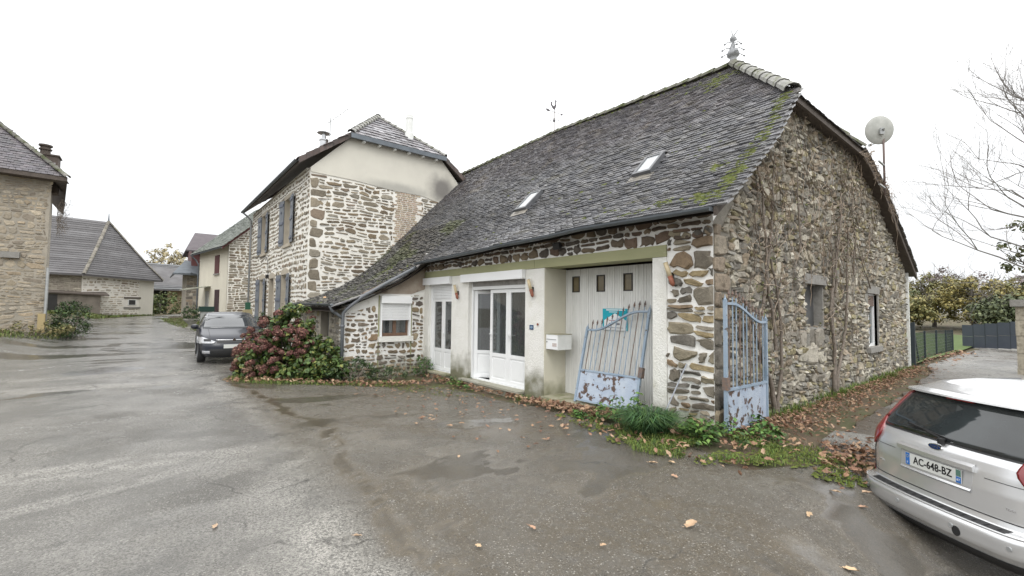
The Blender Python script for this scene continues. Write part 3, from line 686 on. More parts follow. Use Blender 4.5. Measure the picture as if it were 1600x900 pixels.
# --- garage bay
MB().box(-.10, .66, 1.025, 3.60, -.5, -.13).build('garage_threshold', concreteM, house)
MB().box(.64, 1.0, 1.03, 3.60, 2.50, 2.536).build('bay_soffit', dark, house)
yl = [(.95, 1.615), (1.62, 2.275), (2.28, 2.945), (2.95, 3.60)]
for (a, b) in yl:
    lf = MB(); wy0, wy1 = a+.24, a+.45; wz0, wz1 = 2.03, 2.37; xx = .62
    def planks(u0, u1, v0, v1):
        n = max(1, int(round((u1-u0)/.055))); ww = (u1-u0)/n
        for k in range(n): lf.box(xx+R.uniform(0, .003), xx+.04, u0+k*ww+.003, u0+(k+1)*ww-.003, v0, v1)
    planks(a, wy0, -.128, 2.52); planks(wy1, b, -.128, 2.52); planks(wy0, wy1, -.128, wz0); planks(wy0, wy1, wz1, 2.52)
    lf.box(xx+.01, xx+.04, a, b, -.128, 2.52) if False else None
    o = lf.build('garage_door_leaf', garageM, house)
    fr = MB(); t = .022
    fr.box(xx-.012, xx+.03, wy0, wy0+t, wz0, wz1); fr.box(xx-.012, xx+.03, wy1-t, wy1, wz0, wz1); fr.box(xx-.012, xx+.03, wy0+t, wy1-t, wz0, wz0+t); fr.box(xx-.012, xx+.03, wy0+t, wy1-t, wz1-t, wz1)
    f2 = fr.build('window_frame', mat('dark frame', (.04,.035,.03), None, 1, .6) if 'dark frame' not in MT else MT['dark frame'], o)
    MB().box(xx+.012, xx+.02, wy0+t, wy1-t, wz0+t, wz1-t).build('window_pane', mat('amber pane', (.20,.16,.09), (.13,.105,.06), 5, .25) if 'amber pane' not in MT else MT['amber pane'], f2)
MB().box(.655, .70, .96, 3.605, -.13, 2.52).build('garage_backing', MT['weathered white boards'], house)
# --- lean-to: outer wall towards the viewer (plane Y=8.86) and low front wall
LX = -2.40
lt = lambda x: float(np.interp(x, [LX, -1.5, -1.0, -.3, 0], [1.68, 2.08, 2.33, 2.80, 3.0]))
WH = (-1.40, -.47, .84, 1.98)
mb = MB()
def wpY(mb, x0, x1, z0, zf): 
    n = max(1, int((x1-x0)/.5)); xs_ = np.linspace(x0, x1, n+1)
    for p, q_ in zip(xs_[:-1], xs_[1:]): mb.prism([(p,8.862,z0),(q_,8.862,z0),(q_,8.862,zf(q_)),(p,8.862,zf(p))], (0, .35, 0))
wpY(mb, LX, WH[0], -.7, lt); wpY(mb, WH[0], WH[1], -.7, lambda x: WH[2]-.07); wpY(mb, WH[1], -.002, -.7, lt); wpY(mb, WH[0], WH[1], WH[3]+.0, lt)
mb.build('side_wall', mortarW, house)
lo_ = [(LX, -.6), (0, -.6), (0, 2.15), (-.45, 2.02), (-1.42, 2.0), (-1.75, 1.98), (LX, 1.62)]
rc = cells(LX, 0, -.5, 2.2, .15, 1.45, .35)
stonework(house, rc, ((0,8.862,0), (1,0,0), (0,-1,0)), BR, stoneM, gap=.05, depth=(.012,.04), warp=(2.4,.08), jit=.16, rnd=.32, outline=lo_, holes=[(WH[0]-.06, WH[1]+.06, WH[2]-.12, 2.3)], maxn=110, minpx=6, seed=40, fine=True)
mb = MB(); mb.prism([(-1.95,8.845,2.03),(-.45,8.845,2.06),(-.0,8.845,2.22),(-.0,8.845,3.05),(-.3,8.845,2.88)], (0, .016, 0)); mb.build('render_patch', mat('stained brown render', (.28,.22,.17), (.40,.35,.29), 2.5, .9, .4, 30, c3=(.15,.09,.07), sc3=2.2, t3=(.55,.68)), house)
for y_ in (WH[0]-.045, WH[1]+.02): MB().box(y_, y_+.03, 8.84, 8.861, -.3, 2.0).build('olive_strip', beamM, house)
a, b, c, d = WH
MB().box(a+.0, b-.0, 8.74, 8.98, d-.20, d-.0).build('roller_box', whitePVC, house)
MB().box(a, a+.05, 8.80, 8.92, c, d-.2).build('window_surround', whitePVC, house); MB().box(b-.05, b, 8.80, 8.92, c, d-.2).build('window_surround', whitePVC, house)
sl = MB()
for k in range(11): sl.box(a+.05, b-.05, 8.815+.006*(k%2), 8.85, d-.203-.044*(k+1)+.004, d-.203-.044*k)
sl.build('roller_slats', shutterM, house)
wf = MB(); z1_ = d-.3; y_ = 8.90
for p, q_ in ((a+.05, a+.11), ((a+b)/2-.05, (a+b)/2+.05), (b-.11, b-.05)): wf.box(p, q_, y_, y_+.06, c+.0, z1_)
wf.box(a+.11, (a+b)/2-.05, y_, y_+.06, c, c+.09); wf.box((a+b)/2+.05, b-.11, y_, y_+.06, c, c+.09)
o = wf.build('window_frame', brownWood, house)
MB().box(a+.1, b-.1, y_+.02, y_+.028, c+.05, z1_).build('window_pane', paneM, o)
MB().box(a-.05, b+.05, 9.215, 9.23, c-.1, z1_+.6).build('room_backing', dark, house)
MB().box(a-.06, b+.06, 8.74, 9.1, c-.15, c-.004).build('window_sill', plasterW, house)
# low street wall of the lean-to with its little blocked window
mb = MB(); mb.box(LX, LX+.3, 9.215, 10.1, -.7, 1.74); mb.box(LX, LX+.3, 10.1, 10.9, -.7, .75); mb.box(LX, LX+.3, 10.9, 13.4, -.7, 1.74); mb.box(LX, LX+.3, 10.1, 10.9, 1.55, 1.74); mb.build('low_wall', mortarL, house)
MB().box(LX+.22, LX+.26, 10.1, 10.9, .75, 1.55).build('window_board', mat('dusty pane board', (.20,.21,.22), (.10,.10,.10), 3, .3), house)
rc = cells(8.87, 13.3, -.3, 1.7, .16, 1.4, .4)
stonework(house, rc, ((LX,0,0), (0,1,0), (-1,0,0)), GREYB, gableM, gap=.04, depth=(.01,.03), warp=(2,.07), holes=[(9.95, 11.0, .6, 1.65)], maxn=0, stuffname='low_wall_rubble')
# ================================================================ roof of the main house
roof = struct_roof = MB()
RX = 4.9
def ridge_z(y): return float(np.interp(y, [1.8, 8.1, 15.2], [7.93, 8.13, 7.98]))
FP = [(-.42, 3.13), (.45, 3.74), (1.42, 4.52), (2.61, 5.72), (RX, 7.93)]
LP = [(-2.78, 1.80), (-1.9, 2.13), (-1.0, 2.56), (-.2, 3.08), (.6, 3.76), (1.42, 4.53), (2.61, 5.72), (RX, 7.93)]
def arcf(P):
    P = np.array(P); s_ = np.r_[0, np.cumsum(np.hypot(*np.diff(P, axis=0).T))]; return P, s_
FPa, FS = arcf(FP); LPa, LS = arcf(LP)
def prof_at(P, S_, v):
    x_ = np.interp(v, S_, P[:, 0]); z_ = np.interp(v, S_, P[:, 1]); e_ = .12
    x2 = np.interp(min(v+e_, S_[-1]), S_, P[:, 0]); z2 = np.interp(min(v+e_, S_[-1]), S_, P[:, 1]); x1_ = np.interp(max(v-e_, 0), S_, P[:, 0]); z1_ = np.interp(max(v-e_, 0), S_, P[:, 1])
    d = np.array([x2-x1_, 0, z2-z1_]); d /= np.linalg.norm(d); return x_, z_, d
YV, YE, YL = -.24, 16.2, 8.60
def fn_for(P, S_):
    def fn(u, v):
        y = YV+u; x_, z_, d = prof_at(P, S_, v)
        k = sstep(np.array(x_), 1.0, RX)*(ridge_z(max(y, 1.8))-7.93)
        sag = -.035*math.sin(max(0, min(1, (y+.2)/16))*math.pi*2.3)*float(sstep(np.array(x_), -.5, .5))
        sag += .02*(float(vnoise(np.array(y*.9), np.array(v*.8)))-.5)*2
        sag -= .16*float(sstep(np.array(y), 2., 9.))*(1-float(sstep(np.array(x_), -.4, 2.0)))
        return np.array([x_, y, z_+k+sag]), d, np.array([-d[2], 0, d[0]])
    return fn
fF, fL = fn_for(FPa, FS), fn_for(LPa, LS)
# boarding under the tiles
def board(fn, y0, y1, v0, v1, hipcut=False):
    mb = MB(); ny, nv = max(2, int((y1-y0)/.5)), 16
    for side, off in ((0, -.022), (1, -.11)):
        def f(u, v):
            p, d, n = fn(y0+u*(y1-y0)-YV, v)
            if hipcut:
                xh = 2.61; 
                if p[0] > xh:
                    ylim = -.24+(p[0]-xh)/(RX-xh)*2.04
                    if p[1] < ylim: p = np.array([p[0], ylim, p[2]])
            return tuple(p+n*off)
        mb.grid(f, np.linspace(0, 1, ny), np.linspace(v0, v1, nv))
    return mb
roofp = None
mb = board(fF, YV+.02, 8.64, 0, FS[-1], True); mb3 = board(fF, 8.66, YE, FS[2]-.1, FS[-1], True); mb.add(mb3.V, mb3.F)
mb2 = board(fL, YL+.02, 13.38, 0, LS[5]+.05)
n0 = len(mb.V); mb.add(mb2.V, mb2.F)
# plain rear slopes: upper, then shallower lower part
for (p, q_) in (((RX, 7.90), (7.19, 5.68)), ((7.19, 5.68), (9.3, 5.02)), ((9.3, 5.02), (13.45, 2.98))):
    y0a = 1.82 if p[0] == RX else YV; y0b = YV
    mb.prism([(p[0], y0a, p[1]), (q_[0], y0b, q_[1]), (q_[0], YE, q_[1]), (p[0], YE, p[1])], (0, 0, -.10))
roofp = mb.build('roof', darkWood, house)
def tone(u, v):
    y = YV+u; b = 1.0; 
    g = float(vnoise(np.array(y*.8+3), np.array(v*.9))); g2 = float(vnoise(np.array(y*2.1), np.array(v*2.4+9)))
    b *= .85+.30*g
    purp = float(sstep(np.array(v), 3.4, 4.9))*(.6+.8*g2)
    c = np.array([1+.04*purp, 1-.01*purp, 1+.0*purp])*b
    far = float(sstep(np.array(y), 5., 9.))
    c *= 1-.28*far*float(sstep(np.array(-v), -2.6, -1.2))
    if g2 > .85: c *= np.array([1.15, 1.12, 1.0])
    return c
PAL = [(.165,.166,.170),(.140,.142,.148),(.185,.184,.186),(.20,.196,.190),(.150,.148,.142)]
gaug, wid = .100, .165
def skipF(u, v):
    y = YV+u; x_ = np.interp(v, FS, FPa[:, 0])
    if x_ > 2.61 and y < -.20+(x_-2.61)/(RX-2.61)*2.04: return True
    if 1.84 < y < 2.36 and SK1[0] < v < SK1[1]: return True
    if 5.42 < y < 5.98 and SK2[0] < v < SK2[1]: return True
    if y > 8.66 and x_ < 1.40: return True
    return y > 13.42 and x_ < 3.4
SK1, SK2 = (2.10, 2.92), (1.86, 2.76)
tiles(roofp, None or (0,0,0), (0,1,0), None, None, int(FS[-1]/gaug), int((YE-YV)/wid), gaug, wid, .20, .026, tileM, fn=fF, pal=PAL, var=.18, skip=skipF, tone=tone, maxn=300, minpx=9, lift=.034, mess=.45)
vL = LS[5]
def skipL(u, v):
    y = YV+u
    return y < YL or y > 13.40
def toneL(u, v):
    g = float(vnoise(np.array(u*1.4), np.array(v*1.7)));  return np.array([.66, .65, .60])*(.8+.4*g)*(np.array([.85, .95, .6]) if g > .72 else 1)
tiles(roofp, (0,0,0), (0,1,0), None, None, int((vL+.06)/gaug), int((13.4-YV)/wid), gaug, wid, .21, .016, tileM, fn=fL, pal=PAL, var=.35, skip=skipL, tone=toneL, maxn=0, lift=.03, mess=2.6, stuffname='lean_to_tiling')
# doubled verge tiles on the lean-to edge
mb = MB()
for k in range(26):
    p, d, n = fL(YL+.05-YV, .02+k*.115); ud = np.array([0, 1, 0]); mb.t = tuple(np.array(R.choice(PAL))*R.uniform(.8, 1.9))
    mb.obox(p+n*(.03+R.uniform(0, .012))+ud*.07+d*.06, ud*(.13+R.uniform(-.02, .02))+d*R.uniform(-.02, .02), d*.085, n*.009)
mb.build('verge_tiles', tileM, roofp, kind='stuff')
# ridge, hip and verge pieces
def halfpipe(mb, A, B, r0, r1, lift=0.0, n=7, upv=(0,0,1)):
    A, B = np.array(A, float), np.array(B, float); d = B-A; d /= np.linalg.norm(d); s_ = np.cross(d, upv); s_ /= np.linalg.norm(s_); u_ = np.cross(s_, d)
    V = []
    for P, r in ((A, r0), (B, r1)):
        for rr in (r, r-.018):
            for k in range(n):
                t = math.pi*(-.06+1.12*k/(n-1)); V.append(P+s_*math.cos(t)*rr+u_*(math.sin(t)*rr*.75+lift))
    F = []
    for k in range(n-1):
        F += [(k, k+1, 2*n+k+1, 2*n+k), (n+k+1, n+k, 3*n+k, 3*n+k+1), (k+1, k, n+k, n+k+1), (2*n+k, 2*n+k+1, 3*n+k+1, 3*n+k)]
    mb.add(V, F)
y = 1.95
while y < 15.6:
    mb = MB(); g = R.uniform(.7, 1.3); mb.t = (g, g, g)
    halfpipe(mb, (RX, y, ridge_z(y)-.01+R.uniform(0,.02)), (RX, y+.40, ridge_z(y+.4)-.02), .155, .135); mb.build('ridge_tile', ridgeM, roofp); y += .36
A0 = np.array([2.60, -.22, 5.76]); A1 = np.array([RX-.05, 1.83, 7.95]); B0 = np.array([7.20, -.22, 5.76])
for k in range(8):
    mb = MB(); a_ = A0+(A1-A0)*(k/8.); b_ = A0+(A1-A0)*((k+1.12)/8.); halfpipe(mb, a_, b_, .16, .125, .01); mb.build('hip_tile', ridgeL if k < 6 else ridgeM, roofp)
    mb = MB(); a_ = B0+(A1-B0)*(k/8.); b_ = B0+(A1-B0)*((k+1.12)/8.); halfpipe(mb, a_, b_, .16, .125, .01); mb.build('hip_tile', ridgeM, roofp)
# the half-hip and its timber edge
hn = np.cross(B0-A0, A1-A0); hn /= np.linalg.norm(hn); 
if hn[2] < 0: hn = -hn
mb = MB(); mb.prism([A0-hn*.03, B0-hn*.03, A1-hn*.03], tuple(-hn*.09)); mb.build('half_hip', darkWood, roofp)
hv = (A1-A0)+(A1-B0); hv[0] = 0; hv /= np.linalg.norm(hv)
tiles(roofp, A0-hv*.12, (1,0,0), hv, hn, 31, 28, gaug, wid, .20, .013, tileM, poly=[(0,0),(4.6,0),(2.35,3.06)], pal=PAL, maxn=0, stuffname='half_hip_tiling')
mb = MB(); mb.box(2.55, 7.25, -.26, -.20, 5.56, 5.74); mb.build('hip_fascia', darkWood, roofp)
mb = MB(); mb.box(2.62, 7.18, -.20, .02, 5.60, 5.64); mb.build('hip_soffit', darkWood, roofp)
vb = MB()
pts = [tuple(fF(.02, v)[0]+np.array([0, 0, -.0])) for v in np.linspace(0, FS[3], 14)]
for p, q_ in zip(pts[:-1], pts[1:]): vb.prism([(p[0], YV-.02, p[2]-.13), (q_[0], YV-.02, q_[2]-.13), (q_[0], YV-.02, q_[2]+.0), (p[0], YV-.02, p[2]+.0)], (0, .05, 0))
vb.build('verge_board', darkWood, roofp); vb = MB()
for (p, q_) in (((7.19, 5.70), (9.3, 5.04)), ((9.3, 5.04), (13.5, 2.96))): vb.prism([(p[0], YV-.03, p[1]-.15), (q_[0], YV-.03, q_[1]-.15), (q_[0], YV-.03, q_[1]+.02), (p[0], YV-.03, p[1]+.02)], (0, .05, 0))
vb.build('verge_board', darkWood, roofp)
mb = MB()
for k in range(52):
    t = k/52.; p = np.array([7.25, 0, 5.70]) if k < 18 else None
    xx = 7.25+6.2*t; zz = np.interp(xx, [7.19, 9.3, 13.5], [5.70, 5.04, 2.96]); mb.t = tuple(np.array((.12,.11,.10))*R.uniform(.6, 1.6)); mb.obox((xx, YV+.05, zz+.03), (.08, 0, -.04), (0, .13+R.uniform(0,.03), 0), (0, 0, .012))
mb.build('rear_verge_tiles', tileM, roofp, kind='stuff')
# skylights
def skylight(u0, u1, v0, v1):
    P = [fF(u-YV, v) for u, v in ((u0, v0), (u1, v0), (u1, v1), (u0, v1))]
    p0 = P[0][0]; n = P[0][2]; d = (P[3][0]-P[0][0]); dl = np.linalg.norm(d); d /= dl; ud = np.array([0, 1, 0.]); wd = u1-u0
    n = np.cross(d, ud)*-1; 
    if n[2] < 0: n = -n
    up_ = lambda u, v, h: p0+ud*u+d*v+n*h
    fr = MB()
    for (a, b, c_, e_) in ((0, .06, 0, dl), (wd-.06, wd, 0, dl), (.06, wd-.06, 0, .07), (.06, wd-.06, dl-.06, dl)):
        fr.obox(up_((a+b)/2, (c_+e_)/2, .05), ud*(b-a)/2, d*(e_-c_)/2, n*.065)
    o = fr.build('skylight', mat('skylight frame', (.10,.105,.11), (.14,.14,.15), 4, .4) if 'skylight frame' not in MT else MT['skylight frame'], roofp)
    MB().obox(up_(wd/2, dl/2, .085), ud*(wd/2-.055), d*(dl/2-.06), n*.012).build('skylight_glass', mat('bright wet pane', (.42,.44,.45), None, 1, .08, spec=.9) if 'bright wet pane' not in MT else MT['bright wet pane'], roofp)
    fl = MB(); fl.obox(up_(wd/2, -.10, .035), ud*(wd/2+.06), d*.11, n*.01); fl.build('skylight_flashing', mat('stained flashing', (.16,.15,.135), (.30,.27,.22), 6, .5) if 'stained flashing' not in MT else MT['stained flashing'], roofp)
skylight(1.88, 2.32, SK1[0]+.05, SK1[1]-.05)
skylight(5.47, 5.93, SK2[0]+.05, SK2[1]-.05)
# gutters
def gutter(mb, P, r=.06):
    P = [np.array(p, float) for p in P]
    for A, B in zip(P[:-1], P[1:]):
        d = B-A; d /= np.linalg.norm(d); s_ = np.cross(d, (0,0,1)); V = []; n = 8
        for Q in (A, B):
            for rr in (r, r-.008):
                for k in range(n):
                    t = math.pi+math.pi*k/(n-1); V.append(Q+s_*math.cos(t)*rr+np.array([0, 0, math.sin(t)*rr]))
        F = []
        for k in range(n-1): F += [(k, k+1, 2*n+k+1, 2*n+k), (n+k+1, n+k, 3*n+k, 3*n+k+1)]
        F += [(0, n, 3*n, 2*n), (n-1, 3*n-1, 4*n-1, 2*n-1)]; mb.add(V, F)
GP = [(-.46, yy, fF(yy-YV, .02)[0][2]+.00-.02) for yy in np.linspace(-.2, 8.62, 12)]
mb = MB(); gutter(mb, GP); 
for g_ in (GP[0],): mb.obox((g_[0], g_[1], g_[2]-.03), (.055, 0, 0), (0, .004, 0), (0, 0, .03))
mb.build('gutter', zincM, house)
mb = MB(); gutter(mb, [(-2.80, 8.62, 1.74), (-2.80, 13.3, 1.77)], .055); mb.build('gutter', zincM, house)
mb = MB(); mb.tube([(-.46, 8.62, 2.84), (-.55, 8.58, 2.78), (-1.2, 8.58, 2.42), (-2.0, 8.60, 1.95), (-2.38, 8.66, 1.62), (-2.47, 8.70, 1.50), (-2.47, 8.72, 1.3), (-2.47, 8.72, -.4)], .048, 8); mb.tube([(-2.80, 8.75, 1.70), (-2.74, 8.74, 1.56), (-2.60, 8.73, 1.46), (-2.48, 8.72, 1.36)], .042, 8); mb.lathe((-2.47, 8.72, 1.12), [(.05,0),(.06,.01),(.06,.06),(.05,.07)], 10)
mb.build('downpipe', mat('dark grey pipe', (.15,.16,.175), (.12,.13,.14), 3, .4), house, smooth=True)
MB().box(13.12, 13.20, -.10, -.02, -.3, 3.0).build('downpipe', whitePaint, house)
# moss cushions on the roof
mossM = mat('roof moss', (.085,.11,.022), (.13,.14,.035), 20, .95, 1.0, 60)
mb = MB()
def mosspad(y, v, a, b, n, fn=fF, hh=.03):
    for k in range(n):
        yy = y+R.gauss(0, a); vv_ = v+R.gauss(0, b)
        if yy < YV: continue
        p, d, nn = fn(yy-YV, max(0, vv_)); p = p+nn*.026; r = R.uniform(.02, .06); ud = np.array([0, 1, 0.]); g = R.uniform(.55, 1.25); mb.t = (g, g*R.uniform(.95, 1.05), g)
        V = []; 
        for q_ in range(6): t = q_*math.pi/3+R.uniform(-.2, .2); V.append(p+ud*math.cos(t)*r*1.3+d*math.sin(t)*r*.8)
        V.append(p+nn*R.uniform(.4, .9)*min(r, hh)); mb.add(V, [(q_, (q_+1) % 6, 6) for q_ in range(6)])
for (y, v, a, b, n) in ((.05,.35,.16,.12,90),(-.12,.9,.06,.25,80),(-.10,1.9,.07,.35,80),(-.12,3.0,.05,.3,40),(.7,.45,.12,.08,24),(1.3,.2,.2,.05,22),(-.1,3.7,.05,.2,30),(.3,1.6,.10,.1,24),(1.0,2.6,.2,.1,10),(2.2,.5,.4,.15,16),(3.0,1.5,.8,.5,12),(6,2,2,1,20),(2.0,6.1,.15,.2,40),(1.95,6.5,.2,.12,60),(2.5,6.5,.4,.08,40),(1.8,3.3,.4,.4,10)): mosspad(y, v, a, b, n)
for k in range(40): mosspad(R.uniform(2.3, 15), FS[-1]-.12, .15, .05, 4)
for k in range(26): mosspad(R.uniform(8.8, 13.2), R.uniform(.1, 3.2), .12, .1, 5, fL)
mb.build('roof_moss', mossM, roofp, kind='stuff')
# fallen leaves on the tiles are part of the litter below
# ================================================================ two-storey stone house behind
h2 = root('village_house', 'tall two-storey stone house with a cream rendered gable top, blue-grey shutters and two metal flues', 'house', (-2.2, 13.4, 0))
ER = 5.0; PX = [(-2.18, 6.60), (-.80, 8.02), (3.10, 8.02), (4.48, 6.60)]
zt2 = lambda x: float(np.interp(x, [p[0] for p in PX], [p[1] for p in PX]))
mb = MB()
for a, b in ((-2.18, -.8), (-.8, 3.1), (3.1, 4.48)):
    xs_ = np.linspace(a, b, 4)
    for p, q_ in zip(xs_[:-1], xs_[1:]): mb.prism([(p,13.402,-.5),(q_,13.402,-.5),(q_,13.402,zt2(q_)),(p,13.402,zt2(p))], (0, .5, 0))
mb.build('gable_wall', mortarC, h2)
# front wall with openings (shallow arched heads on the ground floor)
OP = [(15.95, 17.05, 4.16, 6.05, 0), (20.75, 21.85, 4.20, 6.10, 0), (16.25, 17.25, .9, 2.95, 1), (18.75, 19.65, .2, 2.90, 2), (20.9, 21.9, .9, 2.95, 1)]
YA, YB = 13.902, 24.7
mb = MB()
def wallX(mb, x0, x1, y0, y1, z0, z1, ops):
    ys_ = sorted({y0, y1, *[o[0] for o in ops], *[o[1] for o in ops]})
    for a, b in zip(ys_[:-1], ys_[1:]):
        cur = z0
        for o in sorted([o for o in ops if o[0] < (a+b)/2 < o[1]], key=lambda o: o[2]):
            mb.box(x0, x1, a, b, cur, o[2]); cur = o[3]
        mb.box(x0, x1, a, b, cur, z1)
wallX(mb, -2.18, -1.75, YA, YB, -.5, 6.7, OP); mb.box(-1.75, 4.0, YB-.4, YB, -.5, 6.7); mb.build('front_wall', mortarC, h2)
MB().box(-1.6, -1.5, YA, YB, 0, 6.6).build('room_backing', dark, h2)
# render on the upper gable
mb = MB(); yb_ = 13.375
low = [(-2.17, 6.44), (-.6, 6.42), (0.9, 6.30), (2.2, 6.30), (3.2, 6.10), (4.3, 6.0)]
mb.prism([(a, yb_, b) for a, b in low] + [(4.46, yb_, 6.55), (3.10, yb_, 7.98), (-.80, yb_, 7.98), (-2.17, yb_, 6.58)], (0, .03, 0)); o = mb.build('gable_render', plasterC, h2)
# soot: shaped dirty patch baked as its own dirt colour in the render material
m_ = plasterC; n_ = m_.node_tree; b_ = n_.nodes['Principled BSDF']; g_ = n_.nodes.new('ShaderNodeNewGeometry')
def blot(c, rad, col, st):
    v1 = n_.nodes.new('ShaderNodeVectorMath'); v1.operation = 'SUBTRACT'; v1.inputs[1].default_value = c; n_.links.new(g_.outputs['Position'], v1.inputs[0])
    v2 = n_.nodes.new('ShaderNodeVectorMath'); v2.operation = 'DIVIDE'; v2.inputs[1].default_value = rad; n_.links.new(v1.outputs[0], v2.inputs[0])
    v3 = n_.nodes.new('ShaderNodeVectorMath'); v3.operation = 'LENGTH'; n_.links.new(v2.outputs[0], v3.inputs[0])
    nn = n_.nodes.new('ShaderNodeTexNoise'); nn.inputs['Scale'].default_value = 2.2; nn.inputs['Detail'].default_value = 5; n_.links.new(g_.outputs['Position'], nn.inputs['Vector'])
    a1 = n_.nodes.new('ShaderNodeMath'); a1.operation = 'MULTIPLY_ADD'; a1.inputs[1].default_value = .6; n_.links.new(nn.outputs[0], a1.inputs[0]); n_.links.new(v3.outputs['Value'], a1.inputs[2])
    r1 = n_.nodes.new('ShaderNodeMapRange'); r1.interpolation_type = 'SMOOTHSTEP'; r1.inputs[1].default_value = .55; r1.inputs[2].default_value = 1.4; r1.inputs[3].default_value = st; r1.inputs[4].default_value = 0; n_.links.new(a1.outputs[0], r1.inputs[0])
    src = b_.inputs['Base Color'].links[0].from_socket; mx = n_.nodes.new('ShaderNodeMix'); mx.data_type = 'RGBA'
    n_.links.new(r1.outputs[0], mx.inputs[0]); n_.links.new(src, mx.inputs[6]); mx.inputs[7].default_value = (*col, 1); n_.links.new(mx.outputs[2], b_.inputs['Base Color'])
blot((3.15, 13.37, 6.75), (.85, 3, .75), (.17, .16, .15), .9)
blot((1.2, 13.37, 6.35), (1.9, 3, .38), (.30, .295, .27), .65)
blot((3.9, 13.37, 6.2), (1.0, 3, .5), (.22, .21, .19), .8)
ol = [(-2.18, -.3), (4.4, -.3), (4.3, 6.02), (2.2, 6.32), (.9, 6.32), (-.6, 6.44), (-2.18, 6.46)]
brk = (.95, 2.12, 3.6, 6.32)
big2 = []
v = 1.0; k = 0
while v < 6.35:
    hh = R.uniform(.26, .42); w_ = R.uniform(.42, .62) if k % 2 else R.uniform(.25, .38); big2.append((-2.18, -2.18+w_, v, min(v+hh, 6.4))); v += hh; k += 1
OLV = [(.26,.235,.19),(.30,.27,.22),(.21,.19,.155),(.34,.31,.255),(.25,.205,.165),(.28,.265,.23)]
stonework(h2, big2, ((0,13.402,0), (1,0,0), (0,-1,0)), OLV, stoneM, gap=.05, depth=(.012,.035), warp=(2,.04), jit=.1, maxn=30, minpx=6, name='quoin_stone')
rc = cells(-2.18, 4.4, 1.2, 6.5, .150, 2.5, .35)
stonework(h2, rc, ((0,13.402,0), (1,0,0), (0,-1,0)), OLV+BR[:3], stoneM, gap=.058, depth=(.012,.035), warp=(1.6,.12), jit=.17, rnd=.33, outline=ol, holes=[brk]+big2, maxn=290, minpx=8, seed=66, fine=True, keep=lambda c: c[1] > 1.9+(c[0]+2.2)*.45)
# brick patch
mb = MB(); z_ = 3.6; r_ = 0
while z_ < 6.28:
    x_ = .98 + (.11 if r_ % 2 else 0)+R.uniform(-.1, .1)
    while x_ < 2.0-.1*math.sin(z_*3)-R.uniform(0, .15):
        g = R.uniform(.75, 1.15); mb.t = (.46*g, .38*g*R.uniform(.95,1.05), .30*g)
        if z_ > 3.2+(x_)*.5: mb.box(x_, x_+.20, 13.386, 13.40, z_+R.uniform(0,.006), z_+.052)
        x_ += .228
    z_ += .082; r_ += 1
mb.build('brick_patch', stoneM, h2, kind='stuff')
rc = cells(13.42, YB, .4, 6.75, .18, 1.25, .3)
hol = [(o[0]-.14, o[1]+.14, o[2]-.14, o[3]+.2) for o in OP]
stonework(h2, rc, ((-2.182,0,0), (0,1,0), (-1,0,0)), OLV, stoneM, gap=.085, depth=(.012,.03), warp=(1.5,.07), jit=.16, rnd=.35, holes=hol, maxn=0, stuffname='front_rubble', seed=5)
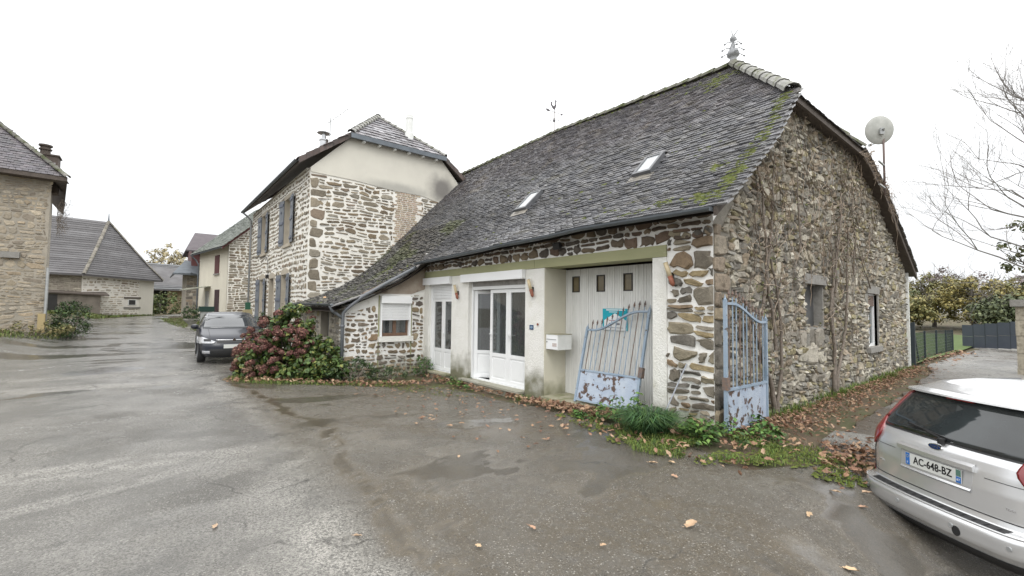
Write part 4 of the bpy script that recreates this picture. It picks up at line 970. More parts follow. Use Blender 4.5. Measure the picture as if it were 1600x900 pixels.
# openings: surround, sill, frame, pane, shutters with battens
sandM = mat('pale sandstone', (.46,.41,.33), (.40,.355,.285), 3, .8, .2, 20)
for i, (a, b, c, d, kd) in enumerate(OP):
    x = -2.2
    sr = MB(); sr.box(x-.01, x+.197, a-.12, a+.005, c+.002, d-.004); sr.box(x-.01, x+.197, b-.005, b+.12, c+.002, d-.004)
    if kd:
        n = 7; V = [(y, d + .10 + .0*0) for y in ()]
        arch = [(a-.12+(b-a+.24)*t, d+.16+.10*math.sin(math.pi*t)) for t in np.linspace(0, 1, n)]; und = [(a-.0+(b-a)*t, d-.0+.0*math.sin(math.pi*t)) for t in np.linspace(1, 0, 2)]
        sr.prism([(x-.01, y_, z_) for y_, z_ in arch] + [(x-.01, b+.12, d), (x-.01, a-.12, d)], (.17, 0, 0))
    else: sr.box(x-.01, x+.16, a-.12, b+.12, d-.003, d+.16)
    sr.build('stone_surround', sandM, h2)
    if kd != 2: MB().box(x-.06, x+.2, a-.1, b+.1, c-.12, c-.002).build('window_sill', sandM, h2)
    fr = MB(); xx = x+.2
    fr.box(xx, xx+.06, a, a+.07, c, d); fr.box(xx, xx+.06, b-.07, b, c, d); fr.box(xx, xx+.06, (a+b)/2-.04, (a+b)/2+.04, c, d); fr.box(xx, xx+.06, a+.07, (a+b)/2-.04, d-.07, d); fr.box(xx, xx+.06, (a+b)/2+.04, b-.07, d-.07, d)
    for q_ in (.35, .68): fr.box(xx+.01, xx+.05, a+.07, (a+b)/2-.04, c+(d-c)*q_, c+(d-c)*q_+.03); fr.box(xx+.01, xx+.05, (a+b)/2+.04, b-.07, c+(d-c)*q_, c+(d-c)*q_+.03)
    o = fr.build('window_frame', brownWood if kd == 2 else whitePaint, h2)
    MB().box(xx+.03, xx+.036, a+.07, b-.07, c, d-.07).build('window_pane', paneM, o)
    MB().box(xx+.045, xx+.05, a+.01, b-.01, c, d-.01).build('curtain', blindM, o)
    if kd == 2: continue
    for s_, yh in ((-1, a), (1, b)):
        # leaf swung outwards about the jamb, nearly flat on the wall
        wd = .60 if s_ < 0 else .52; ang = math.radians(5 if s_ < 0 else 7)
        for mbn in (0,):
            sh = MB(); dy = s_*math.cos(ang)*wd; dx = -math.sin(ang)*wd; u_ = np.array([dx, dy, 0])/wd; nn = np.array([-abs(math.cos(ang)), -s_*math.sin(ang)*-1*-1, 0]); nn = np.cross(u_, (0, 0, 1)); nn = nn/np.linalg.norm(nn)
            if nn[0] > 0: nn = -nn
            base = np.array([x-.03, yh+s_*.0, 0])
            npl = 5
            for k in range(npl):
                cc = base+u_*wd*(k+.5)/npl+np.array([0, 0, (c+d)/2]); sh.obox(cc, u_*(wd/npl/2-.004), nn*.014, (0, 0, (d-c)/2))
            o = sh.build('shutter', shutterB, h2)
            for zz in (.10, .5, .90): bt = MB(); bt.obox(base+u_*wd/2+nn*.028+np.array([0, 0, c+(d-c)*zz]), u_*(wd/2-.03), nn*.013, (0, 0, .055)); bt.build('shutter_batten', mat('dark batten paint', (.115,.13,.17), (.14,.155,.19), 4, .6) if 'dark batten paint' not in MT else MT['dark batten paint'], o)
            bt = MB(); bt.obox(base+u_*wd*.5+nn*.03+np.array([0, 0, c+(d-c)*.74]), u_*.03, nn*.012, (0, 0, .05))
            bt.build('shutter_batten', mat('dark batten paint', (.115,.13,.17), (.14,.155,.19), 4, .6) if 'dark batten paint' not in MT else MT['dark batten paint'], o)
# roof of the two-storey house
rf = MB()
EO = -2.62; E2 = 4.95; zE_ = 6.80; zR_ = 10.12; xm = 1.15; yA = 15.75; yF = YB+.25
S_ = (8.10-zE_)/( -.86-EO)
def slab(P, t=.10): 
    P = [np.array(p, float) for p in P]; rf.prism(P, (0, 0, -t))
hl = (-.86, 13.18, 8.12); hr_ = (3.16, 13.18, 8.12); ap = (xm, yA, zR_)
slab([(EO, 13.2, zE_-.08), hl, ap, (xm, yF, zR_), (EO, yF, zE_-.0)]); slab([hr_, (E2, 13.2, zE_-.08), (E2, yF, zE_), (xm, yF, zR_), ap]); slab([hl, hr_, ap])
h2r = rf.build('roof', MT['dark old timber'], h2)
slateM = mat('weathered flat tile', (.85,.84,.86), (1.1,1.08,1.1), 5, .35, .3, 30, rvar=.1)
hn2 = np.cross(np.array(hr_)-np.array(hl), np.array(ap)-np.array(hl)); hn2 /= np.linalg.norm(hn2); hn2 = hn2 if hn2[2] > 0 else -hn2
hv2 = (np.array(ap)-np.array([xm, 13.18, 8.12])); HL = np.linalg.norm(hv2); hv2 /= HL
tiles(h2r, np.array(hl)-hv2*.05+hn2*.01, (1,0,0), hv2, hn2, 10, 17, .33, .25, .40, .025, slateM, poly=[(-.05,0),(4.07,0),(2.01,3.38)], pal=((.27,.27,.28),(.32,.315,.32),(.21,.20,.205)), maxn=120, minpx=6, lift=.035, mess=.6)
sn = np.cross(np.array([0,1,0.]), np.array([-.86-EO, 0, 8.12-zE_])); sn /= np.linalg.norm(sn); sn = sn if sn[2] > 0 else -sn
sv = np.array([-.86-EO, 0, 8.12-zE_]); sv /= np.linalg.norm(sv)
tiles(h2r, (EO, 13.22, zE_+.0), (0,1,0), sv, sn, 13, 46, .33, .25, .40, .02, slateM, poly=[(0,0),(11.9,0),(11.9,5.2),(2.6,5.2),(0,2.2)], pal=((.16,.13,.125),(.20,.16,.15)), maxn=0, lift=.03)
for k in range(11):
    a_ = np.array(hl)+(np.array(ap)-np.array(hl))*(k/11.); b_ = np.array(hl)+(np.array(ap)-np.array(hl))*((k+1.1)/11.); mb = MB(); halfpipe(mb, a_, b_, .15, .11, .03); mb.build('hip_tile', ridgeL, h2r)
    a_ = np.array(hr_)+(np.array(ap)-np.array(hr_))*(k/11.); b_ = np.array(hr_)+(np.array(ap)-np.array(hr_))*((k+1.1)/11.); mb = MB(); halfpipe(mb, a_, b_, .13, .09, .03); mb.build('hip_tile', ridgeL, h2r)
mb = MB(); halfpipe(mb, (xm, yA-.1, zR_), (xm, yF, zR_), .14, .14, .03); mb.build('ridge_tile', ridgeL, h2r)
vt = mat('reddish verge tile', (.15,.105,.09), (.10,.088,.082), 5, .6, .3, 20)
for A_, B_ in (((EO, 13.17, zE_-.02), (hl[0], 13.17, hl[2]-.02)), ((E2, 13.17, zE_-.02), (hr_[0], 13.17, hr_[2]-.02))):
    A_, B_ = np.array(A_), np.array(B_)
    for k in range(8):
        a_ = A_+(B_-A_)*k/8; b_ = A_+(B_-A_)*(k+1.02)/8; mb = MB(); g = R.uniform(.6, 1.35); mb.t = (g, g, g); up_ = np.array([0, 0, .02*(k % 2)])
        mb.prism([a_+(0,0,-.17)+up_*.2, b_+(0,0,-.17)+up_*.2, b_+(0,0,.03)+up_, a_+(0,0,.05)+up_], (0, .05, 0)); mb.build('verge_tile', vt, h2r)
mb = MB(); mb.box(hl[0]-.02, hr_[0]+.02, 13.10, 13.17, hl[2]-.19, hl[2]-.02); mb.build('gutter', zincM, h2)
mb = MB()
for k in range(6): x_ = hl[0]+.45+k*.62; mb.box(x_, x_+.10, 13.17, 13.38, hl[2]-.24, hl[2]-.17)
mb.build('rafter_ends', whitePaint, h2)
mb = MB(); gutter(mb, [(EO-.06, 13.2, zE_-.06), (EO-.06, yF, zE_-.02)], .07); mb.build('gutter', zincM, h2)
mb = MB(); mb.tube([(EO-.06, yF-.3, zE_-.1), (-2.45, yF-.35, 6.5), (-2.28, yF-.35, 6.3), (-2.28, yF-.35, .2)], .05, 7); mb.build('downpipe', mat('grey downpipe', (.30,.31,.32), None, 1, .4), h2, smooth=True)
mb = MB(); mb.tube([(-2.21, 24.2, 4.25), (-2.23, 20.3, 3.95), (-2.23, 19.95, 3.6), (-2.23, 19.9, 3.1)], .012, 4); mb.box(-2.32, -2.2, 19.82, 19.98, 2.95, 3.1); mb.build('cable_and_lamp', blackM, h2)
# flues
def flue(x, y, z0, z1, r, kind):
    mb = MB()
    if kind: mb.lathe((x, y, z0), [(0,0),(r,0),(r,.5*(z1-z0)),(r*.9,.5*(z1-z0)),(r*.9,.68*(z1-z0)),(r*1.02,.7*(z1-z0)),(r*1.02,.74*(z1-z0)),(r*.5,.75*(z1-z0)),(r*.5,.92*(z1-z0)),(r*1.5,.93*(z1-z0)),(r*.6,(z1-z0)),(0,(z1-z0))], 18)
    else: mb.lathe((x, y, z0), [(0,0),(r*1.25,0),(r*1.2,.32*(z1-z0)),(r,.34*(z1-z0)),(r,.80*(z1-z0)),(r*1.08,.81*(z1-z0)),(r*1.08,.84*(z1-z0)),(r*.96,.85*(z1-z0)),(r*.96,.93*(z1-z0)),(r*.7,.97*(z1-z0)),(r*.65,(z1-z0)),(0,(z1-z0))], 18)
    return mb.build('flue', mat('shiny steel flue', (.55,.56,.57), (.45,.46,.47), 3, .25, metal=.9) if kind and 'shiny steel flue' not in MT else (MT['shiny steel flue'] if kind else whitePaint), h2, smooth=False)
flue(-.5, 17.9, 8.2, 9.72, .20, 1); flue(2.0, 14.3, 8.75, 10.05, .155, 0)
an = root('tv_antenna', 'thin metal rake television antenna on a mast above the ridge of the tall house', 'antenna', (-.5, 17.0, 8.1))
MB().tube([(-.5, 17.0, 8.2), (-.5, 17.0, 10.05)], .022, 5).build('mast', greyM, an)
mb = MB(); bA, bB = np.array([-.62, 17.0, 9.75]), np.array([.10, 16.4, 10.45]); mb.tube([bA, bB], .014, 4)
for k in range(9): p = bA+(bB-bA)*(k+.5)/9; mb.tube([p+np.array([.10,.16,0]), p-np.array([.10,.16,0])], .008, 3)
mb.build('aerial_elements', greyM, an)
# ================================================================ cream house further up the street
h3 = root('cream_house', 'narrow cream rendered house with stone side wall and red-brown shutter, beyond the tall stone house', 'house', (-2.4, 32.1, .5))
A = np.array([-2.4, 32.1]); B = np.array([-3.5, 39.2]); ud = (B-A)/np.linalg.norm(B-A); gd = np.array([ud[1], -ud[0]])
P3 = lambda s, t, z: (A[0]+ud[0]*s+gd[0]*t, A[1]+ud[1]*s+gd[1]*t, z)
LH3 = 7.18
def box3(mb, s0, s1, t0, t1, z0, z1):
    V = [P3(s, t, z) for z in (z0, z1) for s, t in ((s0, t0), (s1, t0), (s1, t1), (s0, t1))]
    return mb.add(V, [(0,1,2,3),(7,6,5,4),(4,5,1,0),(5,6,2,1),(6,7,3,2),(7,4,0,3)])
mb = MB(); box3(mb, .02, LH3, 0, .3, .2, 5.9); mb.build('front_wall', plasterY, h3)
mb = MB(); z3 = lambda t: 5.95+min(t, 8-t)*.95
for p, q_ in zip(np.linspace(0, 8, 9)[:-1], np.linspace(0, 8, 9)[1:]): mb.prism([P3(0, p, .2), P3(0, q_, .2), P3(0, q_, z3(q_)), P3(0, p, z3(p))], (ud[0]*.3, ud[1]*.3, 0))
mb.build('gable_wall', mortarC, h3)
rc = cells(0, 3.2, .8, 8.0, .17, 2.2, .3)
stonework(h3, rc, (P3(0, 0, 0), (gd[0], gd[1], 0), (-ud[0], -ud[1], 0)), OLV+BR[:2], stoneM, gap=.055, depth=(.015,.04), warp=(1.4,.08), jit=.15, rnd=.3, outline=[(0,0),(3.2,0),(3.2,8.6),(0,5.8)], maxn=80, minpx=9)
for (s0, s1, z0, z1, mm, nm) in ((2.0, 3.0, 3.9, 5.2, redWood, 'shutter'), (1.75, 2.75, 1.0, 2.75, mat('dark plum door', (.05,.025,.03), None, 1, .6), 'shutter'), (4.3, 5.1, .7, 2.7, greyM, 'door'), ):
    mb = MB(); n = 4
    for k in range(n): box3(mb, s0+(s1-s0)*k/n+.01, s0+(s1-s0)*(k+1)/n-.01, -.05, .02, z0, z1)
    mb.build(nm, mm, h3)
    mb = MB(); box3(mb, s0-.1, s1+.1, -.09, .02, z0-.1, z0-.003); mb.build('window_sill', graniteM, h3)
mb = MB()
for k in range(2):
    a0, a1 = ((-.45, 4), (8.45, 4))[k]
    za, zb = 5.95-.45*.95, 5.95+4*.95
    mb.prism([P3(-.35, a0, za+.1), P3(LH3+.35, a0, za+.1), P3(LH3+.35, a1, zb+.1), P3(-.35, a1, zb+.1)], (0, 0, -.12))
r3 = mb.build('roof', darkWood, h3)
vz = np.array([gd[0], gd[1], .95]); vz /= np.linalg.norm(vz); nz_ = np.array([-gd[0]*.95, -gd[1]*.95, 1]); nz_ /= np.linalg.norm(nz_)
tiles(r3, np.array(P3(-.4, -.5, 5.58)), (ud[0], ud[1], 0), vz, nz_, 26, 32, .24, .25, .30, .02, mat('green grey tile', (.85,.9,.85), (1.1,1.15,1.05), 3, .45), pal=((.125,.135,.12),(.16,.17,.15)), maxn=0, lift=.03)
mb = MB(); mb.prism([P3(-.38, -.5, 5.38), P3(-.38, 4, 9.65), P3(-.38, 4, 9.85), P3(-.38, -.5, 5.6)], (ud[0]*.04, ud[1]*.04, 0)); mb.build('verge_board', redWood, h3)
mb = MB(); gutter(mb, [P3(-.35, -.52, 5.52), P3(LH3+.35, -.52, 5.52)], .07); mb.tube([P3(LH3+.2, -.5, 5.45), P3(LH3+.1, -.2, 5.1), P3(LH3+.0, -.08, 4.8), P3(LH3+.0, -.08, .7)], .05, 6); mb.build('gutter', zincM, h3)
aw = MB(); aw.prism([P3(3.9, 0, 3.05), P3(5.6, 0, 3.05), P3(5.8, -1.5, 2.75), P3(3.7, -1.5, 2.75)], (0, 0, -.04))
for s in (4.3, 4.8, 5.2): aw.tube([P3(s, 0, 3.06), P3(s, -1.5, 2.77)], .02, 4)
aw.build('porch_canopy', mat('cloudy plastic canopy', (.42,.43,.36), (.30,.31,.25), 2, .3), h3)
# ================================================================ small red-gabled house
h4 = root('red_gabled_house', 'small stone house with a red-brown boarded upper storey, left of the cream house', 'house', (-4.2, 41, .6))
MB().box(-4.2, 1.5, 41.0, 46.8, .3, 4.5).build('wall', mortarL, h4)
MB().box(-3.3, -.5, 40.97, 40.998, .7, 4.4).build('render_panel', plasterY, h4)
rc = cells(-4.2, -3.3, .5, 4.4, .2, 1.6, .3); stonework(h4, rc, ((0,41,0), (1,0,0), (0,-1,0)), GREYB, stoneM, gap=.05, maxn=0)
MB().box(-3.9, 1.2, 41.4, 46.4, 4.5, 6.3).build('upper_storey', redWood, h4)
mb = MB(); mb.prism([(-4.3, 41.1, 6.1), (1.5, 41.1, 6.1), (1.5, 43.9, 7.9), (-3.6, 43.9, 7.9)], (0, 0, -.12)); mb.prism([(-4.3, 46.8, 6.1), (-3.6, 43.9, 7.9), (1.5, 43.9, 7.9), (1.5, 46.8, 6.1)], (0, 0, -.12)); r4 = mb.build('roof', mat('purple slate', (.085,.070,.078), (.11,.092,.10), 3, .5, .3, 8), h4)
mb = MB(); mb.prism([(-5.1, 40.2, 4.15), (.5, 40.2, 4.15), (.5, 42.2, 5.3), (-4.3, 42.2, 5.3)], (0, 0, -.14)); mb.prism([(-5.1, 40.2, 4.15), (-4.3, 42.2, 5.3), (-4.0, 47.2, 5.3), (-5.1, 47.2, 4.15)], (0, 0, -.14)); mb.build('lower_roof', zincM, h4)
mb = MB(); mb.tube([(-4.0, 40.15, 4.2), (-3.4, 40.3, 3.95), (-2.9, 40.8, 3.5), (-2.8, 40.9, .8)], .05, 5); mb.build('downpipe', zincM, h4)
for (a, b, c, d) in ((-3.0, -2.3, .9, 3.3),):
    MB().box(a, b, 40.94, 40.968, c, d).build('door', mat('maroon door', (.08,.02,.03), None, 1, .5), h4)
# ================================================================ barn with big hipped roof
def wall_line(name, P, Q, z0, z1, th, mt, par):
    P, Q = np.array(P, float), np.array(Q, float); d = (Q-P); d /= np.linalg.norm(d); n = np.array([d[1], -d[0]])
    V = []
    for z in (z0, z1):
        for a in (P, Q, Q-n*th, P-n*th): V.append((*a, z))
    return np_obj(name, V, [(0,1,5,4),(1,2,6,5),(2,3,7,6),(3,0,4,7),(4,5,6,7),(3,2,1,0)], mt, par)
barn = root('hip_roofed_barn', 'low pale stone barn under a steep hipped slate roof at the far road end', 'barn', (-10.5, 44, .7))
BA, BB = np.array([-10.5, 44.0]), np.array([-6.2, 48.1]); bl = np.array([-.985, -.17]); BC = BB+np.array([-.69, .72])*5; BL = BA+bl*13
wall_line('wall', BA, BB, .4, 3.95, .4, mat('pale cream mortar', (.86,.83,.76), (.78,.75,.68), 1, .9), barn); wall_line('wall', BL, BA-bl*.0+np.array([-.02,-.0]), .4, 3.9, .4, mortarL, barn); wall_line('wall', BB+np.array([-.02,.03]), BC, .4, 3.9, .4, mortarC, barn)  # left wall's darker mortar has its shade painted in
du = (BB-BA)/np.linalg.norm(BB-BA); dn = np.array([du[1], -du[0]]); LB = np.linalg.norm(BB-BA)
PALE = [(.50,.45,.37),(.46,.42,.35),(.58,.54,.47),(.50,.48,.43),(.40,.36,.30)]
rc = cells(0, LB-1.35, .5, 3.75, .17, 2.4, .3); stonework(barn, rc, ((*BA, 0), (*du, 0), (*dn, 0)), PALE, stoneM, gap=.10, depth=(.01,.03), warp=(1,.08), jit=.15, rnd=.3, holes=[(3.35, 4.6, 1.35, 2.3)], maxn=0)
mb = MB(); mb.prism([(*(BA+du*(LB-1.3)+dn*.02), .5), (*(BB+dn*.02), .5), (*(BB+dn*.02), 3.9), (*(BA+du*(LB-1.3)+dn*.02), 3.9)], (*(-dn*.015), 0)); mb.build('render_panel', plasterC, barn)
dl_ = -bl; dnl = np.array([dl_[1], -dl_[0]]); 
rc = cells(0, 13, .5, 3.75, .2, 1.9, .3); stonework(barn, rc, ((*BL, 0), (*dl_, 0), (*dnl, 0)), GREYB[:4], stoneM, gap=.05, depth=(.01,.03), warp=(1,.08), maxn=0, stuffname='shade_toned_rubble')  # darker stone palette paints the shade of the left wall into its colour
def onwall(mb, s0, s1, z0, z1, off, th):
    a, b = BA+du*s0+dn*off, BA+du*s1+dn*off; mb.prism([(*a, z0), (*b, z0), (*b, z1), (*a, z1)], (*(-dn*th), 0)); return mb
MT['d2'] = blackM
o = onwall(MB(), 3.65, 4.35, 1.55, 2.05, .03, .04).build('window_frame', whitePaint, barn); onwall(MB(), 3.72, 4.28, 1.6, 2.0, .04, .02).build('window_pane', dark, o)
onwall(MB(), 3.3, 4.75, 2.12, 2.25, .06, .08).build('window_lintel', darkWood, barn); onwall(MB(), 3.3, 4.75, 1.28, 1.42, .06, .08).build('window_sill', graniteM, barn)
# lean shed opening on the left
mb = MB(); q0 = BA+np.array([-2.9, -2.6]); mb.prism([(*(q0), 2.55), (*(BA+du*.9+dn*1.4), 2.35), (*(BA+du*1.7+dn*.1), 2.6), (*(BA+bl*3), 2.75)], (0, 0, -.09)); mb.build('shed_roof', darkWood, barn)
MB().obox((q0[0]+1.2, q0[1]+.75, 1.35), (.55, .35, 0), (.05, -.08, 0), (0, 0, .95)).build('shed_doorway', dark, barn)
wall_line('shed_wall', q0+np.array([.3,.3]), BA+du*.5+dn*1.1, .4, 2.4, .2, mat('dark shed stone', (.25,.22,.185), (.15,.13,.11), 1.5, .9, .8, 6), barn)
ap_ = np.array([-9.4, 47.9]); zt_, ze_ = 8.65, 3.95; ov = .45
cA = BA-du*.35+dn*ov+bl*0; cA = BA+dn*ov-du*ov*.6; cB = BB+dn*ov+du*ov; cL = BL+dnl*ov; cC = BC+du*ov; ridL = ap_+bl*13
barnRoof = mat('plum grey slate', (.098,.094,.096), (.125,.119,.12), 2.0, .5, .5, 9, c3=(.155,.152,.155), sc3=.6, t3=(.5,.7), stretch=(1, 1, 3))
mb = MB()
mid = lambda a, b, t: np.array(a)*(1-t)+np.array(b)*t
kick = .16
pa, pb = np.array([*ap_, zt_]), None
cA3, cB3, cL3, cC3, rL3 = [np.array([*p, z]) for p, z in ((cA, ze_-.05), (cB, ze_-.15), (cL, ze_-.0), (cC, ze_-.1), (ridL, zt_+.1))]
def slope2(mb, e0, e1, r1, r0):
    m0, m1 = mid(e0, r0, .35)-np.array([0,0,.12]), mid(e1, r1, .35)-np.array([0,0,.12])
    mb.prism([e0, e1, m1, m0], (0, 0, -.12)); mb.prism([m0, m1, r1, r0] if np.linalg.norm(np.array(r1)-r0) > .01 else [m0, m1, r1], (0, 0, -.12))
slope2(mb, cL3, cA3, pa, rL3); slope2(mb, cA3, cB3, pa, pa); slope2(mb, cB3, cC3, pa+np.array([-.69*0,0,0]), pa)
br_ = mb.build('roof', barnRoof, barn)
for (e, r) in ((cA3, pa), (cB3, pa)):
    m_ = mid(e, r, .35)-np.array([0, 0, .12])
    for seg in ((e, m_, 6), (m_, r, 9)):
        for k in range(seg[2]): mb = MB(); g = R.uniform(.8, 1.5); mb.t = (g*.58, g*.54, g*.50); halfpipe(mb, mid(seg[0], seg[1], k/seg[2]), mid(seg[0], seg[1], (k+1.1)/seg[2]), .13, .11, .03); mb.build('hip_tile', ridgeL, br_)
MB().tube([pa, pa+np.array([0, 0, .75])], [.07, .015], 6).build('finial_spike', zincM, br_)
# course lines of slates, real laps
def laps(par, e0, e1, r1, r0, n, mt, name='slate_courses', off=.03):
    mb = MB(); nn = np.cross(np.array(e1)-e0, np.array(r0)-e0); nn /= np.linalg.norm(nn); nn = nn if nn[2] > 0 else -nn
    for k in range(n):
        t0, t1 = k/n, (k+1)/n; a, b, c, d = mid(e0, r0, t0), mid(e1, r1, t0), mid(e1, r1, t1), mid(e0, r0, t1); g = R.uniform(.8, 1.2); mb.t = (g, g, g)
        V = [a+nn*off, b+nn*off, c+nn*.005, d+nn*.005, a, b]; mb.add(V, [(0,1,2,3), (4,5,1,0)])
    mb.build(name, mt, par, kind='stuff')
for e0, e1, r1, r0 in ((cL3, cA3, pa, rL3), (cA3, cB3, pa, pa)):
    m0, m1 = mid(e0, r0, .35)-np.array([0,0,.12]), mid(e1, r1, .35)-np.array([0,0,.12]); laps(br_, e0, e1, m1, m0, 9, barnRoof); laps(br_, m0, m1, r1, r0, 17, barnRoof)
# ================================================================ farm shed behind
b2 = root('slate_roofed_shed', 'low open-fronted stone shed with a grey slate roof behind the hip-roofed barn', 'shed', (-6, 59.5, .8))
MB().box(-4.9, 4.0, 60.0, 66, .3, 3.4).build('wall', mat('tan rubble', (.34,.27,.17), (.26,.20,.13), 1.5, .9, .6, 6), b2)
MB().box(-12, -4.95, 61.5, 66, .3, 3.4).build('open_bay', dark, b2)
for k in range(4): MB().box(-9.2+k*1.2, -9.05+k*1.2, 60.2, 60.35, .5, 3.4).build('post', barkT, b2)
mb = MB(); mb.prism([(-14, 59.2, 3.35), (4.5, 58.9, 3.35), (4.5, 63, 6.2), (-14, 63, 6.6)], (0, 0, -.15)); o = mb.build('roof', barnRoof, b2)
laps(o, (-14, 59.2, 3.35), (4.5, 58.9, 3.35), (4.5, 63, 6.2), (-14, 63, 6.6), 16, mat('grey slate', (.12,.125,.13), (.15,.155,.16), 3, .5), off=.06)
# ================================================================ tall house at the left edge
lh = root('tall_stone_house', 'tall sandy stone house with a dark hipped roof and chimney at the left edge', 'house', (-9.75, 22.6, .6))
cx_, cy_ = -9.72, 22.62
mb = MB(); mb.prism([(cx_, cy_, -.2), (cx_-7, cy_-.25, -.2), (cx_-8, cy_+9, -.2), (cx_-1.05, cy_+9, -.2)], (0, 0, 7.05)); mb.build('wall', mortarL, lh)
d_ = np.array([-7, -.25]); d_ = d_/np.linalg.norm(d_); LP_ = [(.41,.365,.29),(.37,.33,.27),(.33,.30,.25),(.45,.405,.33),(.38,.35,.30),(.30,.27,.23),(.40,.34,.26)]
rc = cells(0, 3.6, .4, 6.8, .165, 1.9, .45)
stonework(lh, rc, ((cx_-3.6*1, cy_-.25*3.6/7, 0), (-d_[0], -d_[1], 0), (0, -1, 0)), LP_, stoneM, gap=.05, depth=(.006,.03), warp=(1.4,.2), jit=.22, rnd=.3, maxn=260, minpx=8, seed=77)
e0 = np.array([-9.2, 22.1, 6.78]); e1 = np.array([-18.5, 21.8, 6.85]); apx = np.array([-13.6, 25.3, 11.0]); e2 = np.array([-10.4, 32.3, 6.78])
mb = MB(); mb.prism([e1, e0, apx, apx+np.array([-4, 0, 0])], (0, 0, -.14)); mb.prism([e0, e2, apx+np.array([0, 3.5, 0]), apx], (0, 0, -.14)); lr = mb.build('roof', darkWood, lh)
nn = np.cross(e1-e0, apx-e0); nn /= np.linalg.norm(nn); nn = nn if nn[2] > 0 else -nn; ua = (e0-e1)/np.linalg.norm(e0-e1); vv_ = np.cross(nn, ua); vv_ = vv_ if vv_[2] > 0 else -vv_
tiles(lr, e0-ua*5, ua, vv_, nn, 38, 30, .14, .17, .24, .016, tileM, poly=[(0,0),(5.03,0),(0.65,5.4),(0,5.4)], pal=((.105,.095,.105),(.13,.115,.12),(.09,.085,.09)), maxn=60, minpx=9, lift=.022)
for k in range(16):
    t_ = k/16; mb = MB(); g = R.uniform(.6, 1.1); mb.t = (g, g, g); halfpipe(mb, e0+(apx-e0)*t_, e0+(apx-e0)*(t_+1.1/16), .12, .10, .02); mb.build('hip_tile', ridgeM, lr)
mb = MB(); mb.prism([e1-(0,0,.14), e0-(0,0,.14), e0-(0,-.5,.14), e1-(0,-.5,.14)], (0,0,-.02)); mb.build('soffit', darkWood, lr)
ch = MB(); ch.box(-10.55, -9.85, 25.0, 25.7, 6.6, 8.25); ch.build('chimney', mat('brown chimney brick', (.13,.105,.09), (.10,.08,.07), 6, .9, .5, 12), lr)
mb = MB(); mb.box(-10.60, -9.80, 24.95, 25.75, 8.25, 8.31); mb.lathe((-10.3, 25.3, 8.31), [(.17,0),(.17,.22),(.22,.22),(.22,.27),(.17,.27),(.17,.38),(.23,.38),(.23,.45),(0,.45)], 12); mb.build('chimney_cap', darkWood, lr)
MB().box(-10.95, -10.45, 22.42, 22.60, 3.42, 3.66).build('drip_stone', graniteM, lh)
MB().tube([(-9.66, 22.50, .6), (-9.66, 22.50, 3.1)], .05, 6).build('pipe_sleeve', greyM, lh)
MB().box(-9.82, -9.62, 22.15, 22.35, .5, 1.25).build('meter_box', mat('ochre box', (.42,.33,.17), None, 1, .7), lh)
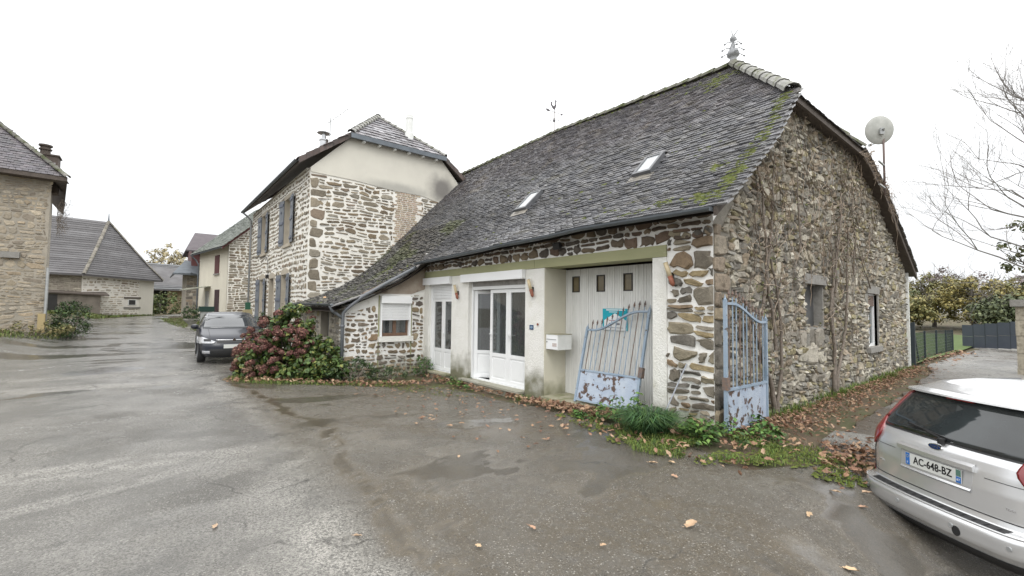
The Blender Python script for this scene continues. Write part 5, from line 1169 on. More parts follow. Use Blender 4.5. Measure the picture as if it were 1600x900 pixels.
# ================================================================ cars (outline-stack bodies)
class CarShape:
    bow = .0
    """body = plan outlines stacked by height; tables give rear y, front y and half width at height z."""
    def __init__(s, tab, n=5.0): s.t = np.array(tab, float); s.n = n
    def q(s, z): return [float(np.interp(z, s.t[:, 0], s.t[:, k])) for k in (1, 2, 3)]
    def pt(s, a, z):
        yr, yf, w_ = s.q(z); c, q = math.cos(a), math.sin(a); e = 2/s.n
        t = abs(c)**e; return np.array([w_*math.copysign(t, c), (yr+yf)/2+(yf-yr)/2*math.copysign(abs(q)**e, q)+(s.bow*t*t*abs(q) if q < 0 else -s.bow*t*t*abs(q)), z])
    def rear(s, x, z, off=0):
        yr, yf, w_ = s.q(z); x_ = min(abs(x)/w_, .9999); q = (1-x_**s.n)**.5; y = (yr+yf)/2-(yf-yr)/2*q**(2/s.n)+s.bow*x_*x_*q; k = x_**6; return np.array([x+math.copysign(off*k, x), y-off*(1-.6*k), z])
    def front(s, x, z, off=0):
        yr, yf, w_ = s.q(z); x_ = min(abs(x)/w_, .9999); q = (1-x_**s.n)**.5; y = (yr+yf)/2+(yf-yr)/2*q**(2/s.n)-s.bow*x_*x_*q; k = x_**6; return np.array([x+math.copysign(off*k, x), y+off*(1-.6*k), z])
    def side(s, y, z, sg=1, off=0):
        yr, yf, w_ = s.q(z); t = min(abs(y-(yr+yf)/2)/((yf-yr)/2), .9999); return np.array([sg*(w_*(1-t**s.n)**(1/s.n)+off), y, z])
    def body(s, z0, z1, nz=26, na=96):
        mb = MB(); zs = np.linspace(z0, z1, nz); A_ = []
        for k in range(na):
            a = 2*math.pi*k/na; A_.append(a)
        V = [s.pt(a, z) for z in zs for a in A_]
        F = [(j*na+i, j*na+(i+1) % na, (j+1)*na+(i+1) % na, (j+1)*na+i) for j in range(nz-1) for i in range(na)]
        F.append(tuple((nz-1)*na+i for i in range(na))); F.append(tuple(range(na))[::-1]); mb.add(V, F); return mb
    def patch(s, kind, a0, a1, z0, z1, off=.004, nu=14, nz=8, sg=1):
        """a0,a1: x (rear/front) or y (side) limits, numbers or functions of z"""
        f0 = a0 if callable(a0) else (lambda z: a0); f1 = a1 if callable(a1) else (lambda z: a1)
        mb = MB(); zs = np.linspace(z0, z1, nz); V = []; 
        for o_ in (off, -.03):
            for z in zs:
                for k in range(nu):
                    t = k/(nu-1); a = f0(z)*(1-t)+f1(z)*t
                    V.append(s.rear(a, z, o_) if kind == 'r' else s.front(a, z, o_) if kind == 'f' else s.side(a, z, sg, o_))
        F = []; N_ = nu*nz
        for j in range(nz-1):
            for i in range(nu-1): F.append((j*nu+i, j*nu+i+1, (j+1)*nu+i+1, (j+1)*nu+i))
        rim = [i for i in range(nu)] + [j*nu+nu-1 for j in range(1, nz)] + [(nz-1)*nu+i for i in range(nu-2, -1, -1)] + [j*nu for j in range(nz-2, 0, -1)]
        for i in range(len(rim)): a, b = rim[i], rim[(i+1) % len(rim)]; F.append((b, a, a+N_, b+N_))
        mb.add(V, F); return mb
def wheel(parent, x, y, r, w_, sg):
    def ring(prof, n=28):
        mb = MB(); V = []; F = []; m = len(prof)
        for rr, xx in prof:
            for k in range(n): t = 2*math.pi*k/n; V.append((x+sg*xx, y+rr*math.cos(t), r+rr*math.sin(t)))
        for i in range(m-1):
            for k in range(n): k2 = (k+1) % n; F.append((i*n+k, i*n+k2, (i+1)*n+k2, (i+1)*n+k))
        return mb.add(V, F)
    o = ring([(r*.62, -w_/2), (r*.93, -w_/2), (r, -w_*.4), (r, w_*.4), (r*.93, w_/2), (r*.64, w_*.5)]).build('wheel', MT['black rubber'], parent, smooth=True)
    rm = ring([(r*.65, w_*.5), (r*.60, w_*.3), (r*.58, -w_*.3)]); 
    for k in range(5):
        t = 2*math.pi*k/5+.3; d = np.array([0, math.cos(t), math.sin(t)]); e_ = np.array([0, -math.sin(t), math.cos(t)])
        rm.obox(np.array([x+sg*w_*.38, y, r])+d*r*.33, (w_*.06, 0, 0), d*r*.32, e_*r*.075)
    rm.build('rim', MT['alloy'], o)
mat('black rubber', (.02,.02,.021), (.03,.03,.03), 8, .75); mat('alloy', (.42,.43,.44), None, 1, .35, metal=.8)
mat('red light plastic', (.28,.012,.015), (.20,.01,.012), 6, .12, spec=.8, coat=.5); mat('clear light plastic', (.55,.56,.58), (.35,.36,.38), 9, .1, spec=.9, coat=.5)
silver = mat('silver car paint', (.72,.725,.73), (.69,.695,.70), 3, .26, metal=.65, coat=.8); trim = mat('black car trim', (.022,.022,.024), (.03,.03,.03), 30, .55, .2, 90)
seam = mat('shut line', (.02,.02,.02), None, 1, .9)
grimeSilver = silver
def text_obj(name, s, size, mt, parent, M4, ext=.001, xs=1.0, bold=0.0, spacing=1.0):
    cu = bpy.data.curves.new(name, 'FONT'); cu.body = s; cu.size = size; cu.extrude = ext; cu.align_x = 'CENTER'; cu.align_y = 'CENTER'; cu.offset = bold; cu.space_character = spacing; cu.resolution_u = 3
    tmp = bpy.data.objects.new('tmp', cu); COL.objects.link(tmp); dg = bpy.context.evaluated_depsgraph_get(); me = bpy.data.meshes.new_from_object(tmp.evaluated_get(dg)); bpy.data.objects.remove(tmp)
    V = [tuple(M4 @ Vector((v.co.x*xs, v.co.y, v.co.z))) for v in me.vertices]; F = [tuple(p.vertices) for p in me.polygons]; bpy.data.meshes.remove(me)
    return np_obj(name, V, F, mt, parent)
# ---- silver people carrier, seen from behind
carS = CarShape([(.17,.10,4.26,0.753),(.26,-.02,4.33,0.819),(.36,-.085,4.36,0.851),(.48,-.09,4.36,0.861),(.530,-.075,4.34,0.861),(.540,.015,4.33,0.856),(.60,.03,4.32,0.856),(.80,.035,4.26,0.861),(.95,.055,3.95,0.856),(1.03,.075,3.60,0.846),(1.09,.11,3.42,0.823),(1.20,.18,3.15,0.786),(1.35,.285,2.80,0.729),(1.46,.37,2.60,0.678),(1.52,.44,2.40,0.640),(1.58,.62,2.15,0.583),(1.62,.95,1.95,0.470),(1.64,1.3,1.8,0.188)], 10.0); carS.bow = .08
car1 = root('silver_car', 'silver people carrier seen from behind, cropped by the right edge of the view', 'car', (-.62, -2.37, -.635), (0, 0, -2.205), local=True)
bz = list(np.unique(np.concatenate([np.linspace(.17,.53,9), np.linspace(.535,.54,2), np.linspace(.56,1.64,34), carS.t[:, 0]])))
def body_stack(S, zs, na=120):
    q_ = [math.acos(u**(S.n/2)) for u in np.linspace(0, .93, 15)[::-1]]; q2 = [math.asin(u**(S.n/2)) for u in np.linspace(0, .93, 15)]
    A_ = sorted(set(q2+q_)); A_ = A_+[math.pi-a for a in A_[::-1][1:]]; A_ = A_+[math.pi+a for a in A_[1:-1]]; na = len(A_)
    mb = MB(); V = [S.pt(a, z) for z in zs for a in A_]
    F = [(j*na+i, j*na+(i+1) % na, (j+1)*na+(i+1) % na, (j+1)*na+i) for j in range(len(zs)-1) for i in range(na)]
    F += [tuple((len(zs)-1)*na+i for i in range(na)), tuple(range(na))[::-1]]; return mb.add(V, F)
body_stack(carS, bz).build('body', silver, car1, smooth=True)
wgl = lambda z: -(.705 - (z-1.10)*.40); wgr = lambda z: (.705-(z-1.10)*.40)
seal = carS.patch('r', lambda z: wgl(z)-.02, lambda z: wgr(z)+.02, 1.085, 1.49, .004, 24, 10).build('window_seal', trim, car1, smooth=False)
# the glazed hatch window: real glass-like dark pane with heater lines and a darker lower band
hatchG = mat('dark privacy glass', (.018,.021,.022), (.035,.042,.044), 1.6, .04, spec=.8, coat=.3)
gl_ = carS.patch('r', wgl, wgr, 1.105, 1.475, .010, 24, 10).build('rear_window', hatchG, car1, smooth=True)
mb = MB()
for z in (1.30,1.26,1.22,1.18): pass
wp = MB(); a_, b_ = carS.rear(.02, 1.125, .035), carS.rear(-.34, 1.185, .03); wp.tube([a_, b_], [.012, .006], 6); wp.obox(carS.rear(-.10, 1.15, .022), (.22, 0, -.03), (0, .008, 0), (0, 0, .007)); wp.lathe(tuple(carS.rear(.04, 1.105, .03)), [(0,-.03),(.03,-.03),(.03,.02),(0,.03)], 10); wp.build('rear_wiper', blackM, car1)
# roof spoiler lip

V = []
for k in range(25):
    x = -.625+1.25*k/24; yb = carS.rear(x, 1.47, 0)[1]; V += [(x, yb-.075, 1.488), (x, yb-.07, 1.505), (x, yb+.25, 1.545-.02*(x/.62)**4), (x, yb+.05, 1.46)]
F = []
for k in range(24):
    for j in range(4): F.append((k*4+j, k*4+(j+1) % 4, (k+1)*4+(j+1) % 4, (k+1)*4+j))
F += [(0,1,2,3), (99,98,97,96)]
MB().add(V, F).build('roof_spoiler', silver, car1, smooth=False)
MB().obox(tuple(carS.rear(0, 1.478, .05)), (.12, 0, 0), (0, .012, 0), (0, 0, .007)).build('high_brake_light', MT['red light plastic'], car1)
# tail lights: lower block and tall strip up the pillar
for s_ in (-1, 1):
    lo = lambda z, s_=s_: s_*(.655+.0*z); hi = lambda z, s_=s_: s_*(carS.q(z)[2]*.9985)
    f0 = lambda z, s_=s_: s_*max(.66, .66); 
    zz0, zz1 = .90, 1.16
    inner = lambda z, s_=s_: s_*float(np.interp(z, [.86, 1.0, 1.08, 1.18, 1.49], [.72, .62, .63, .665, .54]))
    outer = lambda z, s_=s_: s_*float(carS.q(z)[2]*.992)
    a0, a1 = (outer, inner) if s_ < 0 else (inner, outer)
    o = carS.patch('r', a0, a1, .865, 1.17, .022, 14, 9).build('tail_light', MT['red light plastic'], car1, smooth=True)
    p0, p1 = (outer, inner) if s_ < 0 else (inner, outer)
    carS.patch('r', p0, p1, 1.172, 1.478, .018, 10, 10).build('light_strip', MT['red light plastic'], o, smooth=True)
    wl = (lambda z: outer(z)*.0-.0) 
    b0, b1 = (lambda z, s_=s_: s_*.86, lambda z, s_=s_: s_*.80)
    carS.patch('r', b0 if s_ < 0 else b1, b1 if s_ < 0 else b0, .98, 1.03, .030, 4, 4).build('reversing_lamp', MT['clear light plastic'], o)
    c0, c1 = (s_*.87, s_*.73); carS.patch('r', min(c0, c1), max(c0, c1), .57, .63, .008, 6, 4).build('reflector', MT['red light plastic'], car1)
# seams: tailgate outline
sm = MB()
def seamline(P, r=.0035):
    sm.tube(P, r, 4)
seamline([carS.rear(x, .60-.0*x, .002) for x in np.linspace(-.72, .72, 20)], .005)
for s_ in (-1, 1): seamline([carS.rear(s_*float(np.interp(z, [.60,.9],[.72,.74])), z, .002) for z in np.linspace(.60, .9, 8)])
sm.build('tailgate_seam', seam, car1)
sm = MB(); sm.tube([carS.rear(x, .90+.0*x, .001) for x in np.linspace(-.80, -.42, 8)], .003, 4); sm.build('crease_line', seam, car1); sm = MB(); sm.tube([carS.rear(x, .90, .001) for x in np.linspace(.42, .80, 8)], .003, 4); sm.build('crease_line', seam, car1)
sm = MB(); sm.tube([carS.side(.45, z, 1, .001) for z in np.linspace(.45, 1.1, 8)], .004, 4); sm.tube([carS.side(.45, z, -1, .001) for z in np.linspace(.45, 1.1, 8)], .004, 4); sm.build('wing_seam', seam, car1)
# bumper top tread and lower face
bt = MB(); V = []; F = []; n = 30
for k in range(n+1):
    x = -.62+1.24*k/n; yo = carS.rear(x, .51, 0)[1]; V += [(x, yo+.018, .534), (x, yo+.112, .547)]
for k in range(n): F.append((2*k, 2*k+2, 2*k+3, 2*k+1))
bt.add(V, F); bt.build('bumper_tread', trim, car1)
br = MB()
for k in range(14):
    x = -.57+1.14*k/13; yo = carS.rear(x, .51, 0)[1]; br.obox((x, yo+.065, .543), (.003, 0, 0), (0, .035, 0), (0, 0, .002))
br.build('tread_ribs', trim, car1, kind='stuff')
bl_ = MB(); bl_.tube([carS.rear(x, .528, .002) for x in np.linspace(-.80, .80, 30)], .008, 5); bl_.build('bumper_edge', silver, car1, smooth=True)
for x in (-.66, -.26, .26, .66):
    c = carS.rear(x, .43, .002); mb = MB(); mb.obox(c, (.014, 0, 0), (0, .006, 0), (0, 0, .014)); V = [(c[0]+.019*math.cos(t), c[1]-.004, c[2]+.019*math.sin(t)) for t in np.linspace(0, 2*math.pi, 13)[:-1]]; mb = MB(); mb.prism(V, (0, .01, 0)); mb.build('parking_sensor', greyM, car1)
for (x, z, r) in ((.30, .40, .034),):
    c = carS.rear(x, z, .003); V = [(c[0]+r*math.cos(t), c[1], c[2]+r*1.25*math.sin(t)) for t in np.linspace(0, 2*math.pi, 17)[:-1]]; mb = MB(); mb.prism(V, (0, .02, 0)); mb.build('towing_eye_hole', seam, car1)
carS.patch('r', -.74, .74, .19, .30, .006, 20, 4).build('bumper_skirt', trim, car1)
# number plate recess and brow
rec = mat('plate recess', (.50,.50,.50), None, 1, .4, metal=.4)
carS.patch('r', lambda z: -.335+(.99-z)*.0+.12*max(0, .80-z), lambda z: .335-.12*max(0, .80-z), .735, .925, .002, 12, 5).build('plate_recess', rec, car1)
mb = MB(); V = []; F = []
for k in range(17):
    x = -.37+.72*k/16; y = carS.rear(x, .95, 0)[1]; V += [(x, y-.002, .985), (x, y-.033, .965), (x, y-.032, .925), (x, y+.01, .915)]
for k in range(16):
    for j in range(3): F.append((k*4+j, k*4+j+1, (k+1)*4+j+1, (k+1)*4+j))
F += [(0,1,2,3), (67,66,65,64)]; mb.add(V, F); mb.build('plate_brow', silver, car1, smooth=False)
mb = MB(); V = []; F = []
for k in range(17):
    x = -.33+.66*k/16; y = carS.rear(x, .75, 0)[1]; V += [(x, y-.004, .768), (x, y-.016, .752), (x, y-.002, .735)]
for k in range(16):
    for j in range(2): F.append((k*3+j, k*3+j+1, (k+1)*3+j+1, (k+1)*3+j))
mb.add(V, F); mb.build('recess_lip', silver, car1)
yp = carS.rear(0, .87, .014)[1]
plate = MB().box(-.268, .262, yp, yp+.006, .788, .905).build('number_plate', mat('plate white', (.66,.67,.64), None, 1, .35), car1)
MB().box(-.266, -.224, yp-.0015, yp, .789, .904).build('plate_band', mat('plate blue', (.03,.16,.50), None, 1, .35), plate)
MB().box(.218, .261, yp-.0015, yp, .846, .904).build('plate_band', mat('plate green', (.10,.20,.16), None, 1, .35), plate)
MB().box(.218, .261, yp-.0015, yp, .789, .842).build('plate_band', MT['plate blue'], plate)
RM = Matrix(((1,0,0,0),(0,0,-1,0),(0,1,0,0),(0,0,0,1)))  # text upright, readable from behind the car
inkM = mat('black lettering', (.012,.012,.014), None, 1, .5)
text_obj('plate_lettering', 'AC-648-BZ', .098, inkM, plate, Matrix.Translation((-.001, yp-.002, .847)) @ RM, .0006, .78, .0018, 1.02)
text_obj('plate_lettering', 'F', .030, whitePaint, plate, Matrix.Translation((-.245, yp-.003, .810)) @ RM, .0006)
text_obj('plate_lettering', '87', .030, whitePaint, plate, Matrix.Translation((.239, yp-.003, .815)) @ RM, .0006)
mb = MB()
for k in range(12): t = 2*math.pi*k/12; mb.obox((-.245+.011*math.cos(t), yp-.002, .872+.013*math.sin(t)), (.0016,0,0), (0,.0008,0), (0,0,.0016))
mb.build('plate_stars', mat('yellow print', (.7,.55,.08), None, 1, .5), plate)
text_obj('plate_lettering', 'GARAGE DU CENTRE', .012, inkM, plate, Matrix.Translation((-.07, yp-.001, .8165)) @ RM, .0004) if False else None
# oval badge
yb = carS.rear(0, 1.035, .0)[1]
def oval(a, b, y, z0, n=28): return [(a*math.cos(t), y, z0+b*math.sin(t)) for t in np.linspace(0, 2*math.pi, n+1)[:-1]]
MB().prism(oval(.062, .027, yb-.016, 1.037), (0, .02, 0)).build('badge_rim', mat('chrome', (.75,.75,.76), None, 1, .12, metal=1), car1)
bd = MB().prism(oval(.055, .0215, yb-.0175, 1.037), (0, .01, 0)).build('badge', mat('badge blue', (.012,.035,.13), None, 1, .25, coat=.5), car1)
text_obj('badge_script', 'Ford', .033, MT['chrome'], bd, Matrix.Translation((0, yb-.019, 1.038)) @ RM @ Matrix.Shear('XZ', 4, (0, 0)), .0006, 1.15)
text_obj('model_lettering', 'C-MAX', .026, MT['chrome'], car1, Matrix.Translation((-.60, carS.rear(-.60, .72, .004)[1], .725)) @ Matrix.Rotation(-.13, 4, 'Z') @ RM, .001, 1.1)
text_obj('trim_lettering', 'TDCi', .026, MT['chrome'], car1, Matrix.Translation((.60, carS.rear(.60, .72, .004)[1], .705)) @ Matrix.Rotation(.10, 4, 'Z') @ RM, .001, 1.1)
# side windows, wheels, handles (partly beyond the frame)
for s_ in (-1, 1):
    for (y0, y1) in ((.55, 1.15), (1.22, 2.05), (2.12, 2.85)):
        carS.patch('s', y0, y1, 1.12, 1.42, .006, 8, 5, sg=s_).build('side_window', hatchG, car1, smooth=True)
    for y in (.78, 3.42): wheel(car1, s_*.78, y, .32, .22, s_)
carS.patch('f', -.66, .66, 1.10, 1.44, .006, 16, 6).build('windscreen', hatchG, car1, smooth=True)
# ---- dark blue-grey hatchback facing the viewer
navy = mat('blue grey car paint', (.006,.009,.018), None, 1, .3, metal=.0, coat=.3)
carC = CarShape([(.17,.12,3.98,.72),(.24,.06,4.04,.80),(.34,.02,4.08,.845),(.50,.0,4.08,.86),(.62,.02,4.03,.865),(.72,.05,3.92,.865),(.79,.08,3.78,.86),(.86,.10,3.50,.85),(.93,.14,3.20,.835),(1.00,.20,3.00,.80),(1.12,.30,2.78,.755),(1.25,.42,2.52,.70),(1.36,.55,2.26,.645),(1.41,.70,2.10,.60),(1.44,1.0,1.9,.48),(1.45,1.3,1.7,.25)], 5.5); carC.bow = .10
car2 = root('blue_grey_car', 'dark blue-grey hatchback with headlights facing us, parked beyond the purple hydrangea', 'car', (-4.28, 15.95, .0), (0, 0, math.pi-.05), local=True)
body_stack(carC, list(np.linspace(.17, 1.45, 40)), 110).build('body', navy, car2, smooth=True)
scr = mat('sky-lit windscreen', (.05,.055,.06), None, 1, .03, spec=.9, coat=.6)
wf_ = lambda z: (.72-(z-.96)*.30)
carC.patch('f', lambda z: -wf_(z), wf_, .965, 1.375, .006, 20, 8).build('windscreen', scr, car2, smooth=True)
for s_ in (-1, 1):
    for (y0, y1) in ((.75, 1.5), (1.56, 2.45)): carC.patch('s', y0, y1, .98, 1.32, .005, 8, 5, sg=s_).build('side_window', scr, car2, smooth=True)
    o = carC.patch('f', (-.85 if s_ < 0 else (lambda z: float(np.interp(z, [.57,.62,.75], [.55,.42,.74])))), ((lambda z: -float(np.interp(z, [.57,.62,.75], [.55,.42,.74]))) if s_ < 0 else .85), .57, .75, .010, 14, 7).build('headlight', MT['clear light plastic'], car2, smooth=True)
    o2 = carC.patch('f', min(s_*.72, s_*.56), max(s_*.72, s_*.56), .635, .70, .014, 6, 4).build('headlamp_lens', blackM, o)
    carC.patch('f', min(s_*.74, s_*.58), max(s_*.74, s_*.58), .29, .37, .008, 6, 4).build('fog_lamp', MT['clear light plastic'], car2)
    mb = MB(); mb.lathe((s_*.93, 2.58, .93), [(0,0),(.06,.01),(.10,.05),(.105,.09),(.08,.14),(0,.155)], 10); mb.obox((s_*.83, 2.60, .95), (.07, 0, 0), (0, .03, 0), (0, 0, .02)); mb.build('wing_mirror', navy, car2)
    for y in (.68, 3.24):
        wheel(car2, s_*.76, y, .31, .20, s_)
        arc = MB(); arc.tube([carC.side(y+.345*math.cos(t), .31+.345*math.sin(t), s_, .004) for t in np.linspace(-.1, math.pi+.1, 16)], .014, 5); arc.build('wheel_arch', blackM, car2)
        dsk = MB(); dsk.prism([tuple(carC.side(y+.34*math.cos(t), max(.18, .31+.34*math.sin(t)), s_, .002)) for t in np.linspace(-.2, math.pi+.2, 16)], (-s_*.02, 0, 0)); dsk.build('arch_liner', blackM, car2)
    sm = MB()
    for yy in (1.53, 2.50): sm.tube([carC.side(yy, z, s_, .002) for z in np.linspace(.3, .95, 8)], .004, 4)
    sm.build('door_seam', seam, car2)
    MB().obox(carC.side(1.72, .86, s_, .012), (.012, 0, 0), (0, .08, 0), (0, 0, .012)).build('door_handle', navy, car2)
carC.patch('f', -.60, .60, .20, .42, .006, 16, 5).build('lower_grille', trim, car2); carC.patch('f', -.42, .42, .585, .66, .006, 14, 4).build('upper_grille', trim, car2)
mb = MB(); mb.tube([carC.front(x, .665+.02*abs(x), .012) for x in np.linspace(-.44, .44, 16)], .013, 6); mb.build('chrome_strip', MT['chrome'], car2, smooth=True)
c = carC.front(0, .655, .02); MB().prism([(c[0]+.05, c[1], c[2]), (c[0], c[1], c[2]+.075), (c[0]-.05, c[1], c[2]), (c[0], c[1], c[2]-.075)], (0, -.02, 0)).build('diamond_badge', MT['chrome'], car2)
yq = carC.front(0, .47, .012)[1]
pl2 = MB().box(-.26, .26, yq-.004, yq+.004, .44, .55).build('number_plate', MT['plate white'], car2)
sm = MB()
for s_ in (-1, 1): sm.tube([carC.front(s_*(.58+.1*(z-.75)), z, .003) for z in np.linspace(.75, .95, 8)], .004, 4)
sm.build('bonnet_seam', seam, car2)
# ================================================================ fittings on and by the house
def hlamp(y0, z0, nlab, lab):
    r = root('wall_lamp', lab, 'wall lamp', (-.05, y0, z0), group='torch-shaped wall lamps on the white piers')
    a, b = np.array([-.10, y0+.06, z0+.20]), np.array([-.07, y0-.06, z0-.18]); m_ = a*.42+b*.58
    mb = MB(); mb.tube([a, m_], [.036, .036], 12); mb.build('lamp_shade', lampGlass, r, smooth=True)
    mb = MB(); mb.tube([m_, b*.8+m_*.2, b], [.040, .036, .012], 12); mb.build('lamp_holder', terraM, r, smooth=True)
    MB().box(-.06, -.012, y0-.03, y0+.03, z0-.06, z0+.04).build('bracket', blackM, r)
    MB().tube([a, a+(a-m_)*.08], [.041, .041], 12).build('cap_ring', whitePaint, r)
hlamp(6.97, 2.08, 0, 'torch-shaped wall lamp on the pier between the two white doors')
hlamp(3.97, 2.10, 0, 'torch-shaped wall lamp on the pier left of the garage bay, above the small plaque')
hlamp(.67, 2.23, 0, 'torch-shaped wall lamp beside the stone corner, right of the garage bay')
pq = root('number_plaque', 'small square blue enamel number plaque on the white pier left of the garage', 'plaque', (-.02, 4.0, 1.27))
pqo = MB().box(-.024, -.0125, 3.94, 4.06, 1.22, 1.32).build('enamel_plate', mat('navy enamel', (.03,.07,.16), None, 1, .25), pq)
WR = Matrix(((0,0,-1,0),(-1,0,0,0),(0,1,0,0),(0,0,0,1)))   # text on the street side of the front wall
text_obj('plaque_number', '10', .075, mat('pale blue enamel', (.45,.58,.68), None, 1, .3), pqo, Matrix.Translation((-.026, 4.0, 1.268)) @ WR, .001, 1.1, .001)
bl2 = root('doorbell', 'small round brown button on the white pier beside the blue plaque', 'doorbell', (-.02, 3.80, 1.34))
MB().tube([(-.012, 3.80, 1.34), (-.03, 3.80, 1.34)], .026, 12).build('button', MT['terracotta'], bl2)
# post box fixed to the inner cheek of the bay
mbx = root('letter_box', 'white metal letter box with name card, projecting from the left cheek of the garage bay', 'letter box', (.15, 3.42, .85))
MBY = 3.60
o = MB().box(.04, .44, 3.25, MBY, .83, 1.14).build('box_body', whitePaint, mbx)
MB().box(.028, .04, 3.262, MBY-.012, .842, 1.128).build('box_door', whitePVC, mbx)
MB().box(.022, .028, 3.29, 3.57, 1.035, 1.05).build('letter_slot', greyM, mbx)
MB().box(.022, .028, 3.28, 3.40, .90, .97).build('name_card', mat('faded card', (.62,.52,.48), (.45,.42,.40), 30, .6), mbx)
MB().tube([(.028, 3.56, .985), (.020, 3.56, .985)], .012, 8).build('lock', blackM, mbx)
MB().box(.03, .45, 3.24, MBY+.004, 1.141, 1.152).build('box_lid', concreteM, mbx)
# agency board on the garage door
sg = root('agency_sign', 'turquoise and white estate agency board with a house shape, behind the leaning gate', 'sign', (.60, 2.26, 1.27))
teal = mat('turquoise board', (.0,.40,.50), (.0,.36,.46), 2, .4)
o = MB().box(.600, .612, 1.97, 2.56, 1.27, 1.69).build('board', teal, sg)
MB().prism([(.597, 2.52, 1.27), (.597, 1.99, 1.27), (.597, 1.99, 1.46), (.597, 2.255, 1.60), (.597, 2.52, 1.46)], (.003, 0, 0)).build('white_house_shape', whitePVC, sg)
MB().box(.5985, .600, 2.02, 2.47, 1.655, 1.675).build('sign_line', whitePVC, o); MB().box(.5985, .600, 2.20, 2.40, 1.620, 1.632).build('sign_line', whitePVC, o)
pk = mat('red print', (.40,.08,.08), None, 1, .6)
MB().box(.5955, .597, 2.12, 2.40, 1.455, 1.467).build('sign_line', pk, o)
mat('grey print', (.2,.2,.22), None, 1, .6); MB().box(.5955, .597, 2.30, 2.40, 1.375, 1.41).build('sign_line', MT['grey print'], o); MB().box(.5955, .597, 2.14, 2.24, 1.375, 1.41).build('sign_line', MT['grey print'], o)
MB().box(.5955, .597, 2.06, 2.44, 1.315, 1.325).build('sign_line', MT['grey print'], o)
# flood light below the eaves
fl_ = root('flood_light', 'small black floodlight under the eaves above the garage bay', 'floodlight', (-.1, 3.1, 2.95))
MB().obox((-.16, 3.1, 2.93), (.03, 0, .015), (0, .09, 0), (-.02, 0, .06)).build('lamp_body', blackM, fl_); MB().box(-.13, -.0, 3.07, 3.13, 2.93, 2.97).build('bracket', blackM, fl_)
# ---- wrought gates: local frame x along width, z up
def gate(name, lab, loc, rot, W, H0, H1, flipc, nb=12, panelh=.60):
    g = root(name, lab, 'gate', loc, rot, local=True, group='pale blue flaking iron gates')
    fr = MB(); t = .022
    fr.box(-t, t, -t, t, 0, H1 if flipc else H0); o1 = fr.build('stile', gateB, g)
    fr = MB(); fr.box(W-t, W+t, -t, t, 0, H0 if flipc else H1); fr.build('stile', gateB, g)
    for z in (.03, panelh): fr = MB(); fr.box(t, W-t, -t*.9, t*.9, z, z+.035); fr.build('rail', gateB, g)
    cz = lambda u: (H0+(H1-H0)*float(sstep(np.array(1-u if flipc else u), .12, .85))) - .05
    P = [(W*u, 0, cz(u)) for u in np.linspace(0, 1, 22)]
    mb = MB()
    for a, b in zip(P[:-1], P[1:]): mb.prism([(a[0], -.022, a[2]-.018), (b[0], -.022, b[2]-.018), (b[0], -.022, b[2]+.018), (a[0], -.022, a[2]+.018)], (0, .044, 0))
    mb.build('curved_rail', gateB, g)
    MB().box(t, W-t, -.005, .005, .065, panelh).build('sheet_panel', gatePanel, g)
    for k in range(nb-1):
        u = (k+1)/nb; x = W*u; zt_ = cz(u)+.10
        mb = MB(); mb.tube([(x, 0, panelh+.03), (x, 0, zt_)], .0095, 6); o = mb.build('bar', gateB if k % 3 else rustM, g)
        mb = MB(); mb.lathe((x, 0, zt_), [(.0,-.005),(.016,0),(.010,.02),(.022,.04),(.012,.075),(.0,.12)], 6); mb.build('spear_tip', rustM, o)
    for x, z in ((0, H1 if flipc else H0), (W, H0 if flipc else H1)): mb = MB(); mb.lathe((x, 0, z), [(.022,0),(.024,.01),(.012,.03),(.0,.09)], 6); mb.build('post_cap', gateB, g)
    xl_ = .0 if flipc else W
    MB().box(xl_-.03, xl_+.05, -.04, .04, panelh+.02, panelh+.20).build('lock_case', rustM, g)
    return g
# leaning leaf: foot at X about .0, top resting on the boards, tilted sideways
def axes_obj(g, O_, X_, Z_):
    X_, Z_ = Vector(X_).normalized(), Vector(Z_).normalized(); Y_ = Z_.cross(X_).normalized(); Z_ = X_.cross(Y_); g.matrix_world = Matrix(((X_.x, Y_.x, Z_.x, O_[0]), (X_.y, Y_.y, Z_.y, O_[1]), (X_.z, Y_.z, Z_.z, O_[2]), (0, 0, 0, 1)))
g1 = gate('iron_gate', 'flaking pale blue iron gate leaf leaning askew against the garage door', (0,0,0), (0,0,0), 1.34, 1.47, 1.86, False)
axes_obj(g1, (.02, 2.76, -.11), (.03, -1, .0), (.27, -.18, 1))
g2 = gate('iron_gate', 'flaking pale blue iron gate leaf standing open at the stone corner', (0,0,0), (0,0,0), 1.32, 1.62, 1.90, True)
axes_obj(g2, (-.06, -.19, -.07), (1, -.02, 0), (0, 0, 1))
# stick propped against the corner
st = root('metal_rod', 'thin pale metal rod propped against the foot of the stone corner', 'rod', (-.42, .62, -.1))
MB().tube([(-.42, .66, -.09), (-.06, .40, .86)], .011, 6).build('rod', mat('galvanised rod', (.40,.42,.46), None, 1, .4, metal=.5), st)
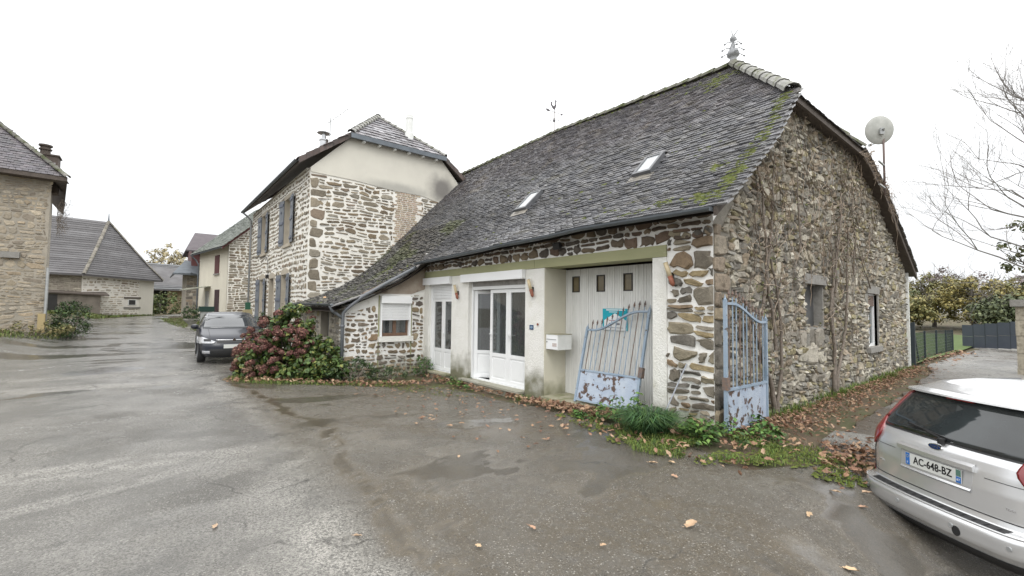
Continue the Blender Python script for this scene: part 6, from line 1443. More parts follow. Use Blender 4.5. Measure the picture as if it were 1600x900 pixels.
# satellite dish
sd_ = root('satellite_dish', 'round pale satellite dish on a rusty pole bracketed to the gable', 'satellite dish', (8.45, -.3, 4.6))
MB().tube([(8.46, -.42, 4.75), (8.46, -.42, 6.42)], .026, 8).build('pole', mat('rusty pole', (.17,.115,.10), (.15,.12,.11), 5, .7), sd_, smooth=True)
for z in (4.95, 5.55): MB().box(7.9, 8.46, -.44, -.40, z-.015, z+.015).build('bracket', greyM, sd_); 
dc = np.array([8.42, -.52, 6.52]); dnn = np.array([-.70, -.66, -.10]); dnn = -dnn/np.linalg.norm(dnn); da = np.cross(dnn, (0, 0, 1)); da /= np.linalg.norm(da); db = np.cross(da, dnn)
dc = np.array([8.38, -.36, 6.50])
mb = MB(); V = []; F = []; n = 28
for r_, d_ in ((.0, .06), (.12, .053), (.24, .03), (.345, 0), (.355, -.01)):
    for k in range(n): t = 2*math.pi*k/n; V.append(dc+da*r_*math.cos(t)+db*r_*1.06*math.sin(t)-dnn*d_)
for i in range(4):
    for k in range(n): F.append((i*n+k, i*n+(k+1) % n, (i+1)*n+(k+1) % n, (i+1)*n+k))
mb.add(V, F); mb.build('dish', mat('weathered dish grey', (.46,.46,.43), (.36,.37,.34), 5, .6, c3=(.30,.20,.14), sc3=9, t3=(.66,.72)), sd_, smooth=True)
mb = MB(); mb.tube([dc-dnn*.06, dc-dnn*.16, (8.46, -.42, 6.35)], .022, 5); mb.obox(dc-dnn*.10+db*-.05, da*.05, db*.08, dnn*.02); mb.build('dish_mount', greyM, sd_)
mb = MB(); mb.tube([dc-db*.34, dc-db*.30+dnn*.34], .012, 5); mb.obox(dc-db*.30+dnn*.36, da*.03, db*.03, dnn*.04); mb.build('feed_arm', greyM, sd_)
# weather vane with cockerel
wv_ = root('weather_vane', 'cockerel weather vane with arrow on the ridge of the long roof', 'weather vane', (4.9, 8.35, 8.1))
MB().tube([(4.9, 8.35, 8.05), (4.9, 8.35, 8.95)], .016, 6).build('rod', rustM, wv_)
rr = np.array([.775, -.632, 0])    # arrow direction
V_ = lambda a, z: np.array([4.9, 8.35, 0])+rr*a+np.array([0, 0, z])
vane = mat('dark vane metal', (.10,.09,.10), (.07,.065,.07), 6, .5, metal=.4)
mb = MB(); pts_ = [(-.14,9.17),(-.18,9.25),(-.15,9.33),(-.08,9.34),(-.11,9.27),(-.08,9.20),(-.02,9.16),(.04,9.22),(.03,9.36),(.06,9.42),(.09,9.36),(.12,9.34),(.09,9.31),(.10,9.18),(.06,9.08),(.02,9.02),(.02,8.95),(-.01,8.95),(-.01,9.02),(-.08,9.08)]
mb.prism([V_(a*.8, z) for a, z in pts_], tuple(np.cross(rr, (0,0,1))*.012)); mb.build('cockerel', vane, wv_)
mb = MB(); mb.tube([V_(-.22, 9.02), V_(.28, 8.84)], .010, 5); mb.prism([V_(-.30, 9.0), V_(-.30, 9.09), V_(-.17, 9.03), V_(-.17, 8.95)], tuple(np.cross(rr, (0,0,1))*.012)); mb.prism([V_(.25, 8.80), V_(.25, 8.90), V_(.34, 8.83)], tuple(np.cross(rr, (0,0,1))*.012)); mb.build('arrow', vane, wv_)
mb = MB(); mb.tube([(4.9-.2, 8.35, 8.68), (4.9+.2, 8.35, 8.68)], .008, 4); mb.tube([(4.9, 8.15, 8.68), (4.9, 8.55, 8.68)], .008, 4); mb.lathe((4.9, 8.35, 8.56), [(0,0),(.05,.03),(.05,.07),(0,.10)], 8)
mb.build('cross_arms', vane, wv_)
for s, dx, dy in (('N', 0, .24), ('S', 0, -.24), ('E', .24, 0), ('W', -.24, 0)):
    text_obj('compass_letter', s, .11, vane, wv_, Matrix.Translation((4.9+dx, 8.35+dy, 8.70)) @ Matrix.Rotation(-YAW, 4, 'Z') @ Matrix.Rotation(math.pi/2, 4, 'X'), .004)
# ridge-end finial
fi = root('roof_finial', 'ornate grey zinc finial with little scrolls on the near end of the ridge', 'finial', (4.9, 1.85, 7.95))
mb = MB(); mb.lathe((4.9, 1.86, 7.92), [(.085,0),(.085,.12),(.095,.125),(.085,.13),(.085,.20),(.10,.24),(.145,.27),(.15,.33),(.12,.40),(.07,.45),(.045,.50),(.04,.60),(.035,.64),(.075,.68),(.08,.73),(.05,.78),(.02,.80),(0,.80)], 16); mb.build('baluster', mat('pale zinc', (.36,.37,.38), (.28,.29,.30), 12, .5), fi, smooth=True)
for (z, l, k0) in ((.30, .27, 0), (.46, .26, .5), (.62, .20, 0)):
    for k in range(4):
        t = math.pi/2*k+YAW*0+.75; d = np.array([math.cos(t), math.sin(t), 0]); c0 = np.array([4.9, 1.86, 7.92+z])
        mb = MB(); mb.tube([c0+d*.05, c0+d*l*.6+np.array([0, 0, .02]), c0+d*l+np.array([0, 0, -.04])], .012, 5); p = c0+d*l+np.array([0, 0, -.04]); mb.lathe(tuple(p-np.array([0,0,.03])), [(0,0),(.028,.015),(.028,.045),(0,.06)], 6); mb.build('scroll', MT['pale zinc'], fi)
mb = MB(); mb.tube([(4.9, 1.86, 8.70), (4.86, 1.89, 8.90)], [.018, .006], 4); mb.tube([(4.9, 1.86, 8.70), (5.0, 1.78, 8.87)], [.02, .012], 4); mb.build('top_prongs', MT['pale zinc'], fi)
# ================================================================ right side: post, mesh fence, panel fence, pillar, wall
anth = mat('anthracite steel', (.025,.035,.042), None, 1, .45)
fx = [(13.5, -.12), (16.3, -.02), (19.2, .02), (22.0, .05), (24.6, .1)]
mf = root('mesh_fence', 'dark welded mesh fence with slim posts beside the lawn, behind the gable', 'fence', (13.5, -.12, -.1))
for i, (x, y) in enumerate(fx):
    z = GZ(x, y); s = .055 if i == 0 else .028
    MB().box(x-s, x+s, y-s, y+s, z-.1, z+(1.45 if i == 0 else 1.10)).build('fence_post', anth, mf)
mb = MB()
for (x0, y0), (x1, y1) in zip(fx[:-1], fx[1:]):
    z0, z1 = GZ(x0, y0), GZ(x1, y1)
    for h_ in np.linspace(.05, 1.08, 9): mb.tube([(x0, y0, z0+h_), (x1, y1, z1+h_)], .004, 3, False)
    n = 40
    for k in range(n): t = k/n; x, y, z = x0+(x1-x0)*t, y0+(y1-y0)*t, z0+(z1-z0)*t; mb.tube([(x, y, z+.05), (x, y, z+1.08)], .003, 3, False)
mb.build('wire_mesh', anth, mf, kind='stuff')
MB().tube([(13.9, -.10, .95), (14.9, -.05, -.1)], .02, 5).build('brace', anth, mf)
pf = root('panel_fence', 'anthracite grey solid panel fence on a pale kerb at the far end of the drive', 'fence', (28, -1, .2))
pfA, pfB = np.array([30.0, .25]), np.array([26.6, -5.5]); Nn = 12
for k in range(Nn):
    a, b = pfA+(pfB-pfA)*(k/Nn), pfA+(pfB-pfA)*((k+.97)/Nn); zb = -.30+.035*k; d = (b-a)/np.linalg.norm(b-a); nrm = np.array([d[1], -d[0]])
    zt_ = zb+1.30+.03*k
    for j in range(2):
        mb = MB(); z0, z1 = (zb, (zb+zt_)/2-.005) if j == 0 else ((zb+zt_)/2+.005, zt_); mb.prism([(*a, z0), (*b, z0), (*b, z1), (*a, z1)], (nrm[0]*.03, nrm[1]*.03, 0)); mb.build('fence_panel', mat('slate grey panel', (.045,.055,.075), (.055,.065,.085), 2, .55) if 'slate grey panel' not in MT else MT['slate grey panel'], pf)
    mb = MB(); p = b; mb.box(p[0]-.03, p[0]+.03, p[1]-.03, p[1]+.03, zb-.2, zt_+.02); mb.build('fence_post', anth, pf)
    mb = MB(); q0 = a-nrm*.03; mb.prism([(*(a+nrm*.05), zb-.12), (*(b+nrm*.05), zb-.12), (*(b+nrm*.05), zb-.01), (*(a+nrm*.05), zb-.01)], (-nrm[0]*.12, -nrm[1]*.12, 0)); mb.build('kerb_board', mat('pale concrete kerb', (.5,.49,.46), None, 1, .8) if 'pale concrete kerb' not in MT else MT['pale concrete kerb'], pf)
gp_ = root('gate_pillar', 'square stone gate pillar with a capstone at the right edge', 'pillar', (13.3, -2.6, 0))
z = -.35
for k in range(5):
    h_ = (.42, .46, .50, .46, .40)[k]; MB().box(13.26+R.uniform(-.01,.01), 13.80, -2.98, -2.43+R.uniform(-.01,.01), z+.006, z+h_-.006).build('pillar_block', gableM, gp_).data.attributes['tint'].data.foreach_set('color', [.40,.37,.31,1]*6); z += h_
MB().box(13.29, 13.77, -2.95, -2.46, -.4, z).build('pillar_core', mortarG, gp_)
MB().box(13.16, 13.9, -3.06, -2.33, z, z+.20).build('capstone', graniteM, gp_)
# lawn and bank
lawnM = mat('lawn grass', (.075,.12,.030), (.105,.15,.04), 2.5, .9, .5, 40)
lx = np.linspace(13.3, 44, 70); ly = np.linspace(-.15, 14, 40); LXg, LYg = np.meshgrid(lx, ly)
struct(sheet('lawn', LXg, LYg, G(LXg, LYg)+.06+.15*sstep(LYg, 0, 3), lawnM, None))
bkw = root('low_bank_wall', 'low leaf-strewn stone retaining wall below the grey panel fence', 'wall', (27, -2, 0))
mb = MB(); mb.prism([(29.5, .25, -.9), (26.0, -5.5, -.9), (26.5, -5.6, -.10), (29.9, .3, -.40)], (.25, -.1, 0)); mb.build('wall_face', mat('bank stone', (.34,.29,.23), (.24,.21,.17), 3, .9, .8, 8, c3=(.15,.14,.06), sc3=1.2), bkw)
wo = root('white_trough', 'small white trough on the lawn behind the mesh fence', 'trough', (15.5, 1.0, 0))
MB().box(15.2, 16.4, 1.0, 1.5, .05, .45).build('basin', whitePaint, wo)
# ================================================================ props up the street
bn = root('green_bin', 'dark green wheelie bin by the porch of the cream house', 'bin', (-4.0, 26.3, .3))
zb = GZ(-4.0, 26.3); MB().obox((-4.0, 26.3, zb+.55), (.26, 0, 0), (0, .3, 0), (0, 0, .5)).build('bin_body', mat('pale grey bin', (.36,.37,.36), None, 1, .5), bn); MB().obox((-4.0, 26.3, zb+1.16), (.34, 0, 0), (0, .34, 0), (0, 0, .14)).build('bin_lid', mat('dark green plastic', (.01,.04,.03), None, 1, .5), bn)
yb_ = root('yellow_box', 'small ochre box on the verge at the foot of the tall stone house', 'box', (-3.2, 18.2, .2))
MB().box(-3.4, -3.1, 18.0, 18.4, .0, 1.5).build('box_body', mat('ochre plastic', (.36,.30,.17), None, 1, .6), yb_); MB().box(-3.34, -3.16, 18.05, 18.25, 1.5, 1.8).build('green_cap', mat('green plastic', (.02,.09,.05), None, 1, .5), yb_)
pt = root('stone_planter', 'pale stone urn planter holding a leafy bush on the grass verge', 'planter', (-4.55, 28.0, .3))
zb = GZ(-4.55, 28)
mb = MB(); mb.lathe((-4.55, 28.0, zb), [(.28,0),(.30,.06),(.14,.14),(.14,.24),(.34,.46),(.40,.56),(.36,.58),(0,.54)], 14); mb.build('urn', mat('pale urn stone', (.36,.35,.31), (.28,.275,.24), 8, .8), pt, smooth=True)
# ================================================================ vegetation helpers
def leaf_quads(C_, N_, size, asp=.55, rngs=NR):
    """C_ centres (n,3), N_ normals; returns V, F of bent two-quad leaves"""
    n = len(C_); N_ = N_/(np.linalg.norm(N_, axis=1, keepdims=True)+1e-9); r = rngs.normal(size=(n, 3)); A_ = np.cross(N_, r); A_ /= np.linalg.norm(A_, axis=1, keepdims=True)+1e-9; B_ = np.cross(N_, A_)
    s = (size*rngs.uniform(.6, 1.3, n))[:, None]
    p0 = C_-A_*s*.5; p1 = C_+B_*s*asp*.5+N_*s*.08; p2 = C_+A_*s*.5-N_*s*.10; p3 = C_-B_*s*asp*.5+N_*s*.08
    V = np.stack([p0, p1, p2, p3], 1).reshape(-1, 3); F = np.arange(4*n).reshape(n, 4); return V, F
def foliage(name, C_, N_, size, cols, parent, asp=.55, mt=None, kind='stuff'):
    V, F = leaf_quads(C_, N_, size, asp); t = np.array(cols)[NR.randint(0, len(cols), len(C_))]*NR.uniform(.65, 1.35, (len(C_), 1))
    return np_obj(name, V, F, mt or leafM, parent, kind=kind, tint=t)
def blob(n, c, r, shell=.5):
    d = NR.normal(size=(n, 3)); d /= np.linalg.norm(d, axis=1, keepdims=True); k = NR.uniform(shell, 1, n)[:, None]
    return np.array(c)+d*np.array(r)*k, d
def cluster_cloud(c, r, nclump, per, csize, zmin=None, up=.5, shell=.6):
    C_, _ = blob(nclump, c, r, shell); P, Nn_ = [], []
    for q in C_:
        p, d = blob(per, q, (csize*NR.uniform(.6, 1.4),)*2+(csize*.75,), .2); P.append(p); Nn_.append(d+np.array([0, 0, up]))
    P, Nn_ = np.concatenate(P), np.concatenate(Nn_)
    if zmin is not None: m_ = P[:, 2] > zmin; P, Nn_ = P[m_], Nn_[m_]
    return P, Nn_
# ---- hydrangea
hy = root('hydrangea_bush', 'big hydrangea bush with faded purple-red flower heads in front of the low lean-to', 'bush', (-3.9, 9.4, -.1))
HC = [((-3.75, 9.75, .32), (.88, 1.0, 1.0)), ((-3.45, 9.7, .95), (.55, .7, .78)), ((-2.95, 9.0, .28), (.55, .45, .62)), ((-4.22, 9.7, .15), (.55, .7, .72)), ((-3.1, 8.55, .0), (.85, .4, .42))]
GR = [(.055,.095,.025),(.085,.14,.035),(.04,.07,.02),(.12,.16,.04),(.19,.20,.05),(.07,.12,.03)]
P, Nn_ = [], []
for c, r in HC: a, b = cluster_cloud(c, r, 95, 26, .16, -.15); P.append(a); Nn_.append(b)
foliage('foliage', np.concatenate(P), np.concatenate(Nn_), .115, GR, hy, .62)
mb = MB()
for k in range(70):
    c, r = R.choice(HC[:4]); t = R.uniform(0, 6.28); top = np.array([c[0]+r[0]*.7*math.cos(t), c[1]+r[1]*.7*math.sin(t), c[2]+r[2]*R.uniform(.1, .8)]); b0 = np.array([c[0]*.6-3.8*.4+R.uniform(-.2,.2), c[1]*.6+9.5*.4+R.uniform(-.2,.2), -.15]); mb.tube([b0, (b0+top)/2+np.array([R.uniform(-.1,.1), R.uniform(-.1,.1), .1]), top], [.012, .009, .005], 4, False)
mb.build('stems', barkM, hy, kind='stuff')
petM = mat('dried hydrangea petals', (.85,.85,.85), (1.2,1.15,1.15), 12, .8)
hm = []
for v_ in range(4):
    d = NR.normal(size=(230, 3)); d /= np.linalg.norm(d, axis=1, keepdims=True); d = d[d[:, 2] > -.55]; C_ = d*np.array([.085, .085, .062])*NR.uniform(.85, 1.08, (len(d), 1)); V, F = leaf_quads(C_, d+NR.normal(size=d.shape)*.35, .034, .9)
    cols = [(.14,.055,.05),(.18,.075,.065),(.11,.05,.042),(.23,.13,.09),(.13,.07,.055)] if v_ < 3 else [(.20,.12,.08),(.16,.09,.06),(.24,.16,.11)]
    me = bpy.data.meshes.new('flower_head'); m = len(F); me.vertices.add(len(V)); me.vertices.foreach_set('co', V.astype(np.float32).ravel()); me.loops.add(4*m); me.loops.foreach_set('vertex_index', F.astype(np.int32).ravel()); me.polygons.add(m); me.polygons.foreach_set('loop_start', np.arange(0, 4*m, 4, dtype=np.int32)); me.update(calc_edges=True)
    t = np.array(cols)[NR.randint(0, len(cols), m)]*NR.uniform(.7, 1.3, (m, 1)); a = me.attributes.new('tint', 'FLOAT_COLOR', 'FACE'); a.data.foreach_set('color', np.c_[t, np.ones(m)].astype(np.float32).ravel()); me.materials.append(petM); hm.append(me)
nh = 0
while nh < 125:
    c, r = R.choice(HC[:1]*3+HC[1:4]+HC[3:4]); d = np.array([R.gauss(0, 1), R.gauss(0, 1), R.gauss(0, .8)]); d /= np.linalg.norm(d)
    if d[2] < -.5 or d@np.array([-.45, -.85, .25]) < -.15: continue
    p = np.array(c)+d*np.array(r)*R.uniform(.93, 1.10)
    if R.random() < .25 and d[2] < .1: continue
    if p[2] < .0 or p[0] > -2.7 or (p[1] > 9.7 and R.random() < .4): continue
    if (p[0] > -3.1 or p[2] > 1.5) and R.random() < .72: continue
    o = bpy.data.objects.new('flower_head', hm[3] if (p[2] < .35 and R.random() < .4) else hm[R.randrange(3)]); COL.objects.link(o); o.parent = hy; o.location = Vector(p)-Vector((-3.9, 9.4, -.1)); s = R.uniform(.75, 1.35); o.scale = (s, s, s); o.rotation_euler = (R.uniform(-.6, .6), R.uniform(-.6, .6), R.uniform(0, 6)); nh += 1
# ---- shrubs and verge plants
def shrub(name, lab, c, r, n, per, size, cols, cat='shrub', csize=.12, group=None, asp=.5):
    z = GZ(c[0], c[1]); o = root(name, lab, cat, (c[0], c[1], z), group=group); P, N_ = cluster_cloud((c[0], c[1], z+c[2]), r, n, per, csize, z-.02); foliage('foliage', P, N_, size, cols, o, asp)
    mb = MB()
    for k in range(9): t = R.uniform(0, 6.28); mb.tube([(c[0]+.05*math.cos(t), c[1]+.05*math.sin(t), z-.05), (c[0]+r[0]*.5*math.cos(t), c[1]+r[1]*.5*math.sin(t), z+c[2]+r[2]*.4)], [.012, .005], 4, False)
    mb.build('stem', barkM, o); return o
DK = [(.035,.065,.022),(.05,.09,.028),(.075,.12,.035),(.03,.05,.02)]
shrub('low_shrub', 'low dark leafy shrub at the foot of the drainpipe beside the hydrangea', (-2.35, 8.15, .22), (.75, .42, .42), 90, 22, .055, DK)
shrub('low_shrub', 'small pale-edged leafy shrub below the brown lean-to window', (-1.35, 8.30, .10), (.62, .38, .26), 60, 20, .05, DK+[(.16,.19,.10)])
shrub('low_shrub', 'small bright green shrub against the wall left of the narrow white door', (-.22, 8.45, .20), (.30, .26, .34), 40, 22, .05, [(.06,.13,.03),(.09,.17,.04),(.04,.09,.025)])
shrub('dark_bush', 'dense dark bush beside the tall sandy house at the left', (-9.0, 23.4, .7), (.62, 1.3, .95), 110, 22, .10, DK, csize=.22)
shrub('dry_shrub', 'low dry yellowish shrub at the foot of the tall sandy house', (-9.8, 21.6, .2), (1.2, .6, .35), 60, 20, .09, [(.20,.19,.07),(.28,.23,.11),(.11,.12,.04)], csize=.16)
shrub('planter_bush', 'round leafy bush growing in the pale urn planter', (-4.55, 28.0, .85), (.55, .55, .42), 50, 18, .11, DK, cat='bush', csize=.16)
shrub('wall_bush', 'loose green bush growing in front of the farm shed', (-5.2, 54.5, .9), (1.6, 1.2, 1.4), 70, 18, .26, [(.10,.14,.04),(.16,.17,.06),(.06,.09,.03)], cat='bush', csize=.45)
shrub('verge_bush', 'round dark bush by the front wall of the tall stone house', (-2.75, 17.2, .65), (.4, .5, .75), 50, 18, .09, DK, cat='bush', csize=.16)
# nettles, tussock and weeds by the stone corner
def blades(n, x0, y0, sx_, sy_, h, lean=.5, cols=((.09,.17,.03),), w_=.006, yellow=0, clump=False, inside=None):
    V = []; F = []; T = []
    for k in range(n):
        x, y = (x0+R.gauss(0, sx_), y0+R.gauss(0, sy_)) if clump else (x0+R.uniform(-sx_, sx_), y0+R.uniform(-sy_, sy_))
        if inside and not inside(x, y): continue
        z = GZ(x, y)+.0; t = math.atan2(y-y0, x-x0)+R.gauss(0, .6) if clump else R.uniform(0, 6.28); hh = h*R.uniform(.5, 1.25); l = hh*lean*R.uniform(.4, 1.5); d = np.array([math.cos(t), math.sin(t), 0]); s = np.array([-d[1], d[0], 0])*w_*R.uniform(.7, 1.4)
        p0 = np.array([x, y, z]); p1 = p0+d*l*.35+np.array([0, 0, hh*.7]); p2 = p0+d*l+np.array([0, 0, hh*(1-.35*lean)]); b = len(V); V += [p0-s, p0+s, p1+s*.8, p1-s*.8, p2]; F += [(b, b+1, b+2, b+3), (b+3, b+2, b+4)]; c = np.array(R.choice(cols))*R.uniform(.6, 1.35); T += [c, c]
    return V, F, T
tg = root('grass_tussock', 'thick arching tussock of dark green grass at the foot of the rod', 'grass tuft', (-.72, .62, -.1))
V, F, T = blades(1500, -.74, .62, .10, .10, .36, 1.15, ((.035,.085,.03),(.05,.12,.035),(.08,.15,.04)), .006, clump=True); np_obj('blades', V, F, grassM, tg, tint=np.array(T), kind='stuff')
for i, (x, y, lab, h_, n) in enumerate(((-.42, 1.22, 'leafy green nettles growing in front of the leaning gate', .34, 20), (-.62, -.22, 'dark leafy weeds at the foot of the open gate', .26, 22), (.25, -.55, 'low dark ivy-like weeds under the open gate leaf', .16, 16), (-.62, 1.75, 'small green weed clump on the leaf litter before the leaning gate', .12, 10), (-.28, 6.3, 'small green weed by the step of the wide white door', .16, 10))):
    r = root('weed_clump', lab, 'weeds', (x, y, GZ(x, y))); P = []; Nn_ = []; mb = MB()
    for k in range(n):
        xx, yy = x+R.gauss(0, .19), y+R.gauss(0, .19); zz = GZ(xx, yy); hh = h_*R.uniform(.5, 1.2); mb.tube([(xx, yy, zz), (xx+R.uniform(-.05,.05), yy+R.uniform(-.05,.05), zz+hh)], [.005, .003], 4, False)
        for j in range(16): a = R.uniform(0, 6.28); rr_ = R.uniform(.03, .09); P.append((xx+rr_*math.cos(a), yy+rr_*math.sin(a), zz+hh*R.uniform(.25, 1.05))); Nn_.append((math.cos(a)*.5, math.sin(a)*.5, 1))
    mb.build('stems', MT['green leaf'], r, kind='stuff').data.attributes['tint'].data.foreach_set('color', [.06,.10,.03,1]*len(mb.F)); foliage('leaves', np.array(P), np.array(Nn_), .085, [(.06,.13,.03),(.09,.18,.04),(.045,.09,.025),(.13,.22,.05)], r, .6)
# grass and moss areas
def in_strip(P, thr=0): 
    return lambda x, y: inpoly((x, y), P) and (thr == 0 or float(fbm(np.array(x*2.6), np.array(y*2.6), 3)) > thr+R.gauss(0, .04))
grass_cols = ((.10,.17,.03),(.14,.20,.035),(.07,.12,.025),(.18,.21,.05))
VV, FF, TT = [], [], []
def addb(r_):
    V, F, T = r_; b = len(VV); VV.extend(V); FF.extend([tuple(i+b for i in f) for f in F]); TT.extend(T)
c1 = [(-.05, 2.0), (-.95, 1.5), (-1.15, .9), (-1.7, .2), (-1.55, -.3), (-1.0, -.95), (-.2, -1.0), (.2, -.3), (-.02, 0)]
addb(blades(9500, -.8, .45, .95, 1.5, .06, .7, grass_cols, .0045, inside=in_strip(c1, .44)))
c25 = [(-1.2, -.7), (-.9, -1.1), (.0, -1.5), (.4, -1.2), (.2, -.7)]
addb(blades(1500, -.4, -1.1, .9, .5, .05, .7, grass_cols, .0045, inside=in_strip(c25, .48)))
c2 = [(-.7, -1.5), (-.2, -1.35), (.5, -1.5), (.7, -1.85), (.2, -2.0), (-.5, -1.75)]
addb(blades(2300, .0, -1.6, 1.3, .6, .045, .7, grass_cols, .0045, inside=in_strip(c2, .50)))
c3 = [(-4.95, 9.5), (-4.9, 8.8), (-4.1, 7.85), (-2.4, 7.25), (-1.2, 7.3), (-1.2, 7.7), (-3.0, 7.9), (-4.1, 8.8), (-4.4, 10)]
addb(blades(7500, -3.0, 8.4, 2.0, 1.6, .075, .6, grass_cols, .005, inside=in_strip(c3)))
for k in range(60):
    x = R.uniform(1.4, 13); addb(blades(45, x, -.17-R.uniform(0, .12), .12, .08, R.choice((.06,.10,.16)), .8, grass_cols, .005, clump=True))
for (x, y) in ((-.22, 1.9), (-.3, 2.7), (-.25, 4.0), (-.25, 6.4), (-.3, 7.2), (-.2, 3.2), (11.5, -.3), (12.0, -.35), (8.8, -.3)): addb(blades(90, x, y, .10, .10, .11, .8, grass_cols, .005, clump=True))
gv = np_obj('grass', VV, FF, grassM, None, tint=np.array(TT), kind='stuff')
# verge grass further off: right of the road, barn foot, left house foot
def far_grass(nm, poly, n, h_, w_):
    xs_ = [p[0] for p in poly]; ys_ = [p[1] for p in poly]; V, F, T = blades(n, (min(xs_)+max(xs_))/2, (min(ys_)+max(ys_))/2, (max(xs_)-min(xs_))/2, (max(ys_)-min(ys_))/2, h_, .5, ((.09,.14,.03),(.13,.17,.04),(.16,.17,.06)), w_, inside=in_strip(poly)); return np_obj(nm, V, F, grassM, None, tint=np.array(T), kind='stuff')
far_grass('verge_grass', [(-3.6, 19), (-4.6, 27), (-5.4, 33), (-5.8, 40), (-3.6, 40), (-2.6, 32), (-2.4, 20)], 6000, .09, .015)
far_grass('verge_grass', [(-13, 39), (-9.3, 38.5), (-8.9, 41.5), (-7.6, 44.6), (-6.0, 48.3), (-6.8, 47), (-10.4, 43.6), (-13, 43.2)], 9000, .16, .03)
far_grass('verge_grass', [(-10.4, 42.5), (-9.0, 43.6), (-6.0, 47.6), (-6.6, 50), (-8.6, 46.3), (-10.1, 40.4), (-10.9, 38), (-11.8, 42)], 6000, .14, .03)
far_grass('verge_grass', [(-13.5, 20.4), (-10.6, 19.4), (-9.3, 21.5), (-8.9, 26), (-10.2, 30), (-9.9, 22), (-13.5, 22.3)], 5000, .12, .015)
far_grass('lawn_grass', [(13.6, .0), (30, .3), (34, 9), (14, 9)], 9000, .08, .02)
# ---- dead leaves
def oak_leaf(size, seed=0):
    r = random.Random(seed); n = 14; P = []
    for k in range(n):
        t = k/n; a = 2*math.pi*t; lob = 1 if k % 2 == 0 else .55
        P.append((math.cos(a)*size*.5*(1 if k % 2 == 0 else .80), math.sin(a)*size*.27*(1 if k % 2 == 0 else .66)*(1+.2*r.uniform(-1, 1)), size*.13*(abs(math.sin(a))*r.uniform(.2, 1.3)+r.uniform(0, .4))))
    P.append((0, 0, .0)); F = [(k, (k+1) % n, n) for k in range(n)]; P += [(-size*.5, 0, 0), (-size*.72, .0, .012), (-size*.5, .004, .004)]; F.append((n+1, n+2, n+3)); return P, F
LCOL = [(.27,.155,.09),(.34,.215,.13),(.20,.11,.065),(.42,.29,.19),(.16,.09,.06),(.30,.17,.11)]
def drop(x, y, z=None, size=.12, seed=0, col=None, tiltv=.25, fnn=None):
    P, F = oak_leaf(size, seed); r = random.Random(seed+99); a = r.uniform(0, 6.28); E_ = Matrix.Rotation(a, 3, 'Z') @ Matrix.Rotation(r.gauss(0, tiltv), 3, 'X') @ Matrix.Rotation(r.gauss(0, tiltv), 3, 'Y')
    z = (GZ(x, y)+.018) if z is None else z; V = [tuple(E_ @ Vector(p)+Vector((x, y, z))) for p in P]; return V, F, [col or LCOL[r.randrange(len(LCOL))]]*len(F)
NL = [(-2.9,-1.22,.17,'largest pale lobed leaf in the middle of the foreground asphalt'),(-2.11,-2.11,.16,'pale lobed leaf lying near the rear bumper of the silver car'),(-5.96,1.12,.10,'lone pale leaf on the bare road at the lower left'),(-2.05,-.57,.10,'pale leaf on the asphalt just outside the dark damp patch at the corner verge'),(-3.51,1.37,.08,'small pair-like pale leaf lying alone in the centre of the yard'),(-4.47,-.41,.08,'thin pale leaf on dark asphalt at the lower centre'),(-5.12,.28,.085,'narrow orange leaf left of the dirt gully, lower centre'),(-3.97,-.45,.09,'reddish brown curled leaf right of the dirt gully in the foreground'),(-3.73,-.98,.08,'small flat pale leaf at the lower centre, nearest the bottom edge'),(-1.7,-1.7,.12,'tan leaf lying flat between the corner verge and the silver car'),(-.9,-1.69,.13,'light brown leaf on the edge of the small moss patch by the silver car'),(-.84,-1.91,.12,'curled brown leaf just left of the silver car bumper'),(-1.88,-.2,.13,'lobed orange leaf on the asphalt edge in front of the tussock'),(-1.71,-.33,.12,'crumpled pale orange leaf next to the verge, right of the tussock'),(-1.35,.62,.10,'white-pale leaf on the dark asphalt left of the tussock')]
for i, (x, y, s, lab) in enumerate(NL):
    V, F, T = drop(x, y, z=GZ(x, y)+.012, size=s*.85, seed=i+5, col=[(.46,.32,.20),(.50,.36,.22),(.42,.30,.20),(.42,.26,.17)][i % 4], tiltv=.10); o = np_obj('fallen_leaf', V, F, litterM, None, tint=np.array(T)); tag(o, lab, 'leaf', 'single fallen leaves on the asphalt')
for i in range(75):
    x, y = R.uniform(-3.2, -.9), R.uniform(1.0, 7.0)
    if x+.28*y < -2.6 and R.random() < .5: continue
    V, F, T = drop(x, y, size=R.uniform(.07, .11), seed=400+i, tiltv=.12); o = np_obj('fallen_leaf', V, F, litterM, None, tint=np.array(T)); tag(o, 'one of the brown leaves thinly scattered over the asphalt before the doors', 'leaf', 'leaves scattered before the doors')
VV, FF, TT = [], [], []; sd0 = 1000
def dropz(n, fx_, sz=(.08, .13), dz=0):
    global sd0
    for k in range(n):
        x, y = fx_(); sd0 += 1; addb(drop(x, y, GZ(x, y)+.02+R.uniform(0, .05+dz), R.uniform(*sz), sd0, tiltv=.45))
dropz(620, lambda: (-.22-abs(R.gauss(0, .22)), R.uniform(.9, 3.6)), (.08,.12), .03); dropz(260, lambda: (-.15-abs(R.gauss(0, .18)), R.uniform(3.6, 8.3)))
dropz(2300, lambda: (lambda x: (x, -.25-abs(R.gauss(0, .36))*(1.1 if x < 6 else .8)))(R.uniform(.6, 12.8)), (.045,.08), .015)
dropz(330, lambda: (R.uniform(-.1, 1.8), -.25-abs(R.gauss(0, .42))), (.055,.095)); dropz(240, lambda: (R.gauss(.35, .45), R.gauss(-1.6, .2)), (.07,.11))
dropz(420, lambda: (lambda t: (-4.9+4.1*t+R.gauss(0, .15), 8.9-1.9*t+.25+R.gauss(0, .16)-.5*math.sin(t*3.14)))(R.random()), (.07,.12))
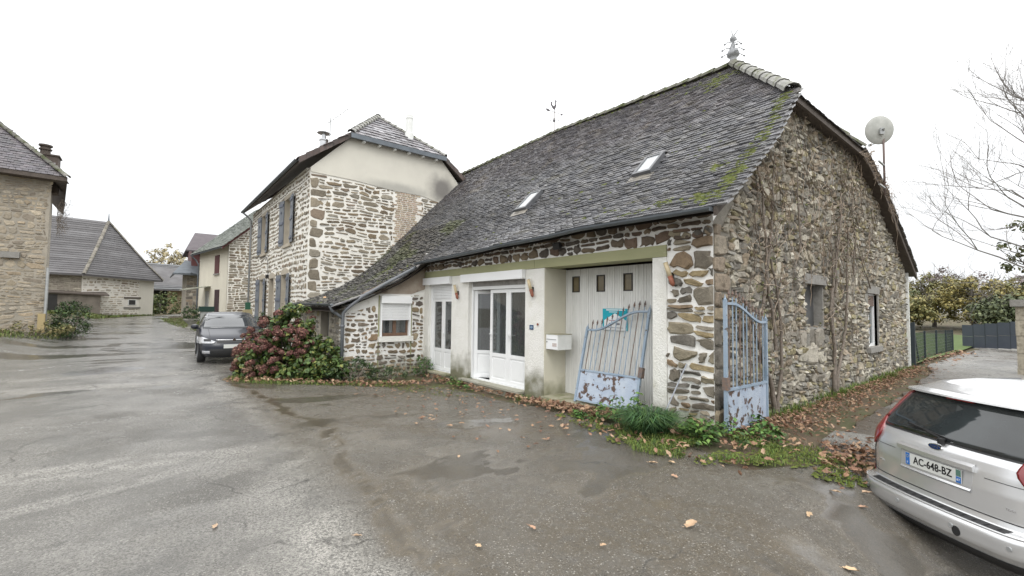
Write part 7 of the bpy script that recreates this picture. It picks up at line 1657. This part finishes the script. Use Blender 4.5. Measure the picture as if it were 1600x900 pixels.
dropz(150, lambda: (R.uniform(-1.6, -.1), R.uniform(-1.1, 1.6)), (.07,.12)); dropz(160, lambda: (R.uniform(14, 25), R.gauss(-.15, .3)), (.12,.2)); dropz(50, lambda: (R.uniform(1, 8), R.uniform(-4, -1)), (.08,.12)); dropz(120, lambda: (R.uniform(-3, 0), R.uniform(3, 7.3)), (.05,.08))
np_obj('leaf_litter', VV, FF, litterM, None, tint=np.array(TT), kind='stuff')
for i, (u, v, lab) in enumerate(((11.5, .7, 'single tan leaf caught low on the lean-to tiles'), (9.6, 2.6, 'single orange leaf caught high on the lean-to tiles'))):
    p, d, n = fL(u-YV, v); V, F, T = drop(p[0], p[1], p[2]+.06, .16, 900+i, (.62,.40,.22)); o = np_obj('fallen_leaf', V, F, litterM, None, tint=np.array(T)); tag(o, lab, 'leaf', 'leaves caught on the roof')
mossG = mat('ground moss', (.09,.12,.02), (.14,.165,.03), 25, .95, 1.0, 50)
mb = MB()
def gmoss(poly, n, rmax=.06):
    xs_ = [p[0] for p in poly]; ys_ = [p[1] for p in poly]
    for k in range(n*4):
        x, y = R.uniform(min(xs_), max(xs_)), R.uniform(min(ys_), max(ys_))
        if not inpoly((x, y), poly) or vnoise(np.array(x*3.), np.array(y*3.)) < .42: continue
        r = R.uniform(.008, rmax*.45); z = GZ(x, y)+.008; g = R.uniform(.5, 1.2); mb.t = (g, g, g); V = [(x+r*math.cos(t+.3*k), y+r*math.sin(t+.3*k), z) for t in np.linspace(0, 6.28, 7)[:-1]]+[(x, y, z+.004+r*.5)]; mb.add(V, [(q, (q+1) % 6, 6) for q in range(6)])
gmoss([(-.9,2.4),(-1.35,1.2),(-1.75,.3),(-1.5,-.6),(-.7,-1.1),(0,-.9),(-.1,2.2)], 800); gmoss([(-1.2,-.8),(-.7,-1.3),(.2,-1.5),(.3,-.8)], 130); gmoss([(-.8,-1.45),(0,-1.35),(.7,-1.5),(.2,-1.95),(-.6,-1.75)], 170); gmoss([(-.7,8.0),(-2.0,7.2),(-1.7,5.6),(-.6,4.8),(-.25,6)], 260, .05); gmoss([(-4.9,9.3),(-4.2,7.8),(-2.2,7.1),(-1,7.3),(-3,8)], 500)
mb.build('moss_patches', mossG, None, kind='stuff')
# ---- dead climber on the gable
vn = root('climbing_vine', 'leafless woody climber sprawling up the stone gable wall', 'climber', (2.4, -.1, -.1))
def wander(x, z, dx, dz, n, wob, y=-.09):
    P = []
    for k in range(n): P.append((x, y-.02*R.random(), z)); dx += R.gauss(0, wob); dz += R.gauss(0, wob*.5); l = math.hypot(dx, dz); x += dx/l*.12; z += dz/l*.12; dz += .02
    return P
tips = []
for (x, z, dx, dz, n, r) in ((1.95,-.1,-.25,1,20,.045),(2.05,-.1,-.2,1,34,.03),(2.0,1.0,-.3,1,30,.03),(5.15,-.1,-.1,1,26,.045),(5.3,-.1,.05,1,36,.04),(5.1,1.2,-.2,1,30,.032),(5.3,2.0,.3,1,26,.03),(6.8,2.6,.2,1,20,.018),(3.2,2.8,.3,1,20,.018),(1.5,1.8,.5,1,24,.025),(8.3,2.3,-.8,.8,14,.02)):
    P = wander(x, z, dx, dz, n, .14); mb = MB(); mb.tube(P, list(np.linspace(r, r*.35, len(P))), 6, False); mb.build('trunk', barkM, vn, smooth=True); tips += P[2:]
mb = MB(); vcol = [(1.0,.95,.9),(1.5,1.4,1.3),(.7,.65,.6),(2.0,1.9,1.75)]
zlim = lambda x: float(np.interp(x, [0, 1.42, 2.62, 7.18, 9.3, 13], [2.9, 4.2, 5.6, 5.6, 4.9, 3.0]))
for k in range(330):
    x, _, z = R.choice(tips); x += R.gauss(.1, .8); z += R.gauss(.5, .8)
    if z < .6 or z > zlim(x)+.1 or x < .7 or (3.5 < x < 4.9 and z < 2.4): continue
    mb.t = R.choice(vcol); P = wander(x, z, R.gauss(0, 1), R.gauss(.2, .8), R.randint(4, 12), .35, -.07-R.random()*.08); P = [p for p in P if p[2] < zlim(p[0])+.15]
    if len(P) > 2: mb.tube(P, [R.uniform(.0025, .0065)]*(len(P)-1)+[.002], 3, False)
for k in range(300):
    x = R.uniform(1.0, 9.0); z = R.uniform(2.6, zlim(x)); mb.t = R.choice(vcol); P = wander(x, z, R.gauss(0, .6), R.gauss(0, 1), R.randint(3, 9), .3, -.06-R.random()*.1); P = [p for p in P if p[2] < zlim(p[0])+.1]
    if len(P) > 2: mb.tube(P, [R.uniform(.003, .007)]*(len(P)-1)+[.002], 3, False)
for k in range(70):
    x = R.uniform(6.5, 9.8); z = zlim(x)-.1; P = [(x, -.3, z)]; dx, dz = R.gauss(.5, .5), R.gauss(.2, .6)
    for j in range(R.randint(3, 8)): x += dx*.09; z += dz*.09; dz -= .12; P.append((x, -.35-R.random()*.1, z))
    mb.tube(P, .005, 3, False)
mb.build('twigs', barkM, vn, kind='stuff')
P = []; 
for k in range(900):
    x, _, z = R.choice(tips); x += R.gauss(0, .6); z += R.gauss(.3, .7)
    if .5 < z < zlim(x) and x > .6: P.append((x, -.12-R.random()*.06, z))
foliage('withered_leaves', np.array(P), np.tile([0, -1, .2], (len(P), 1))+NR.normal(size=(len(P), 3))*.5, .06, [(.13,.14,.05),(.20,.16,.10),(.10,.11,.045),(.17,.12,.09)], vn, .6)
# ---- trees
def branch_tree(mb, p, d, L_, r, depth, spread=.55, up=.12, kids=(2, 3), tips=None, droop=0):
    n = 4; P = [np.array(p, float)]; dd = np.array(d, float)
    for k in range(n): dd = dd+np.array([R.gauss(0, .10), R.gauss(0, .10), R.gauss(0, .08)+up*.3-droop]); dd /= np.linalg.norm(dd); P.append(P[-1]+dd*L_/n)
    mb.tube(P, list(np.linspace(r, r*.62, n+1)), 5 if r > .05 else 3, False)
    if tips is not None and depth <= 1: tips.append(P[-1]); tips.append(P[2])
    if depth == 0: return
    for k in range(R.randint(*kids)+1):
        q = P[R.randint(1, n)] if k else P[-1]; e_ = dd+np.array([R.gauss(0, spread), R.gauss(0, spread), R.gauss(0, spread*.7)+up]); e_ /= np.linalg.norm(e_); branch_tree(mb, q, e_, L_*R.uniform(.58, .82), r*.60*R.uniform(.8, 1), depth-1, spread, up, kids, tips, droop)
bt_ = root('bare_tree', 'tall leafless tree spreading fine branches at the right edge', 'tree', (37.0, -4.0, .3))
twigM = mat('grey twig', (.20,.185,.18), (.27,.25,.24), 3, .9)
mb = MB(); mb.tube([(37.0,-4.0,0),(36.9,-3.9,3),(36.8,-3.8,6),(36.7,-3.6,10),(36.7,-3.5,14)], [.42,.34,.28,.2,.1], 8, False); mb.build('trunk', barkT, bt_)
mb = MB()
for k in range(21):
    z = 3.8+k*.50; t = R.uniform(0, 6.28) if k % 2 else math.atan2(.632, -.775)+R.gauss(0, .5); e_ = np.array([math.cos(t), math.sin(t), R.uniform(.15, .6)+.03*k]); e_ /= np.linalg.norm(e_); branch_tree(mb, (36.8, -3.75, z), e_, R.uniform(3.6, 4.6)*(1-.018*k), .065, 5, .42, .10, (2, 2))
mb.build('crown', twigM, bt_)
def leafy(nm, lab, x, y, h_, rx, rz, cols, n=70, per=40, size=.32, cs=.9, trunk=True, cat='tree', z0=None, group=None):
    z = GZ(x, y) if z0 is None else z0; r = root(nm, lab, cat, (x, y, z), group=group); tips = []; mb = MB(); mb.tube([(x, y, z-.3), (x+.1, y, z+h_*.3), (x, y+.1, z+h_*.75)], [.22, .16, .06], 6, False)
    for k in range(9): t = R.uniform(0, 6.28); branch_tree(mb, (x, y, z+h_*R.uniform(.25, .65)), (math.cos(t), math.sin(t), .6), rx*.55, .07, 2, .5, .15, (2, 2), tips)
    mb.build('trunk', barkT, r); P, N_ = cluster_cloud((x, y, z+h_-rz), (rx, rx, rz), n, per, cs, z+.1, .4, .35); foliage('crown', P, N_, size, cols, r, .7)
    return r
OLI = [(.20,.19,.075),(.25,.225,.085),(.15,.155,.06),(.29,.25,.095)]; GRN = [(.10,.125,.06),(.13,.15,.07),(.08,.10,.05)]; YEL = [(.33,.27,.09),(.28,.24,.085),(.20,.19,.075)]
for i, (x, y, h_, rx, cols, lab) in enumerate(((58, 9, 5.6, 3.2, GRN, 'dark green tree just right of the gable, behind the lawn'), (60, 5.2, 5.9, 3.2, OLI, 'olive tree behind the lawn, second to the right of the gable'), (57, 2.0, 5.4, 2.9, YEL, 'yellowing tree behind the lawn, centre of the hedge line'), (60, -1.3, 5.7, 3.0, OLI, 'olive green tree behind the grey panel fence, left part'), (56, -4.0, 5.2, 2.8, YEL, 'yellow green tree behind the middle of the grey panel fence'), (59, -7.0, 6.0, 3.4, GRN, 'green tree behind the right part of the grey panel fence'), (54, 6.2, 3.6, 2.3, OLI, 'low olive shrub-like tree at the far edge of the lawn'), (52, -.4, 3.4, 2.2, GRN, 'low dark tree in front of the hedge line, over the mesh fence end'))):
    leafy('hedgerow_tree', lab, x, y, h_, rx, h_*.46, cols, 95, 60, .26, .8, group='trees closing the lawn behind the gable')
leafy('tall_green_tree', 'tall dull green tree with thin foliage, partly cut by the right edge', 38.6, -2.6, 9.2, 2.1, 3.3, [(.09,.11,.045),(.12,.13,.05),(.15,.14,.06)], 60, 26, .26, .6)
leafy('autumn_tree', 'yellow autumn tree rising behind the far shed roof', -4.6, 74, 9.2, 2.7, 2.9, [(.46,.40,.24),(.40,.34,.20),(.34,.30,.19)], 60, 30, .34, .8)  # crown colours paled to paint in the distance haze
for i, (x, y) in enumerate(((80, 14), (84, 6), (88, -2), (82, 20))):
    leafy('distant_tree', ('hazy brown tree top far behind the hedge, nearest the gable', 'hazy brown tree top far behind the hedge, second from the gable', 'hazy brown tree top far behind the grey fence', 'hazy brown tree hidden mostly by the gable, far off')[i], x, y, 8.2-.4*i, 4.2, 3.2, [(.30,.25,.24),(.26,.22,.22)], 50, 26, .4, 1.0, z0=.8, group='far hazy trees')  # haze is only painted, as pale greyish leaf colours
# climber scrap on the left house
iv = root('wall_creeper', 'wispy bare creeper on the side of the tall sandy house', 'creeper', (-9.6, 23, 4))
mb = MB()
for k in range(60):
    p = np.array([-9.55, 22.9+R.random()*.6, 4.6+R.random()*1.2]); P = [p]
    for j in range(5): p = p+np.array([R.uniform(-.02, .12), R.uniform(-.1, .1), R.gauss(0, .12)]); P.append(p)
    mb.tube(P, .006, 3, False)
mb.build('twigs', barkM, iv, kind='stuff')
